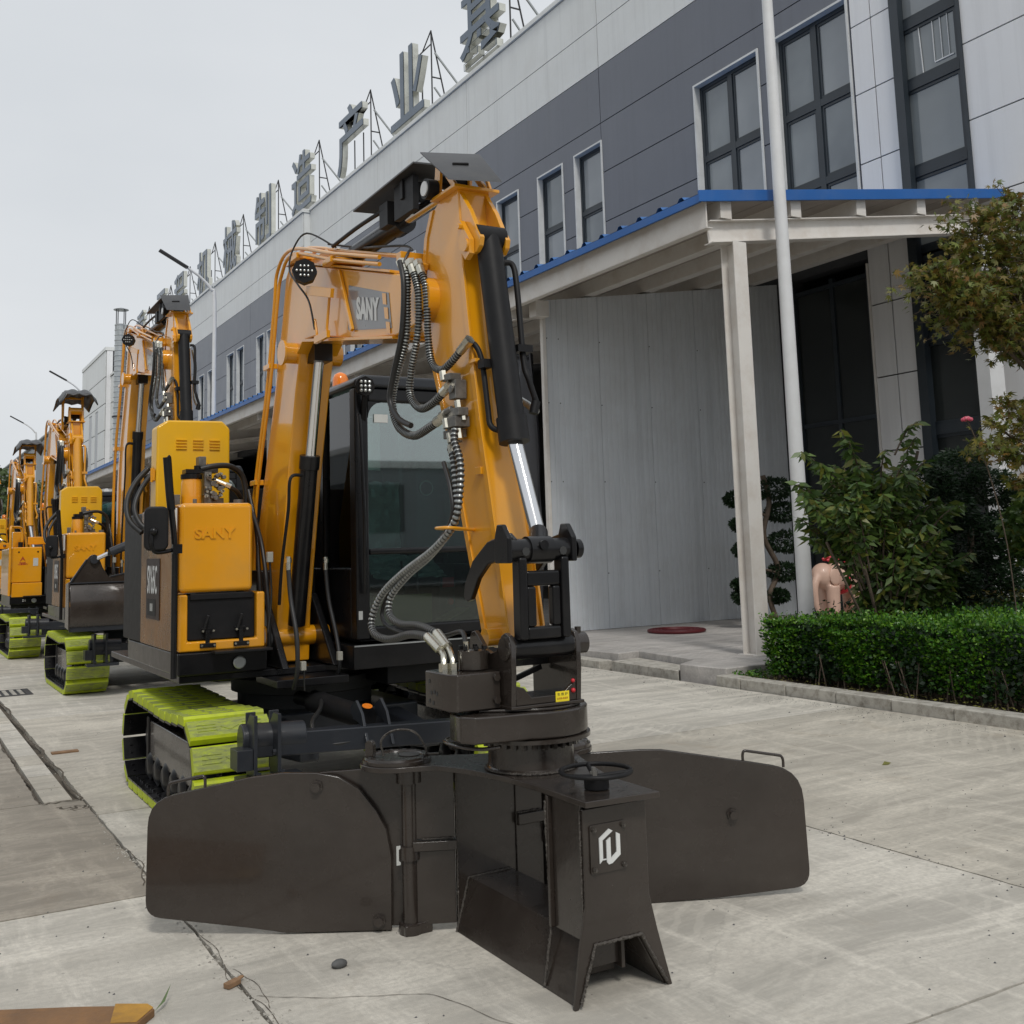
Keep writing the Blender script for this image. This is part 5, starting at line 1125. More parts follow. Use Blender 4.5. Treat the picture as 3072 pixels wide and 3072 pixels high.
    if full:
        K('cardboard_sheet', MB().box(2.62, 3.02, 6.28, 6.285, .96, 1.17).bar((3.1, 6.3, 1.0), (3.28, 6.35, 1.06), .12, .01), 'cardboard', smooth=False)
        K('red_button', MB().cyl((3.07, 6.12, 1.12), (3.07, 6.105, 1.12), .02, 14).box(3.02, 3.10, 6.118, 6.122, 1.21, 1.27), 'red', ang=30)
        K('dial', MB().lathe((2.93, 6.16, 1.83), (-.25, -1, 0), [(0, .045), (.012, .045)], 20), 'black_matt'); K('dial_ring', MB().tube([(2.93 + .044 * math.cos(a * math.pi / 8), 6.142, 1.83 + .044 * math.sin(a * math.pi / 8)) for a in range(16)], .005, 6, 2, closed=True), 'sticker_white')
        K('windscreen_label', MB().box(2.53, 2.62, YF + .018, YF + .020, 2.22, 2.27), 'sticker_white', smooth=False)
    wr_ = MB(); q_ = random.Random(9)
    for (cx_, cy_, cz_, w_, h_) in ((2.93, 6.73, 1.62, .44, .62), (2.93, 6.66, 1.34, .50, .14)):
        nu_, nv_ = 14, 12; o0 = []
        for j in range(nv_ + 1):
            for i in range(nu_ + 1): o0.append((cx_ + w_ * (i / nu_ - .5), cy_ - .28 * (1 if h_ < .2 else 0) * (1 - j / nv_) + (.32 if h_ > .2 else 0) + q_.uniform(-.016, .016), cz_ + h_ * (j / nv_ - .5) + q_.uniform(-.008, .008)))
        wr_.add(o0, [(j * (nu_ + 1) + i, j * (nu_ + 1) + i + 1, (j + 1) * (nu_ + 1) + i + 1, (j + 1) * (nu_ + 1) + i) for j in range(nv_) for i in range(nu_)])
    if full: K('plastic_wrap', wr_, 'plastic', ang=20)
    lm = K('roof_light', MB().lathe((2.43, 5.93, 2.42), (-.25, -1, -.05), [(0, .055), (.05, .062), (.06, .058)], 8), 'black_matt', ang=30)
    le = MB()
    for i in range(-1, 2):
        for j in range(-1, 2): le.sphere((2.415 + i * .026, 5.868, 2.415 + j * .026), .011, 4)
    mk('lamp_lens', S(le), 'galv', lm); K('light_mount', MB().bar((2.44, 5.94, 2.37), (2.46, 6.02, 2.22), .03, .03), 'black_matt', bev=.004)
    K('handrail', MB().tube([(2.405, 5.96, 2.25), (2.405, 5.94, 2.22), (2.42, 5.94, 1.9), (2.43, 5.94, 1.6), (2.44, 5.97, 1.2)], .010, 8), 'black_paint', ang=60)
    K('beacon', MB().lathe((2.56, 6.65, 2.49), UP, [(0, .055), (.09, .052), (.12, .04), (.135, .015)], 20), 'orange', ang=50); K('beacon_base', MB().cyl((2.56, 6.65, 2.44), (2.56, 6.65, 2.495), .06, 20), 'yellow', ang=30)
    K('cab_sticker', MB().box(2.41, 2.435, 5.997, 5.999, 1.05, 1.10), 'sticker_white', smooth=False)
    boom_group(root, lift, dx=-.14 if variant == 'B' else 0, variant=variant)
    return root

e1 = make_exc((2.36, 6.7, 0), 'nearest yellow excavator, its stick holding the dark brown steel tool in front', 0, 'A')
e2 = make_exc((2.68, 13.50, 0), 'second yellow excavator with dark cover plates and a raised dark dozer blade', .88, 'A', full=False)
# dozer blade raised at the front of the second machine
def kb(name, mb, m, parent=e2, **k): return mk(name, mb, m, parent, **k)
bl = MB().yz([(11.93, .735), (11.86, .80), (11.83, .95), (11.86, 1.10), (11.92, 1.20), (11.95, 1.20), (11.90, 1.10), (11.87, .95), (11.90, .80), (11.96, .735)], 1.64, 3.75)
blo = kb('dozer_blade', bl, 'brown_steel', bev=.004); kb('cutting_edge', MB().box(1.64, 3.75, 11.90, 11.925, .715, .80), 'grey_black', bev=.004)
kb('blade_side_plate', MB().yz([(11.85, .74), (12.1, .76), (12.1, 1.2), (11.9, 1.22)], 1.625, 1.639), 'brown_steel', bev=.003)
lug = MB().xz([(1.645, 1.205), (1.80, 1.44)] + [(1.87 + .055 * math.cos(R(a)), 1.44 + .055 * math.sin(R(a))) for a in (140, 110, 80, 50, 20)] + [(1.96, 1.36), (2.02, 1.26), (2.10, 1.27), (2.9, 1.42), (3.74, 1.205)], 11.94, 11.96); kb('blade_lug', lug, 'brown_steel', bev=.003)
kb('blade_lip', MB().bar((2.04, 11.945, 1.265), (2.9, 11.945, 1.425), .03, .014).bar((1.64, 11.935, 1.205), (1.80, 11.94, 1.445), .03, .014).box(1.64, 3.74, 11.90, 11.97, 1.200, 1.212), 'grey_black', bev=.002)
kb('lug_pin', MB().cyl((1.87, 11.90, 1.44), (1.87, 11.98, 1.44), .04, 18), 'grey_black', ang=30)
kb('cylinder_rod', MB().cyl((1.90, 11.92, 1.45), (2.02, 11.88, 1.51), .022, 14).box(1.99, 2.06, 11.85, 11.91, 1.48, 1.54), 'chrome', ang=30); kb('blade_cylinder', MB().cyl((2.03, 11.88, 1.515), (2.5, 11.75, 1.72), .045, 18).tube([(2.1, 11.84, 1.58), (2.2, 11.82, 1.62), (2.35, 11.78, 1.68)], .010, 6), 'grey_black', ang=30)
e3 = make_exc((2.60, 18.75, 0), 'third yellow excavator with a red triangle emblem and an umbrella shaped rain cover', .38, 'B', full=False, body='emblem')
e4 = make_exc((2.58, 24.2, 0), 'fourth yellow excavator, rain cover on its stick, body hidden by the third', .22, 'B', full=False, body='hood')
e5 = make_exc((2.35, 30.2, 0), 'farthest yellow excavator cut by the left edge, dark plate on its stick', .25, 'A', full=False)
e4h = None

# ================================================================ the steel tool in front
tl = thing('ground_tool', 'dark brown three legged steel tool with two side wings, pinned to the nearest stick', 'excavator attachment', (2.12, 3.58, 0))
K2 = lambda n, b, m='brown_steel', par=tl, **k: mk(n, b, m, par, **k)
# front leg: box column with flared foot
ffl = [(1.981, .60), (1.981, .30), (1.955, .18), (1.925, .0), (1.942, .0), (2.010, .175), (2.190, .175), (2.295, .0), (2.312, .0), (2.262, .18), (2.233, .30), (2.233, .60)]
K2('front_leg_plate', MB().xz(ffl, 3.03, 3.045), bev=.0035)
K2('front_leg_web', MB().box(1.981, 1.993, 3.047, 3.22, .19, .612).box(2.221, 2.233, 3.047, 3.22, .19, .612).box(1.965, 2.249, 3.222, 3.236, .19, .612), bev=.003)
ch_ = MB()
for prof in ([(1.944, 0), (1.958, 0), (2.014, .176), (2.002, .188)], [(2.29, 0), (2.304, 0), (2.198, .188), (2.185, .176)]): ch_.xz(prof, 3.047, 3.878)
ch_.xz([(2.003, .178), (2.197, .178), (2.197, .190), (2.003, .190)], 3.047, 3.878)
K2('foot_channel', ch_, bev=.002)
K2('cross_pad', MB().box(2.03, 2.165, 3.12, 3.14, .075, .165).box(2.02, 2.035, 3.10, 3.16, .06, .17).box(2.16, 2.175, 3.10, 3.16, .06, .17).box(2.0, 2.2, 3.2, 3.9, .02, .17), bev=.003)
K2('column_wall', MB().box(1.952, 2.40, 3.880, 3.895, .0, .612).box(2.215, 2.338, 3.872, 3.8795, .02, .60), bev=.003)
K2('hinge_plate', MB().bar((1.951, 3.892, .476), (1.80, 3.962, .476), .015, .268).bar((1.951, 3.892, .164), (1.80, 3.962, .164), .015, .268).bar((1.955, 3.885, .32), (1.80, 3.955, .32), .05, .035), bev=.003)
K2('hinge_rib', MB().box(2.215, 2.36, 3.85, 3.871, .355, .395), bev=.003)
for s_, (hx_, hy_) in enumerate(((1.795, 3.97), (2.375, 3.87))):
    K2('hinge_post', MB().cyl((hx_, hy_, .005), (hx_, hy_, .60), .030, 24).cyl((hx_, hy_, .0), (hx_, hy_, .035), .045, 24).cyl((hx_, hy_, .27), (hx_, hy_, .32), .040, 24).cyl((hx_, hy_, .555), (hx_, hy_, .605), .05, 24), ang=30)
# top plate
def arc(cx_, cy_, r, a0, a1, n=10): return [(cx_ + r * math.cos(R(a0 + (a1 - a0) * i / n)), cy_ + r * math.sin(R(a0 + (a1 - a0) * i / n))) for i in range(n + 1)]
top = [(1.965, 2.985), (2.245, 2.965), (2.25, 3.25), (2.30, 3.42), (2.36, 3.60), (2.40, 3.70)] + arc(2.42, 3.87, .14, -80, 120, 14) + [(2.30, 3.86), (2.13, 3.90), (1.98, 3.98)] + arc(1.76, 4.0, .145, 10, 265, 16) + [(1.84, 3.82), (1.90, 3.70), (1.945, 3.52), (1.968, 3.3)]
K2('top_plate', MB().xy(top, .614, .634), bev=.003)
for (hx_, hy_) in ((1.76, 4.0), (2.42, 3.87)):
    d_ = K2('hinge_disc', MB().lathe((hx_, hy_, .635), UP, [(0, .135), (.012, .135), (.014, .128), (.022, .125), (.023, .10), (.018, .098)], 36), ang=25)
    hl = MB()
    for i in range(14): a = i * math.pi / 7; hl.cyl((hx_ + .113 * math.cos(a), hy_ + .113 * math.sin(a), .657), (hx_ + .113 * math.cos(a), hy_ + .113 * math.sin(a), .6585), .008, 8)
    hl.lathe((hx_ + .05, hy_ - .01, .654), UP, [(0, .042), (.002, .042)], 20); mk('disc_holes', hl, 'interior', d_)
K2('lift_cable', MB().tube([(1.70, 3.99, .66), (1.69, 3.99, .72), (1.735, 3.97, .755), (1.80, 3.93, .75), (1.835, 3.91, .70), (1.845, 3.905, .66)], .0045, 6), 'weld', ang=60)
K2('lift_lug', MB().prism(arc(0, .045, .018, 0, 180, 6) + [(-.018, 0), (.018, 0)], (1.655, 4.03, .655), (.6, -.8, 0), (0, 0, 1), (.02, .015, 0)), bev=.003)
K2('cable_clip', MB().box(1.83, 1.86, 3.895, 3.91, .657, .667).bar((1.845, 3.90, .665), (1.885, 3.88, .665), .008), bev=.002)
# wings
def wing(o, d, name_extra, prof, bolts, hpts, flip):
    o = Vector((o[0], o[1], 0)); d = Vector((d[0], d[1], 0)).normalized(); n_ = Vector((-d.y, d.x, 0)); n_ = n_ if n_.y < 0 else -n_
    w = K2('side_wing', MB().prism(prof, o - n_ * .0, d, UP, -n_ * .022), bev=.004, seg=3)
    for q in bolts:
        p = o + d * q[0] + Vector((0, 0, q[1])) + n_ * .0
        mk('wing_bolt', MB().cyl(p, p + n_ * .012, .026, 6).cyl(p + n_ * .012, p + n_ * .028, .017, 12), 'brown_steel', w, ang=20)
    hh = [o + d * s_ + Vector((0, 0, z_)) - n_ * .011 for s_, z_ in hpts]
    a, b_ = hh; u_ = Vector((0, 0, .045)); e_ = (b_ - a).normalized() * .02
    mk('wing_handle', MB().tube([a, a + u_ * .6, a + u_ * .93 + e_ * .3, a + u_ + e_, (a + b_) / 2 + u_, b_ + u_ - e_, b_ + u_ * .93 - e_ * .3, b_ + u_ * .6, b_], .006, 8, 4), 'brown_steel', w, ang=60)
    return w
def ccr(P, idx, r, n=5):
    """round the polygon corners listed in idx"""
    o = []
    for i, p in enumerate(P):
        if i in idx:
            a = Vector((*P[i - 1], 0)); c = Vector((*p, 0)); b = Vector((*P[(i + 1) % len(P)], 0)); rr_ = min(idx[i], (a - c).length * .48, (b - c).length * .48)
            p0 = c + (a - c).normalized() * rr_; p1 = c + (b - c).normalized() * rr_
            for k in range(n + 1): t = k / n; q = p0 * (1 - t) ** 2 + c * 2 * t * (1 - t) + p1 * t * t; o.append((q.x, q.y))
        else: o.append(p)
    return o
LWp = [(-.02, .006), (-.022, .278), (-.004, .375), (.035, .447), (.101, .53), (.182, .578), (.269, .596), (.40, .599), (.53, .585), (.925, .51), (.93, .08), (.52, .027), (.385, .006)]
LWp = ccr(LWp, {9: .10, 10: .06}, 0)
wl = wing((1.72, 4.03), (-.8, .47), '', LWp, [(.266, .544), (.027, .043)], [(.849, .525), (.705, .552)], False)
RWp = ccr([(-.03, .0), (-.03, .6), (.248, .604), (.339, .600), (.677, .54), (.925, .492), (.935, .03), (.547, .006), (.25, .0)], {5: .12, 6: .07}, 0)
wr = wing((2.5, 3.82), (.8, -.37), '', RWp, [(.62, .33)], [(.68, .535), (.851, .505)], True)
# frame plate behind the left wing running to the hinge
n_ = Vector((-.47, -.8, 0)).normalized()
K2('wing_frame', MB().prism([(-.10, .01), (.36, .01), (.36, .585), (.05, .60), (-.10, .56)], Vector((1.72, 4.03, 0)) + Vector((.035, .06, 0)) * .55, Vector((-.8, .47, 0)).normalized(), UP, Vector((.009, .016, 0))), bev=.003)
K2('wing_frame', MB().prism([(-.02, .01), (.10, .01), (.10, .58), (-.02, .58)], Vector((2.5, 3.85, 0)), Vector((.8, -.37, 0)).normalized(), UP, Vector((.009, .02, 0))), bev=.003)
K2('hinge_knuckle', MB().box(1.755, 1.87, 3.93, 4.0, .0, .04), bev=.006)
K2('bright_gap_mark', MB().xz([(1.722, .265), (1.738, .265), (1.738, .275), (1.731, .28), (1.731, .32), (1.738, .325), (1.738, .335), (1.722, .335)], 3.93, 3.933), 'sticker_white', smooth=False); K2('bright_gap_mark', MB().xz([(2.345, .315), (2.36, .315), (2.36, .325), (2.353, .332), (2.353, .358), (2.36, .365), (2.36, .375), (2.345, .375)], 3.838, 3.841), 'sticker_white', smooth=False)  # white C shapes paint the bright ground showing through the hinge gaps
# hub, slewing gearbox, motor block
hb = (2.12, 3.58)
K2('hub', MB().lathe((*hb, .635), UP, [(0, .165), (.003, .172), (.014, .163), (.05, .160), (.12, .160)], 40), ang=30)
hbv = MB()
for i in range(28): a = i * math.pi / 14; hbv.cyl((hb[0] + .172 * math.cos(a), hb[1] + .172 * math.sin(a), .745), (hb[0] + .172 * math.cos(a), hb[1] + .172 * math.sin(a), .722), .011, 6)
K2('hub_bolt', hbv, ang=20)
K2('ring_flange', MB().lathe((*hb, .745), UP, [(0, .21), (.004, .225), (.018, .225), (.022, .21)], 44).lathe((hb[0] + .10, hb[1] + .14, .70), UP, [(0, .12), (.004, .13), (.016, .13), (.018, .12), (.026, .12), (.028, .13), (.04, .13), (.042, .12)], 32), ang=30)
K2('gearbox', MB().xy(arc(2.11, 3.58, .225, -118, 75, 18) + [(2.12, 3.80), (1.90, 3.76), (1.775, 3.56), (1.77, 3.47), (1.80, 3.42), (1.90, 3.395)], .768, .862), bev=.008, seg=3)
K2('gearbox_cover', MB().xy(arc(2.11, 3.58, .20, -110, 75, 18) + [(2.12, 3.77), (1.95, 3.74), (1.86, 3.5)], .863, .872), bev=.003)
K2('guard_ring', MB().tube([(1.86, 3.74, .745), (1.81, 3.68, .745), (1.80, 3.56, .745), (1.84, 3.46, .745), (1.90, 3.42, .75)], .007, 8), ang=60)
K2('motor_block', MB().xy([(1.745, 3.52), (1.765, 3.475), (1.94, 3.475), (1.94, 3.70), (1.745, 3.70)], .874, 1.005), bev=.006)
pm = MB()
for (y, z) in ((3.66, .97), (3.62, .935), (3.645, .93), (3.60, .93), (3.63, .895), (3.66, .90)): pm.cyl((1.744, y, z), (1.7435, y, z), .008, 8)
K2('port_hole', pm, 'interior')
K2('block_bolt', MB().cyl((1.92, 3.475, .985), (1.92, 3.463, .985), .014, 6).cyl((1.92, 3.475, .905), (1.92, 3.463, .905), .014, 6).cyl((1.90, 3.43, .82), (1.90, 3.42, .82), .008, 8), ang=20)
K2('motor', MB().lathe((1.885, 3.58, 1.006), UP, [(0, .052), (.004, .056), (.07, .056), (.074, .048)], 28), ang=30)
mbt = MB()
for i in range(7): a = i * 2 * math.pi / 7; mbt.cyl((1.885 + .046 * math.cos(a), 3.58 + .046 * math.sin(a), 1.08), (1.885 + .046 * math.cos(a), 3.58 + .046 * math.sin(a), 1.093), .009, 6)
K2('motor_bolt', mbt, 'black_paint', ang=20)
# bracket ears with saddle tops
ear = [(3.72, .874), (3.72, 1.09)] + [(3.685 + .035 * math.cos(R(a)), 1.10 + .038 * math.sin(R(a))) for a in (20, 60, 100, 140)] + [(3.60, 1.075), (3.555, 1.062), (3.51, 1.075)] + [(3.445 + .045 * math.cos(R(a)), 1.09 + .052 * math.sin(R(a))) for a in (50, 90, 130, 170)] + [(3.40, 1.0), (3.41, .874)]
for xx in (1.945, 2.222):
    K2('bracket_ear', MB().yz(ear, xx, xx + .02), bev=.004, seg=3)
    K2('ear_boss', MB().cyl((xx - .006, 3.445, 1.085), (xx + .026, 3.445, 1.085), .042, 24), ang=30)
K2('bracket_base', MB().box(1.94, 2.25, 3.40, 3.73, .873, .885).xz([(1.966, .885), (2.221, .885), (2.221, .955), (2.19, .935), (2.16, .91), (2.03, .91), (2.0, .945), (1.966, .955)], 3.41, 3.425), bev=.003)
K2('brace', MB().xz([(1.97, 1.0), (2.22, 1.0), (2.22, 1.035), (2.15, 1.03), (2.04, 1.03), (1.97, 1.035)], 3.60, 3.615).bar((1.98, 3.62, .92), (2.20, 3.62, .99), .015, .02), 'black_paint', bev=.002)
K2('pin', MB().cyl((2.243, 3.445, 1.085), (2.285, 3.445, 1.085), .040, 24).cyl((2.26, 3.445, 1.12), (2.26, 3.445, 1.145), .012, 8), ang=30)
K2('grease_nipple', MB().sphere((2.206, 3.407, .955), .008, 5).sphere((2.206, 3.407, .92), .009, 5), 'red')
stk = K2('warning_sticker', MB().box(2.130, 2.188, 3.4075, 3.4095, .882, .921), 'sticker', smooth=False)
mk('sticker_print', text('免 维 护', .011, (2.159, 3.4075, .911), PX_, UP, NY, .0004, .0, .044), 'ink', stk, smooth=False); mk('sticker_print', text('自润滑-免保养', .008, (2.159, 3.4075, .896), PX_, UP, NY, .0004, .0, .046), 'ink_red', stk, smooth=False)
K2('warning_sticker', MB().box(1.8285, 1.830, 3.50, 3.56, .79, .84), 'sticker', smooth=False)
# weld beads
wb = MB()
def bead(pts, r=.006): 
    P = smoothpts(pts, 1); Q = []
    for i in range(len(P) - 1):
        L_ = (P[i + 1] - P[i]).length; k = max(2, int(L_ / .006))
        for j in range(k): Q.append(P[i].lerp(P[i + 1], j / k) + Vector([random.uniform(-.0012, .0012) for _ in range(3)]))
    wb.tube(Q, [r * random.uniform(.7, 1.15) for _ in Q], 6, 1)
bead([(1.948, 3.027, .012), (2.008, 3.027, .182), (2.192, 3.027, .182), (2.29, 3.027, .012)]); bead([(1.942, 3.876, .0), (1.998, 3.876, .188), (2.19, 3.876, .194)], .0055); bead([(2.0, 3.24, .192), (2.19, 3.24, .192)], .004)
bead([(hb[0] + .170 * math.cos(a / 20), hb[1] + .170 * math.sin(a / 20), .639) for a in range(0, 126, 3)], .006); bead([(1.978, 3.046, .19), (1.978, 3.046, .6)], .0035); bead([(1.942, 3.236, .01), (1.975, 3.236, .19), (1.964, 3.236, .6)], .0055)
bead([(2.22, 3.868, .398), (2.33, 3.868, .398)], .004); bead([(2.22, 3.868, .352), (2.33, 3.868, .352)], .004); bead([(1.83, 3.935, .343), (1.945, 3.881, .343)], .004); bead([(1.952, 3.876, .03), (1.952, 3.876, .6)], .0035)
K2('weld_bead', wb, 'weld', ang=80)
# hand wheel with hub on the front leg
hw = (2.085, 3.10)
K2('wheel_hub', MB().lathe((2.10, 3.12, .635), UP, [(0, .038), (.003, .042), (.036, .042), (.042, .034)], 28), 'black_matt', ang=30)
wz = .698
wh = K2('hand_wheel', MB().tube([(hw[0] + .118 * math.cos(a * math.pi / 16), hw[1] + .118 * math.sin(a * math.pi / 16), wz) for a in range(32)], .0075, 10, 2, closed=True).tube([(2.07, 3.09, .682), (hw[0] + .118 * .35, hw[1] + .118 * .93, wz)], .008, 8, 2).tube([(2.07, 3.09, .682), (hw[0] - .112, hw[1] - .03, wz)], .008, 8, 2).tube([(2.07, 3.09, .682), (hw[0] + .085, hw[1] - .08, wz)], .008, 8, 2), 'black_matt', ang=60)
gr = MB()
for i in range(26): a = R(40 + i * 4.4); gr.cyl((hw[0] + .108 * math.cos(a), hw[1] + .108 * math.sin(a), wz), (hw[0] + .113 * math.cos(a), hw[1] + .113 * math.sin(a), wz), .0035, 5)
mk('grip_ribs', gr, 'black_matt', wh, kind='stuff'); K2('wheel_nut', MB().cyl((2.07, 3.09, .678), (2.07, 3.09, .70), .014, 6).cyl((2.07, 3.09, .70), (2.07, 3.09, .712), .008, 8), 'cast', ang=20)
# maker's plate with hexagon emblem
pl = K2('emblem_plate', MB().prism(rrect(.142, .152, .008, 3), (2.073, 3.0295, .472), PX_, UP, (0, -.006, 0)), bev=.0015)
for dx_, dz_ in ((-.058, .062), (.058, .062), (-.058, -.062), (.058, -.062)): mk('plate_bolt', MB().cyl((2.073 + dx_, 3.0235, .472 + dz_), (2.073 + dx_, 3.015, .472 + dz_), .0085, 6).cyl((2.073 + dx_, 3.015, .472 + dz_), (2.073 + dx_, 3.010, .472 + dz_), .005, 8), 'weld', pl, ang=20)
em = MB(); ec = (2.075, .472)
for poly in ([(-.001, .058), (.013, .050), (-.028, .026), (-.028, -.034), (-.041, -.045), (-.041, .033)], [(.026, .044), (.041, .036), (.041, -.028), (.008, -.050), (-.006, -.052), (-.013, -.044), (-.013, .022), (.003, .031), (.003, -.034), (.026, -.018)], [(-.028, -.036), (-.014, -.036), (-.014, -.033), (-.028, -.033)]):
    em.xz([(ec[0] + x, ec[1] + z) for x, z in poly], 3.0190, 3.0233)
mk('emblem', em, 'white_print', pl, smooth=False)
# excavator linkage that carries the tool (belongs to the nearest excavator)
K1 = lambda n, b, m='black_paint', par=e1, **k: mk(n, b, m, par, **k)
K1('bucket_link', MB().box(1.975, 2.01, 3.375, 3.435, 1.115, 1.41).box(2.155, 2.19, 3.375, 3.435, 1.115, 1.41).box(2.01, 2.155, 3.385, 3.425, 1.305, 1.36).box(2.01, 2.155, 3.385, 3.425, 1.115, 1.16).box(2.01, 2.05, 3.385, 3.425, 1.16, 1.305).box(2.12, 2.155, 3.385, 3.425, 1.16, 1.305), bev=.010, seg=3)
K1('link_tube', MB().cyl((1.968, 3.445, 1.085), (2.219, 3.445, 1.085), .042, 28).cyl((1.94, 3.42, 1.435), (2.225, 3.42, 1.435), .042, 28).cyl((2.03, 3.42, 1.435), (2.13, 3.42, 1.435), .050, 28), ang=30)
K1('rod_eye', MB().cyl((2.10, 3.44, 1.455), (2.135, 3.50, 1.50), .036, 20).cyl((2.075, 3.375, 1.452), (2.075, 3.36, 1.452), .018, 12), ang=30)
gl = [(3.40, 1.475), (3.44, 1.50), (3.50, 1.49), (3.60, 1.47), (3.72, 1.40), (3.79, 1.31), (3.80, 1.26), (3.775, 1.24), (3.74, 1.25), (3.68, 1.33), (3.60, 1.385), (3.52, 1.40), (3.44, 1.39), (3.39, 1.42)]
for xx in (1.965, 2.215): K1('guide_link', MB().yz(gl, xx, xx + .022), bev=.006, seg=3)
K1('link_flange', MB().yz([(3.37, 1.39), (3.47, 1.39), (3.47, 1.48), (3.45, 1.53), (3.41, 1.53), (3.37, 1.48)], 1.925, 1.945).yz([(3.37, 1.39), (3.47, 1.39), (3.47, 1.48), (3.45, 1.53), (3.41, 1.53), (3.37, 1.48)], 2.20, 2.222), bev=.005)
K1('link_pin', MB().cyl((2.24, 3.42, 1.435), (2.262, 3.42, 1.435), .036, 24), ang=30); K1('pin_face', MB().cyl((2.262, 3.42, 1.435), (2.264, 3.415, 1.435), .022, 20), 'chrome', ang=30)
K1('pin_socket', MB().cyl((2.005, 3.378, 1.43), (2.005, 3.376, 1.43), .016, 8).cyl((2.165, 3.378, 1.43), (2.165, 3.376, 1.43), .016, 8), 'interior')
K1('stick_end_lug', MB().cyl((2.0, 3.70, 1.105), (2.26, 3.70, 1.105), .035, 20), 'yellow', ang=30)
# ================================================================ plants
def leafset(name, pts, size, m, parent, wh=.45, nrm=None, fold=0.0, kind='stuff'):
    """pts (n,3); each leaf is two triangles-quads with a pointed tip"""
    n = len(pts); pts = np.asarray(pts)
    d = rng.normal(size=(n, 3)); d[:, 2] = d[:, 2] * .5 - .15
    if nrm is not None: d = d * .6 + nrm
    d /= np.linalg.norm(d, axis=1)[:, None] + 1e-9
    s = np.cross(d, rng.normal(size=(n, 3))); s /= np.linalg.norm(s, axis=1)[:, None] + 1e-9
    sz = (size * rng.uniform(.6, 1.25, n))[:, None]
    a = pts; b = pts + d * sz * .45 + s * sz * wh * .5; c = pts + d * sz; e = pts + d * sz * .45 - s * sz * wh * .5
    V = np.stack([a, b, c, e], 1).reshape(-1, 3); F = np.arange(4 * n).reshape(-1, 4)
    return fast(name, V, F, m, parent, kind)
def stems(name, lines, r, m, parent):
    b = MB()
    for a, c in lines: b.cyl(a, c, r, 5, r * .6, cap=False)
    return mk(name, b, m, parent, ang=60, kind='stuff')
# clipped hedge
hd = thing('hedge', 'clipped low box hedge of bright green small leaves behind the kerb', 'hedge', (9, 5.5, .06))
def hedge_h(x, y): return .60 + .03 * math.sin(y * 2.1) + .025 * math.sin(x * 5 + y) + .018 * math.sin(y * 13 + x * 9) + (0.10 if y < 6 else 0)
N = 62000; P = []; Nn = []
hx0, hx1, hy0, hy1 = 7.62, 11.4, 1.2, 8.28
while len(P) < N:
    u_ = random.random()
    if u_ < .42:    # street face
        y = random.uniform(hy0, hy1); z = random.uniform(.05, 1) ** .8; h = hedge_h(hx0, y); x = hx0 + abs(random.gauss(0, .05)) + .05 * math.sin(y * 6) + (.10 * z if z > .85 else .0) + (.1 * (1 - z)); P.append((x, y, .06 + z * h)); Nn.append((-.8, 0, .3))
    elif u_ < .52:  # end face
        x = random.uniform(hx0, hx1); z = random.uniform(.05, 1) ** .8; P.append((x, hy1 - abs(random.gauss(0, .05)) - .1 * (1 - z), .06 + z * hedge_h(x, hy1))); Nn.append((0, .8, .3))
    else:           # top
        x = hx0 + (hx1 - hx0) * random.random() ** 1.25; y = random.uniform(hy0, hy1); P.append((x, y, .06 + hedge_h(x, y) + random.gauss(0, .022) - .04 * random.random())); Nn.append((0, 0, .9))
leafset('foliage', P, .037, 'leaf_hedge', hd, .66, np.array(Nn))
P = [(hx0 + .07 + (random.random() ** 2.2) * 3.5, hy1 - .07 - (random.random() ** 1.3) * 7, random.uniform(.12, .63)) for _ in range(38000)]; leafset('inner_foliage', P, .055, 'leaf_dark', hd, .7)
P = [(hx0 + random.uniform(-.02, .1), random.uniform(hy0, hy1), 0) for _ in range(3200)]; P = [(hx0 + (x - hx0) * random.choice((1, 1, 8, 16)), y, .06 + hedge_h(x, y) + random.uniform(-.03, .075)) for x, y, z in P]; leafset('young_shoots', P, .03, 'leaf_hedge', hd, .6)
ls = []
for i in range(200):
    y = random.uniform(3, hy1 - .05); x = hx0 + random.uniform(.05, .35); ls.append(((x, y, .05), (x + random.uniform(-.07, .05), y + random.uniform(-.07, .07), .36)))
for i in range(60): x = random.uniform(hx0 + .05, 9.5); y = hy1 - random.uniform(.05, .25); ls.append(((x, y, .05), (x + random.uniform(-.05, .05), y + .04, .34)))
stems('stems', ls, .007, 'bark', hd)

def bush(root, anchors, per, size, m, spread, wh=.42, droop=.2):
    P = []; Nn = []
    for (x, y, z, s) in anchors:
        for _ in range(int(per * s)):
            v = np.array([random.gauss(0, 1) for _ in range(3)]); v *= spread * s / (np.linalg.norm(v) + .3)
            P.append((x + v[0], y + v[1], z + v[2] * .75)); Nn.append((v[0] * 2, v[1] * 2, -droop))
    leafset('foliage', P, size, m, root, wh, np.array(Nn))
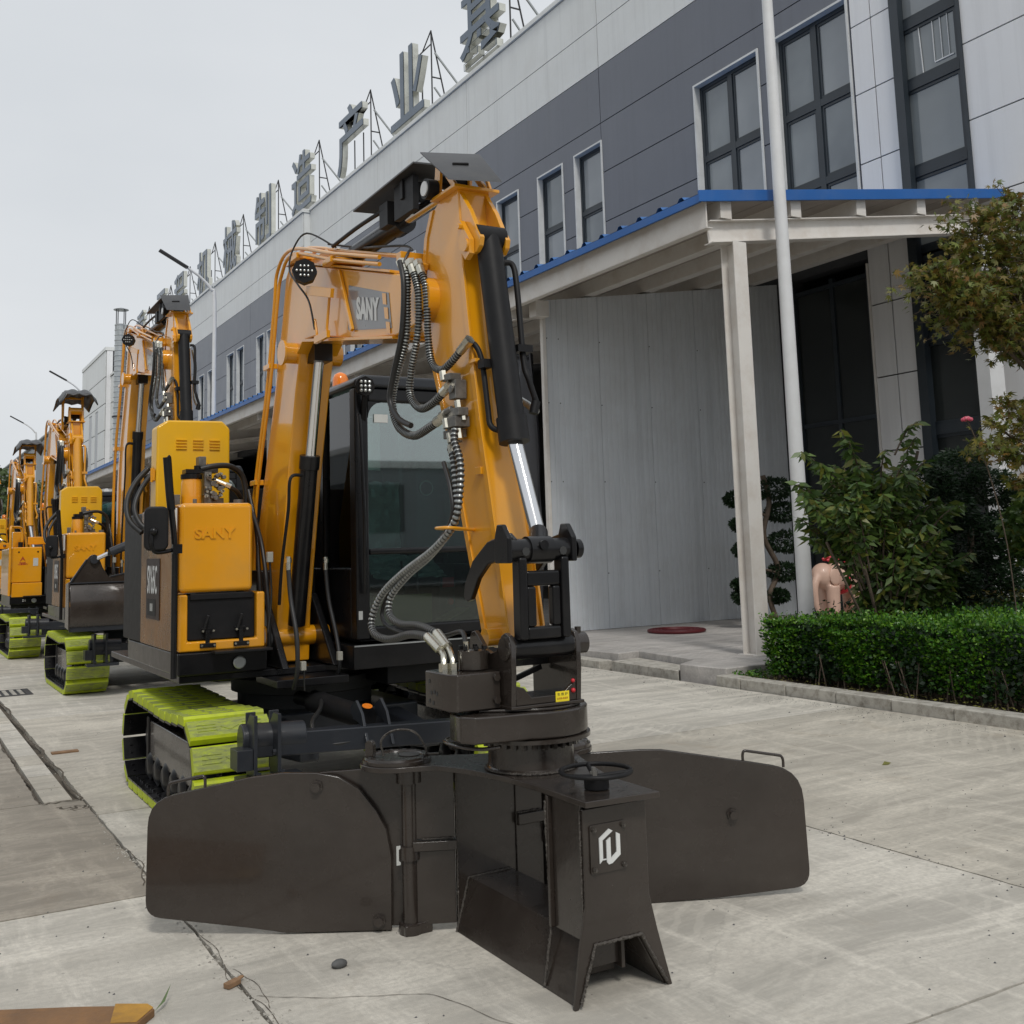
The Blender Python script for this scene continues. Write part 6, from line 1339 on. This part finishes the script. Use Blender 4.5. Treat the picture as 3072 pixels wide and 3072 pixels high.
# large-leaved shrub in front of the entrance
def spray(root, stemspec, size, m, dens=34, wh=.36):
    """leafy shoots: leaves set along curved twigs, drooping"""
    P = []; Nn = []; tb = MB()
    for (a, b) in stemspec:
        a = Vector(a); b = Vector(b); mid = (a + b) / 2 + Vector((0, 0, .12 * (b - a).length)); pts = smoothpts([a, mid, b], 6)
        tb.tube(pts, [.009 * (1 - .75 * i / (len(pts) - 1)) + .002 for i in range(len(pts))], 5, 1)
        L = (b - a).length; k = int(dens * L)
        for i in range(k):
            t = .25 + .75 * i / max(1, k - 1); j = min(int(t * (len(pts) - 1)), len(pts) - 2); p = pts[j].lerp(pts[j + 1], t * (len(pts) - 1) - j); an = i * 2.4
            q = Vector((math.cos(an), math.sin(an), random.uniform(-1.0, .05))); P.append(tuple(p)); Nn.append(tuple(q * 1.6))
    mk('twigs', tb, 'bark', root, ang=80, kind='stuff'); leafset('foliage', P, size, m, root, wh, np.array(Nn))
shr = thing('shrub', 'large drooping leafed green shrub growing behind the hedge before the dark doorway', 'shrub', (8.45, 7.45, .1))
sp_ = []; c0 = Vector((8.45, 7.45, .5))
rr = random.Random(11)
tops = []
for i in range(260):
    # fill an upright oval crown, outline uneven
    u_ = rr.uniform(-1, 1); w_ = rr.uniform(-1, 1); h_ = rr.uniform(.05, 1)
    rad = .98 * (1 - abs(h_ - .55) ** 2.0 * 1.5) ; px = 8.45 + (u_ * rad * .95 if h_ > .42 else .22 + u_ * rad * .68); py = 7.45 + w_ * .55 * rad; pz = .62 + h_ * 1.55 + .12 * math.sin(px * 7)
    tops.append((px, py, pz))
tops += [(9.26, 7.5, 2.62), (9.2, 7.5, 2.45), (8.1, 7.5, 2.5), (8.15, 7.45, 2.38), (7.55, 7.5, 2.27), (7.48, 7.45, 1.85), (7.6, 7.4, 1.7), (7.7, 7.4, 2.15), (8.6, 7.4, 2.3), (8.9, 7.4, 2.2), (9.45, 7.4, 1.75), (9.55, 7.3, 1.72)]
for t in tops:
    if t[0] < 8.28 and t[2] < 1.45: continue
    t = Vector(t); a = Vector((8.45 + (t.x - 8.45) * .45, 7.45 + (t.y - 7.45) * .4, max(.4, t.z - rr.uniform(.35, .6)))); sp_.append((a, t))
spray(shr, sp_, .125, 'leaf_shrub', 64, .38)
mk('stems', MB().tube([(8.45, 7.45, .05), (8.4, 7.45, .5), (8.2, 7.4, 1.1), (8.05, 7.45, 1.9)], .016, 7).tube([(8.5, 7.45, .05), (8.55, 7.5, .7), (8.8, 7.5, 1.4), (9.2, 7.5, 2.3)], .016, 7).tube([(8.47, 7.45, .05), (8.5, 7.4, .8), (8.5, 7.4, 2.0)], .014, 7).tube([(8.45, 7.45, .2), (8.1, 7.4, .7), (7.7, 7.4, 1.4)], .012, 7), 'bark', shr, ang=70)
# cloud pruned tree behind the column
tp_ = thing('topiary_tree', 'dark cloud pruned tree with leaf pads, behind the near canopy column', 'topiary tree', (11.6, 12.2, .16))
mk('trunk', MB().tube([(11.6, 12.2, .16), (11.45, 12.2, .6), (11.65, 12.2, 1.0), (11.4, 12.2, 1.5), (11.55, 12.2, 2.0), (11.45, 12.2, 2.4)], .04, 8).tube([(11.6, 12.2, .95), (11.3, 12.2, 1.0), (11.0, 12.2, .95)], .02, 6).tube([(11.45, 12.2, 1.4), (11.1, 12.2, 1.45)], .02, 6).tube([(11.45, 12.2, 1.8), (11.0, 12.2, 2.0)], .02, 6), 'bark', tp_, ang=70)
for (x, z, s) in ((10.95, 2.05, .20), (11.0, 1.67, .17), (11.05, 1.3, .19), (11.0, .62, .20), (10.9, .80, .12), (11.65, 2.2, .27), (11.8, 1.85, .24), (11.85, 1.4, .27), (11.75, .95, .22), (11.6, .6, .16)):
    P = []; Nn = []
    for _ in range(1500):
        v = np.array([random.gauss(0, 1) for _ in range(3)]); v /= np.linalg.norm(v); r_ = s * random.uniform(.75, 1.08); P.append((x + v[0] * r_, 12.2 + v[1] * r_, z + v[2] * r_ * .55)); Nn.append(tuple(v))
    leafset('leaf_pad', P, .055, 'leaf_dark', tp_, .5, np.array(Nn))
# maple at the right edge
mpl = thing('maple_tree', 'maple with reddish green leaves reaching in over the canopy beam at right', 'maple tree', (9.6, 6.0, .1))
def star_leaves(name, pts, size, m, parent):
    n = len(pts); pts = np.asarray(pts); d = rng.normal(size=(n, 3)); d[:, 2] = d[:, 2] * .3 - .5; d /= np.linalg.norm(d, axis=1)[:, None]
    s = np.cross(d, rng.normal(size=(n, 3))); s /= np.linalg.norm(s, axis=1)[:, None]; sz = (size * rng.uniform(.65, 1.2, n))[:, None]
    V = [pts]; angs = [-70, -52, -36, -18, 0, 18, 36, 52, 70]; rad = [.55, .30, .85, .38, 1.0, .38, .85, .30, .55]
    for a, r_ in zip(angs, rad): V.append(pts + (d * math.cos(R(a)) + s * math.sin(R(a))) * sz * r_)
    V = np.stack(V, 1); k = 10; F = []
    base = (np.arange(n) * k)[:, None]
    for i in range(1, 9): F.append(np.concatenate([base, base + i, base + i + 1], 1))
    F = np.stack(F, 1).reshape(-1, 3); return fast(name, V.reshape(-1, 3), F, m, parent)
lines = MB(); P = []
mrr = random.Random(5)
def mbranch(a, b, k, rad, nl):
    a = Vector(a); b = Vector(b); pts = smoothpts([a, (a + b) / 2 + Vector((mrr.uniform(-.1, .1), mrr.uniform(-.1, .1), .12)), b], 6); lines.tube(pts, [.02 * (1 - .8 * i / (len(pts) - 1)) + .003 for i in range(len(pts))], 6, 1)
    for i in range(k):
        t = mrr.uniform(.62, 1.05); j = min(int(t * (len(pts) - 1)), len(pts) - 2); p = pts[j].lerp(pts[j + 1], min(1, t * (len(pts) - 1) - j)); e = p + Vector((mrr.gauss(0, rad), mrr.gauss(0, rad), mrr.gauss(.0, rad * .36)))
        lines.bar(p, e, .004)
        for _ in range(nl): q = p.lerp(e, mrr.uniform(.2, 1.1)); P.append((q.x + mrr.gauss(0, .04), q.y + mrr.gauss(0, .04), q.z + mrr.gauss(0, .03)))
T0 = (9.75, 6.0, 2.2)
for b in ((7.75, 6.0, 3.72), (7.85, 6.05, 3.55), (8.1, 5.9, 3.48), (8.2, 6.1, 3.95), (8.45, 6.0, 4.3), (8.9, 6.0, 4.5), (8.5, 5.9, 3.7), (8.6, 6.2, 3.45), (9.0, 5.8, 3.9), (9.3, 6.1, 4.2), (9.2, 6.0, 3.5), (8.85, 6.1, 3.35), (9.5, 5.9, 3.8), (9.9, 6, 4.3), (8.25, 6.0, 3.6), (8.7, 6.0, 4.1), (8.35, 6.05, 4.1)): mbranch(T0, b, 50, .20, 11)
for b in ((8.1, 5.9, 2.22), (8.3, 6.0, 2.42), (8.6, 6.0, 2.62), (8.95, 6.0, 2.66), (9.0, 5.9, 2.3), (8.6, 6.1, 2.2), (8.75, 6.0, 1.9), (9.2, 6.0, 2.1)): mbranch((9.5, 6.0, 1.6), b, 20, .14, 8)
star_leaves('foliage', P, .078, 'leaf_maple', mpl)
mk('twigs', lines, 'bark', mpl, ang=80, kind='stuff')
mk('trunk', MB().tube([(9.75, 6.0, .05), (9.7, 6.0, .8), (9.55, 6.0, 1.6), (9.75, 6.0, 2.2), (9.9, 6.0, 3.2)], .05, 9).tube([(8.85, 6.0, .05), (8.87, 6, .6), (8.83, 6, 1.3), (8.9, 6, 2.0)], .014, 6), 'bark', mpl, ang=70)
mk('support_stake', MB().bar((8.65, 6.1, .05), (8.85, 6.0, 1.1), .02), 'bark', mpl, smooth=False)
# dark pines in the middle of the bed
pin = thing('pine_shrub', 'very dark spreading evergreen between the big shrub and the maple', 'evergreen shrub', (10.1, 7.6, .1))
an = [(9.7, 7.8, 2.0, 1.0), (10.2, 7.8, 2.15, 1.1), (10.6, 7.7, 1.95, 1.0), (9.9, 7.8, 1.7, 1.2), (9.5, 7.8, 1.35, 1.1), (10.2, 7.7, 1.4, 1.3), (10.7, 7.7, 1.45, 1.2), (11.1, 7.6, 1.75, 1.0), (9.8, 7.8, .95, 1.3), (10.4, 7.7, .9, 1.3), (10.9, 7.6, 1.0, 1.2), (11.3, 7.5, 1.3, 1.1)]
bush(pin, an, 2400, .065, 'leaf_dark', .30, .3, .0)
mk('trunk', MB().tube([(10.1, 7.7, .05), (10.1, 7.7, .7), (10.2, 7.7, 1.5)], .035, 7), 'bark', pin, ang=70)
gs = thing('leafy_shrub', 'mid green round leafed shrub on a thin stem below the maple', 'shrub', (9.6, 6.4, .1))
bush(gs, [(9.35, 6.4, 1.55, 1.0), (9.65, 6.4, 1.75, 1.0), (9.75, 6.4, 1.4, 1.1), (9.45, 6.4, 1.25, .9), (9.9, 6.3, 1.1, 1.0)], 420, .10, 'leaf_shrub', .28, .62, .2)
mk('stem', MB().tube([(9.6, 6.4, .05), (9.6, 6.4, .6), (9.6, 6.4, 1.4)], .013, 6), 'bark', gs, ang=70)
gc = thing('low_planting', None, None); gc['kind'] = 'stuff'
P = [(random.uniform(8.6, 12.6), random.uniform(6.4, 8.5), random.uniform(.35, .80)) for _ in range(5200)]; leafset('foliage', P, .07, 'leaf_dark', gc, .5)
P = [(random.uniform(9.6, 11.6), random.uniform(6.6, 7.6), random.uniform(.66, .86)) for _ in range(700)]; leafset('red_shoots', P, .06, 'leaf_maple', gc, .3)
P = [(random.uniform(7.5, 7.9), random.uniform(8.3, 8.6), random.uniform(.07, .13)) for _ in range(260)]; leafset('weeds', P, .04, 'leaf_hedge', gc, .5)
# roses
for (x, y, z, lab) in ((8.02, 6.0, 2.42, 'pink and white rose bloom beside the tall dark window'), ):
    ro = thing('rose', lab, 'flower', (x, y, z)); b = MB()
    for k in range(3):
        for i in range(6): a = i * 1.05 + k * .5; r_ = .014 + .012 * k; b.sphere((x + r_ * math.cos(a), y + r_ * math.sin(a), z + .01 - .006 * k), .017, 4, 1, .6, 1)
    mk('petals', b, 'petal', ro, ang=60)
# pink statue with red ribbon
stt = thing('elephant_statue', 'pale pink animal statue tied with a red ribbon, half hidden behind the flagpole', 'statue', (11.35, 11.0, .16))
b = MB().sphere((11.35, 11.0, .98), .28, 12, 1.45, .85, .82).sphere((10.98, 10.98, 1.0), .2, 10, 1, .9, 1.0)
for (x, y) in ((11.05, 10.86), (11.14, 11.12), (11.55, 10.86), (11.66, 11.12)): b.cyl((x, y, .17), (x, y, .85), .085, 12, .11)
b.tube([(10.84, 10.95, 1.02), (10.74, 10.93, .85), (10.75, 10.93, .6), (10.8, 10.93, .45)], [.07 * (1 - .5 * i / 18) for i in range(19)], 8, 6)
so_ = mk('body', b, 'pink', stt, ang=60); rm = so_.modifiers.new('r', 'REMESH'); rm.mode = 'VOXEL'; rm.voxel_size = .022; rm.use_smooth_shade = True
mk('ear', MB().sphere((11.06, 10.80, 1.0), .15, 8, .8, .18, 1), 'pink', stt)
mk('plinth', MB().box(10.8, 11.9, 10.7, 11.3, .161, .30), 'pink', stt, bev=.02)
b = MB().tube([(11.3, 10.76, 1.0), (11.3, 10.77, .8), (11.3, 11.0, .72)], .03, 6).tube([(11.3, 10.76, 1.0), (11.3, 10.85, 1.2), (11.3, 11.0, 1.24)], .03, 6)
mk('ribbon_band', b, 'ribbon', stt)
b = MB()
for i in range(26): a = random.uniform(0, 6.28); r_ = random.uniform(.02, .17); b.sphere((11.18 + r_ * math.cos(a), 10.98 + r_ * math.sin(a) * .6, 1.25 + random.uniform(-.02, .05)), .038, 4, 1.3, .7, .6)
mk('ribbon_bow', b, 'ribbon', stt)

stt.location.x += .30; stt.scale = (.9, .9, .9)

# ================================================================ small things
rl = thing('hose_reel', 'dark red coiled fire hose lying flat on the platform by the partition', 'hose', (9.9, 12.5, .16)); b = MB()
for k in range(5): r_ = .22 + .045 * k; b.tube([(9.9 + r_ * math.cos(i * math.pi / 12) * 1.0, 12.5 + r_ * math.sin(i * math.pi / 12), .185 + .004 * (k % 2)) for i in range(24)], .022, 6, 2, closed=True)
mk('hose_coil', b, 'red_hose', rl, ang=60)
cb = MB().bar((11.9, 12.9, .19), (12.15, 12.95, .25), .22, .01).bar((12.1, 12.9, .20), (12.3, 12.8, .17), .16, .01); tag(mk('cardboard_scrap', cb, 'cardboard', None, smooth=False), 'crumpled brown cardboard scrap on the platform behind the near column', 'cardboard')
st_ = MB().sphere((1.44, 3.80, .012), .026, 6, 1.15, .8, .62); o = mk('stone', st_, 'stone'); tag(o, 'small dark pebble on the concrete before the left wing', 'stone')
bk_ = MB().bar((1.05, 3.835, .010), (1.10, 3.86, .012), .028, .018).bar((1.09, 3.86, .012), (1.12, 3.885, .014), .015, .008); tag(mk('wood_chip', bk_, 'brick', None, bev=.003), 'brown broken wood chip lying on the slab crack', 'wood chip')
lf = MB().add([(5.54, 4.98, .003), (5.58, 4.995, .02), (5.63, 4.985, .006), (5.58, 4.965, .004)], [(0, 1, 2, 3)]); tag(mk('fallen_leaf', lf, 'leaf_yellow', None), 'single fallen green leaf on the open concrete right of the right wing', 'leaf')
lf = MB().add([(.80, 3.76, .012), (.83, 3.80, .02), (.875, 3.86, .05), (.84, 3.79, .025)], [(0, 1, 2, 3)]); tag(mk('fallen_leaf', lf, 'leaf_shrub', None), 'curled green leaf at the tip of the rusty plate, bottom left', 'leaf')
pl_ = thing('rusty_steel_plate', 'thick rusty brown steel plate lying at the bottom left corner', 'steel plate', (.5, 3.6, 0))
mk('plate', MB().xy([(-.6, 4.46), (.0, 4.24), (.60, 3.91), (.79, 3.79), (.80, 3.75), (.45, 3.35), (-.6, 3.6)], .001, .024), 'rust', pl_, bev=.003)
mk('painted_tip', MB().xy([(.70, 3.862), (.788, 3.803), (.798, 3.763), (.73, 3.68), (.66, 3.72)], .0245, .0255), 'rust_yellow', pl_, smooth=False)
rp = MB().box(1.14, 1.33, 8.98, 9.06, .0005, .012); tag(mk('steel_strip', rp, 'brick', None, bev=.002), 'thin rusty steel strip on the concrete beside the long joint', 'steel strip')
# van behind the second machine
vn = thing('van', 'pale blue grey van parked behind the excavators, only roof and windscreen showing', 'van', (4.6, 22.5, 0))
body_ = MB().yz([(20.6, .45), (20.55, 1.2), (20.9, 1.55), (21.5, 2.45), (21.7, 2.55), (25.2, 2.55), (25.3, .45)], 3.75, 5.55); mk('body', body_, 'van', vn, bev=.08, seg=3)
mk('windscreen', MB().prism([(0, 0), (1.5, 0), (1.35, .92), (.15, .92)], (3.9, 20.93, 1.57), (1, 0, 0), (0, .55, .83), (0, -.004, .003)), 'win_glass_dark', vn, smooth=False)
mk('side_window', MB().yz([(21.25, 1.6), (21.65, 2.3), (22.6, 2.3), (22.6, 1.6)], 3.742, 3.748), 'win_glass_dark', vn, smooth=False)
for y in (21.4, 24.3):
    for x in (3.78, 5.32): w = mk('wheel', MB().cyl((x, y, .35), (x + .2, y, .35), .35, 24), 'rubber', vn, ang=30); mk('rim', MB().cyl((x - .004, y, .35), (x + .204, y, .35), .2, 20), 'galv', w, ang=30)
for x in (3.85, 5.25): mk('headlight', MB().box(x, x + .22, 20.53, 20.6, .95, 1.1), 'chrome', vn, bev=.02)
# far trees on the left
def far_tree(x, y, h, w, lab):
    t = thing('tree', lab, 'tree', (x, y, 0), 'trees at the far left end of the yard'); P = []; cl = []
    q = random.Random(int(x * 13 + y))
    for i in range(26): cl.append((x + q.gauss(0, w * .36), y + q.gauss(0, w * .3), h * q.uniform(.42, .95), w * q.uniform(.16, .30)))
    for c in cl:
        for _ in range(170): v = np.array([q.gauss(0, 1) for _ in range(3)]); v /= np.linalg.norm(v); r_ = c[3] * q.uniform(.7, 1.1); P.append((c[0] + v[0] * r_, c[1] + v[1] * r_, c[2] + v[2] * r_ * .8))
    leafset('crown', P, .42, 'leaf_far', t, .6)
    mk('trunk', MB().tube([(x, y, 0), (x + .1, y, h * .35), (x - .1, y, h * .7)], [.28, .27, .25, .22, .2, .17, .15, .12, .1, .09, .08, .07, .06][:13], 8), 'bark', t, ang=70)
far_tree(5.6, 82, 7.6, 4.6, 'green tree at the left edge, nearest of the far trees'); far_tree(8.3, 96, 8.0, 5.5, 'green tree behind the fourth excavator stick'); far_tree(12.5, 108, 7.8, 4.6, 'green tree low before the far grey warehouse'); far_tree(3.6, 100, 8, 5, 'tree just left of the frame edge')
tr_ = thing('far_treeline', None, None); tr_['kind'] = 'stuff'; P = []
for i in range(60):
    cx_, cy_, r_ = random.uniform(-40, 10), random.uniform(150, 185), random.uniform(2, 4)
    for _ in range(60): v = np.array([random.gauss(0, 1) for _ in range(3)]); v /= np.linalg.norm(v); P.append((cx_ + v[0] * r_, cy_ + v[1] * r_, 3.5 + v[2] * r_))
leafset('foliage', P, 1.1, 'leaf_far', tr_, .7)
for _o in list(bpy.data.objects):
    if _o.type == 'MESH' and len(_o.data.polygons) == 0: bpy.data.objects.remove(_o)
mk('rose_stem', MB().tube([(8.02, 6.0, 2.41), (8.10, 6.01, 2.30), (8.30, 6.02, 1.9), (8.5, 6.05, 1.2), (8.55, 6.05, .06)], .006, 6), 'bark', ro, ang=60)
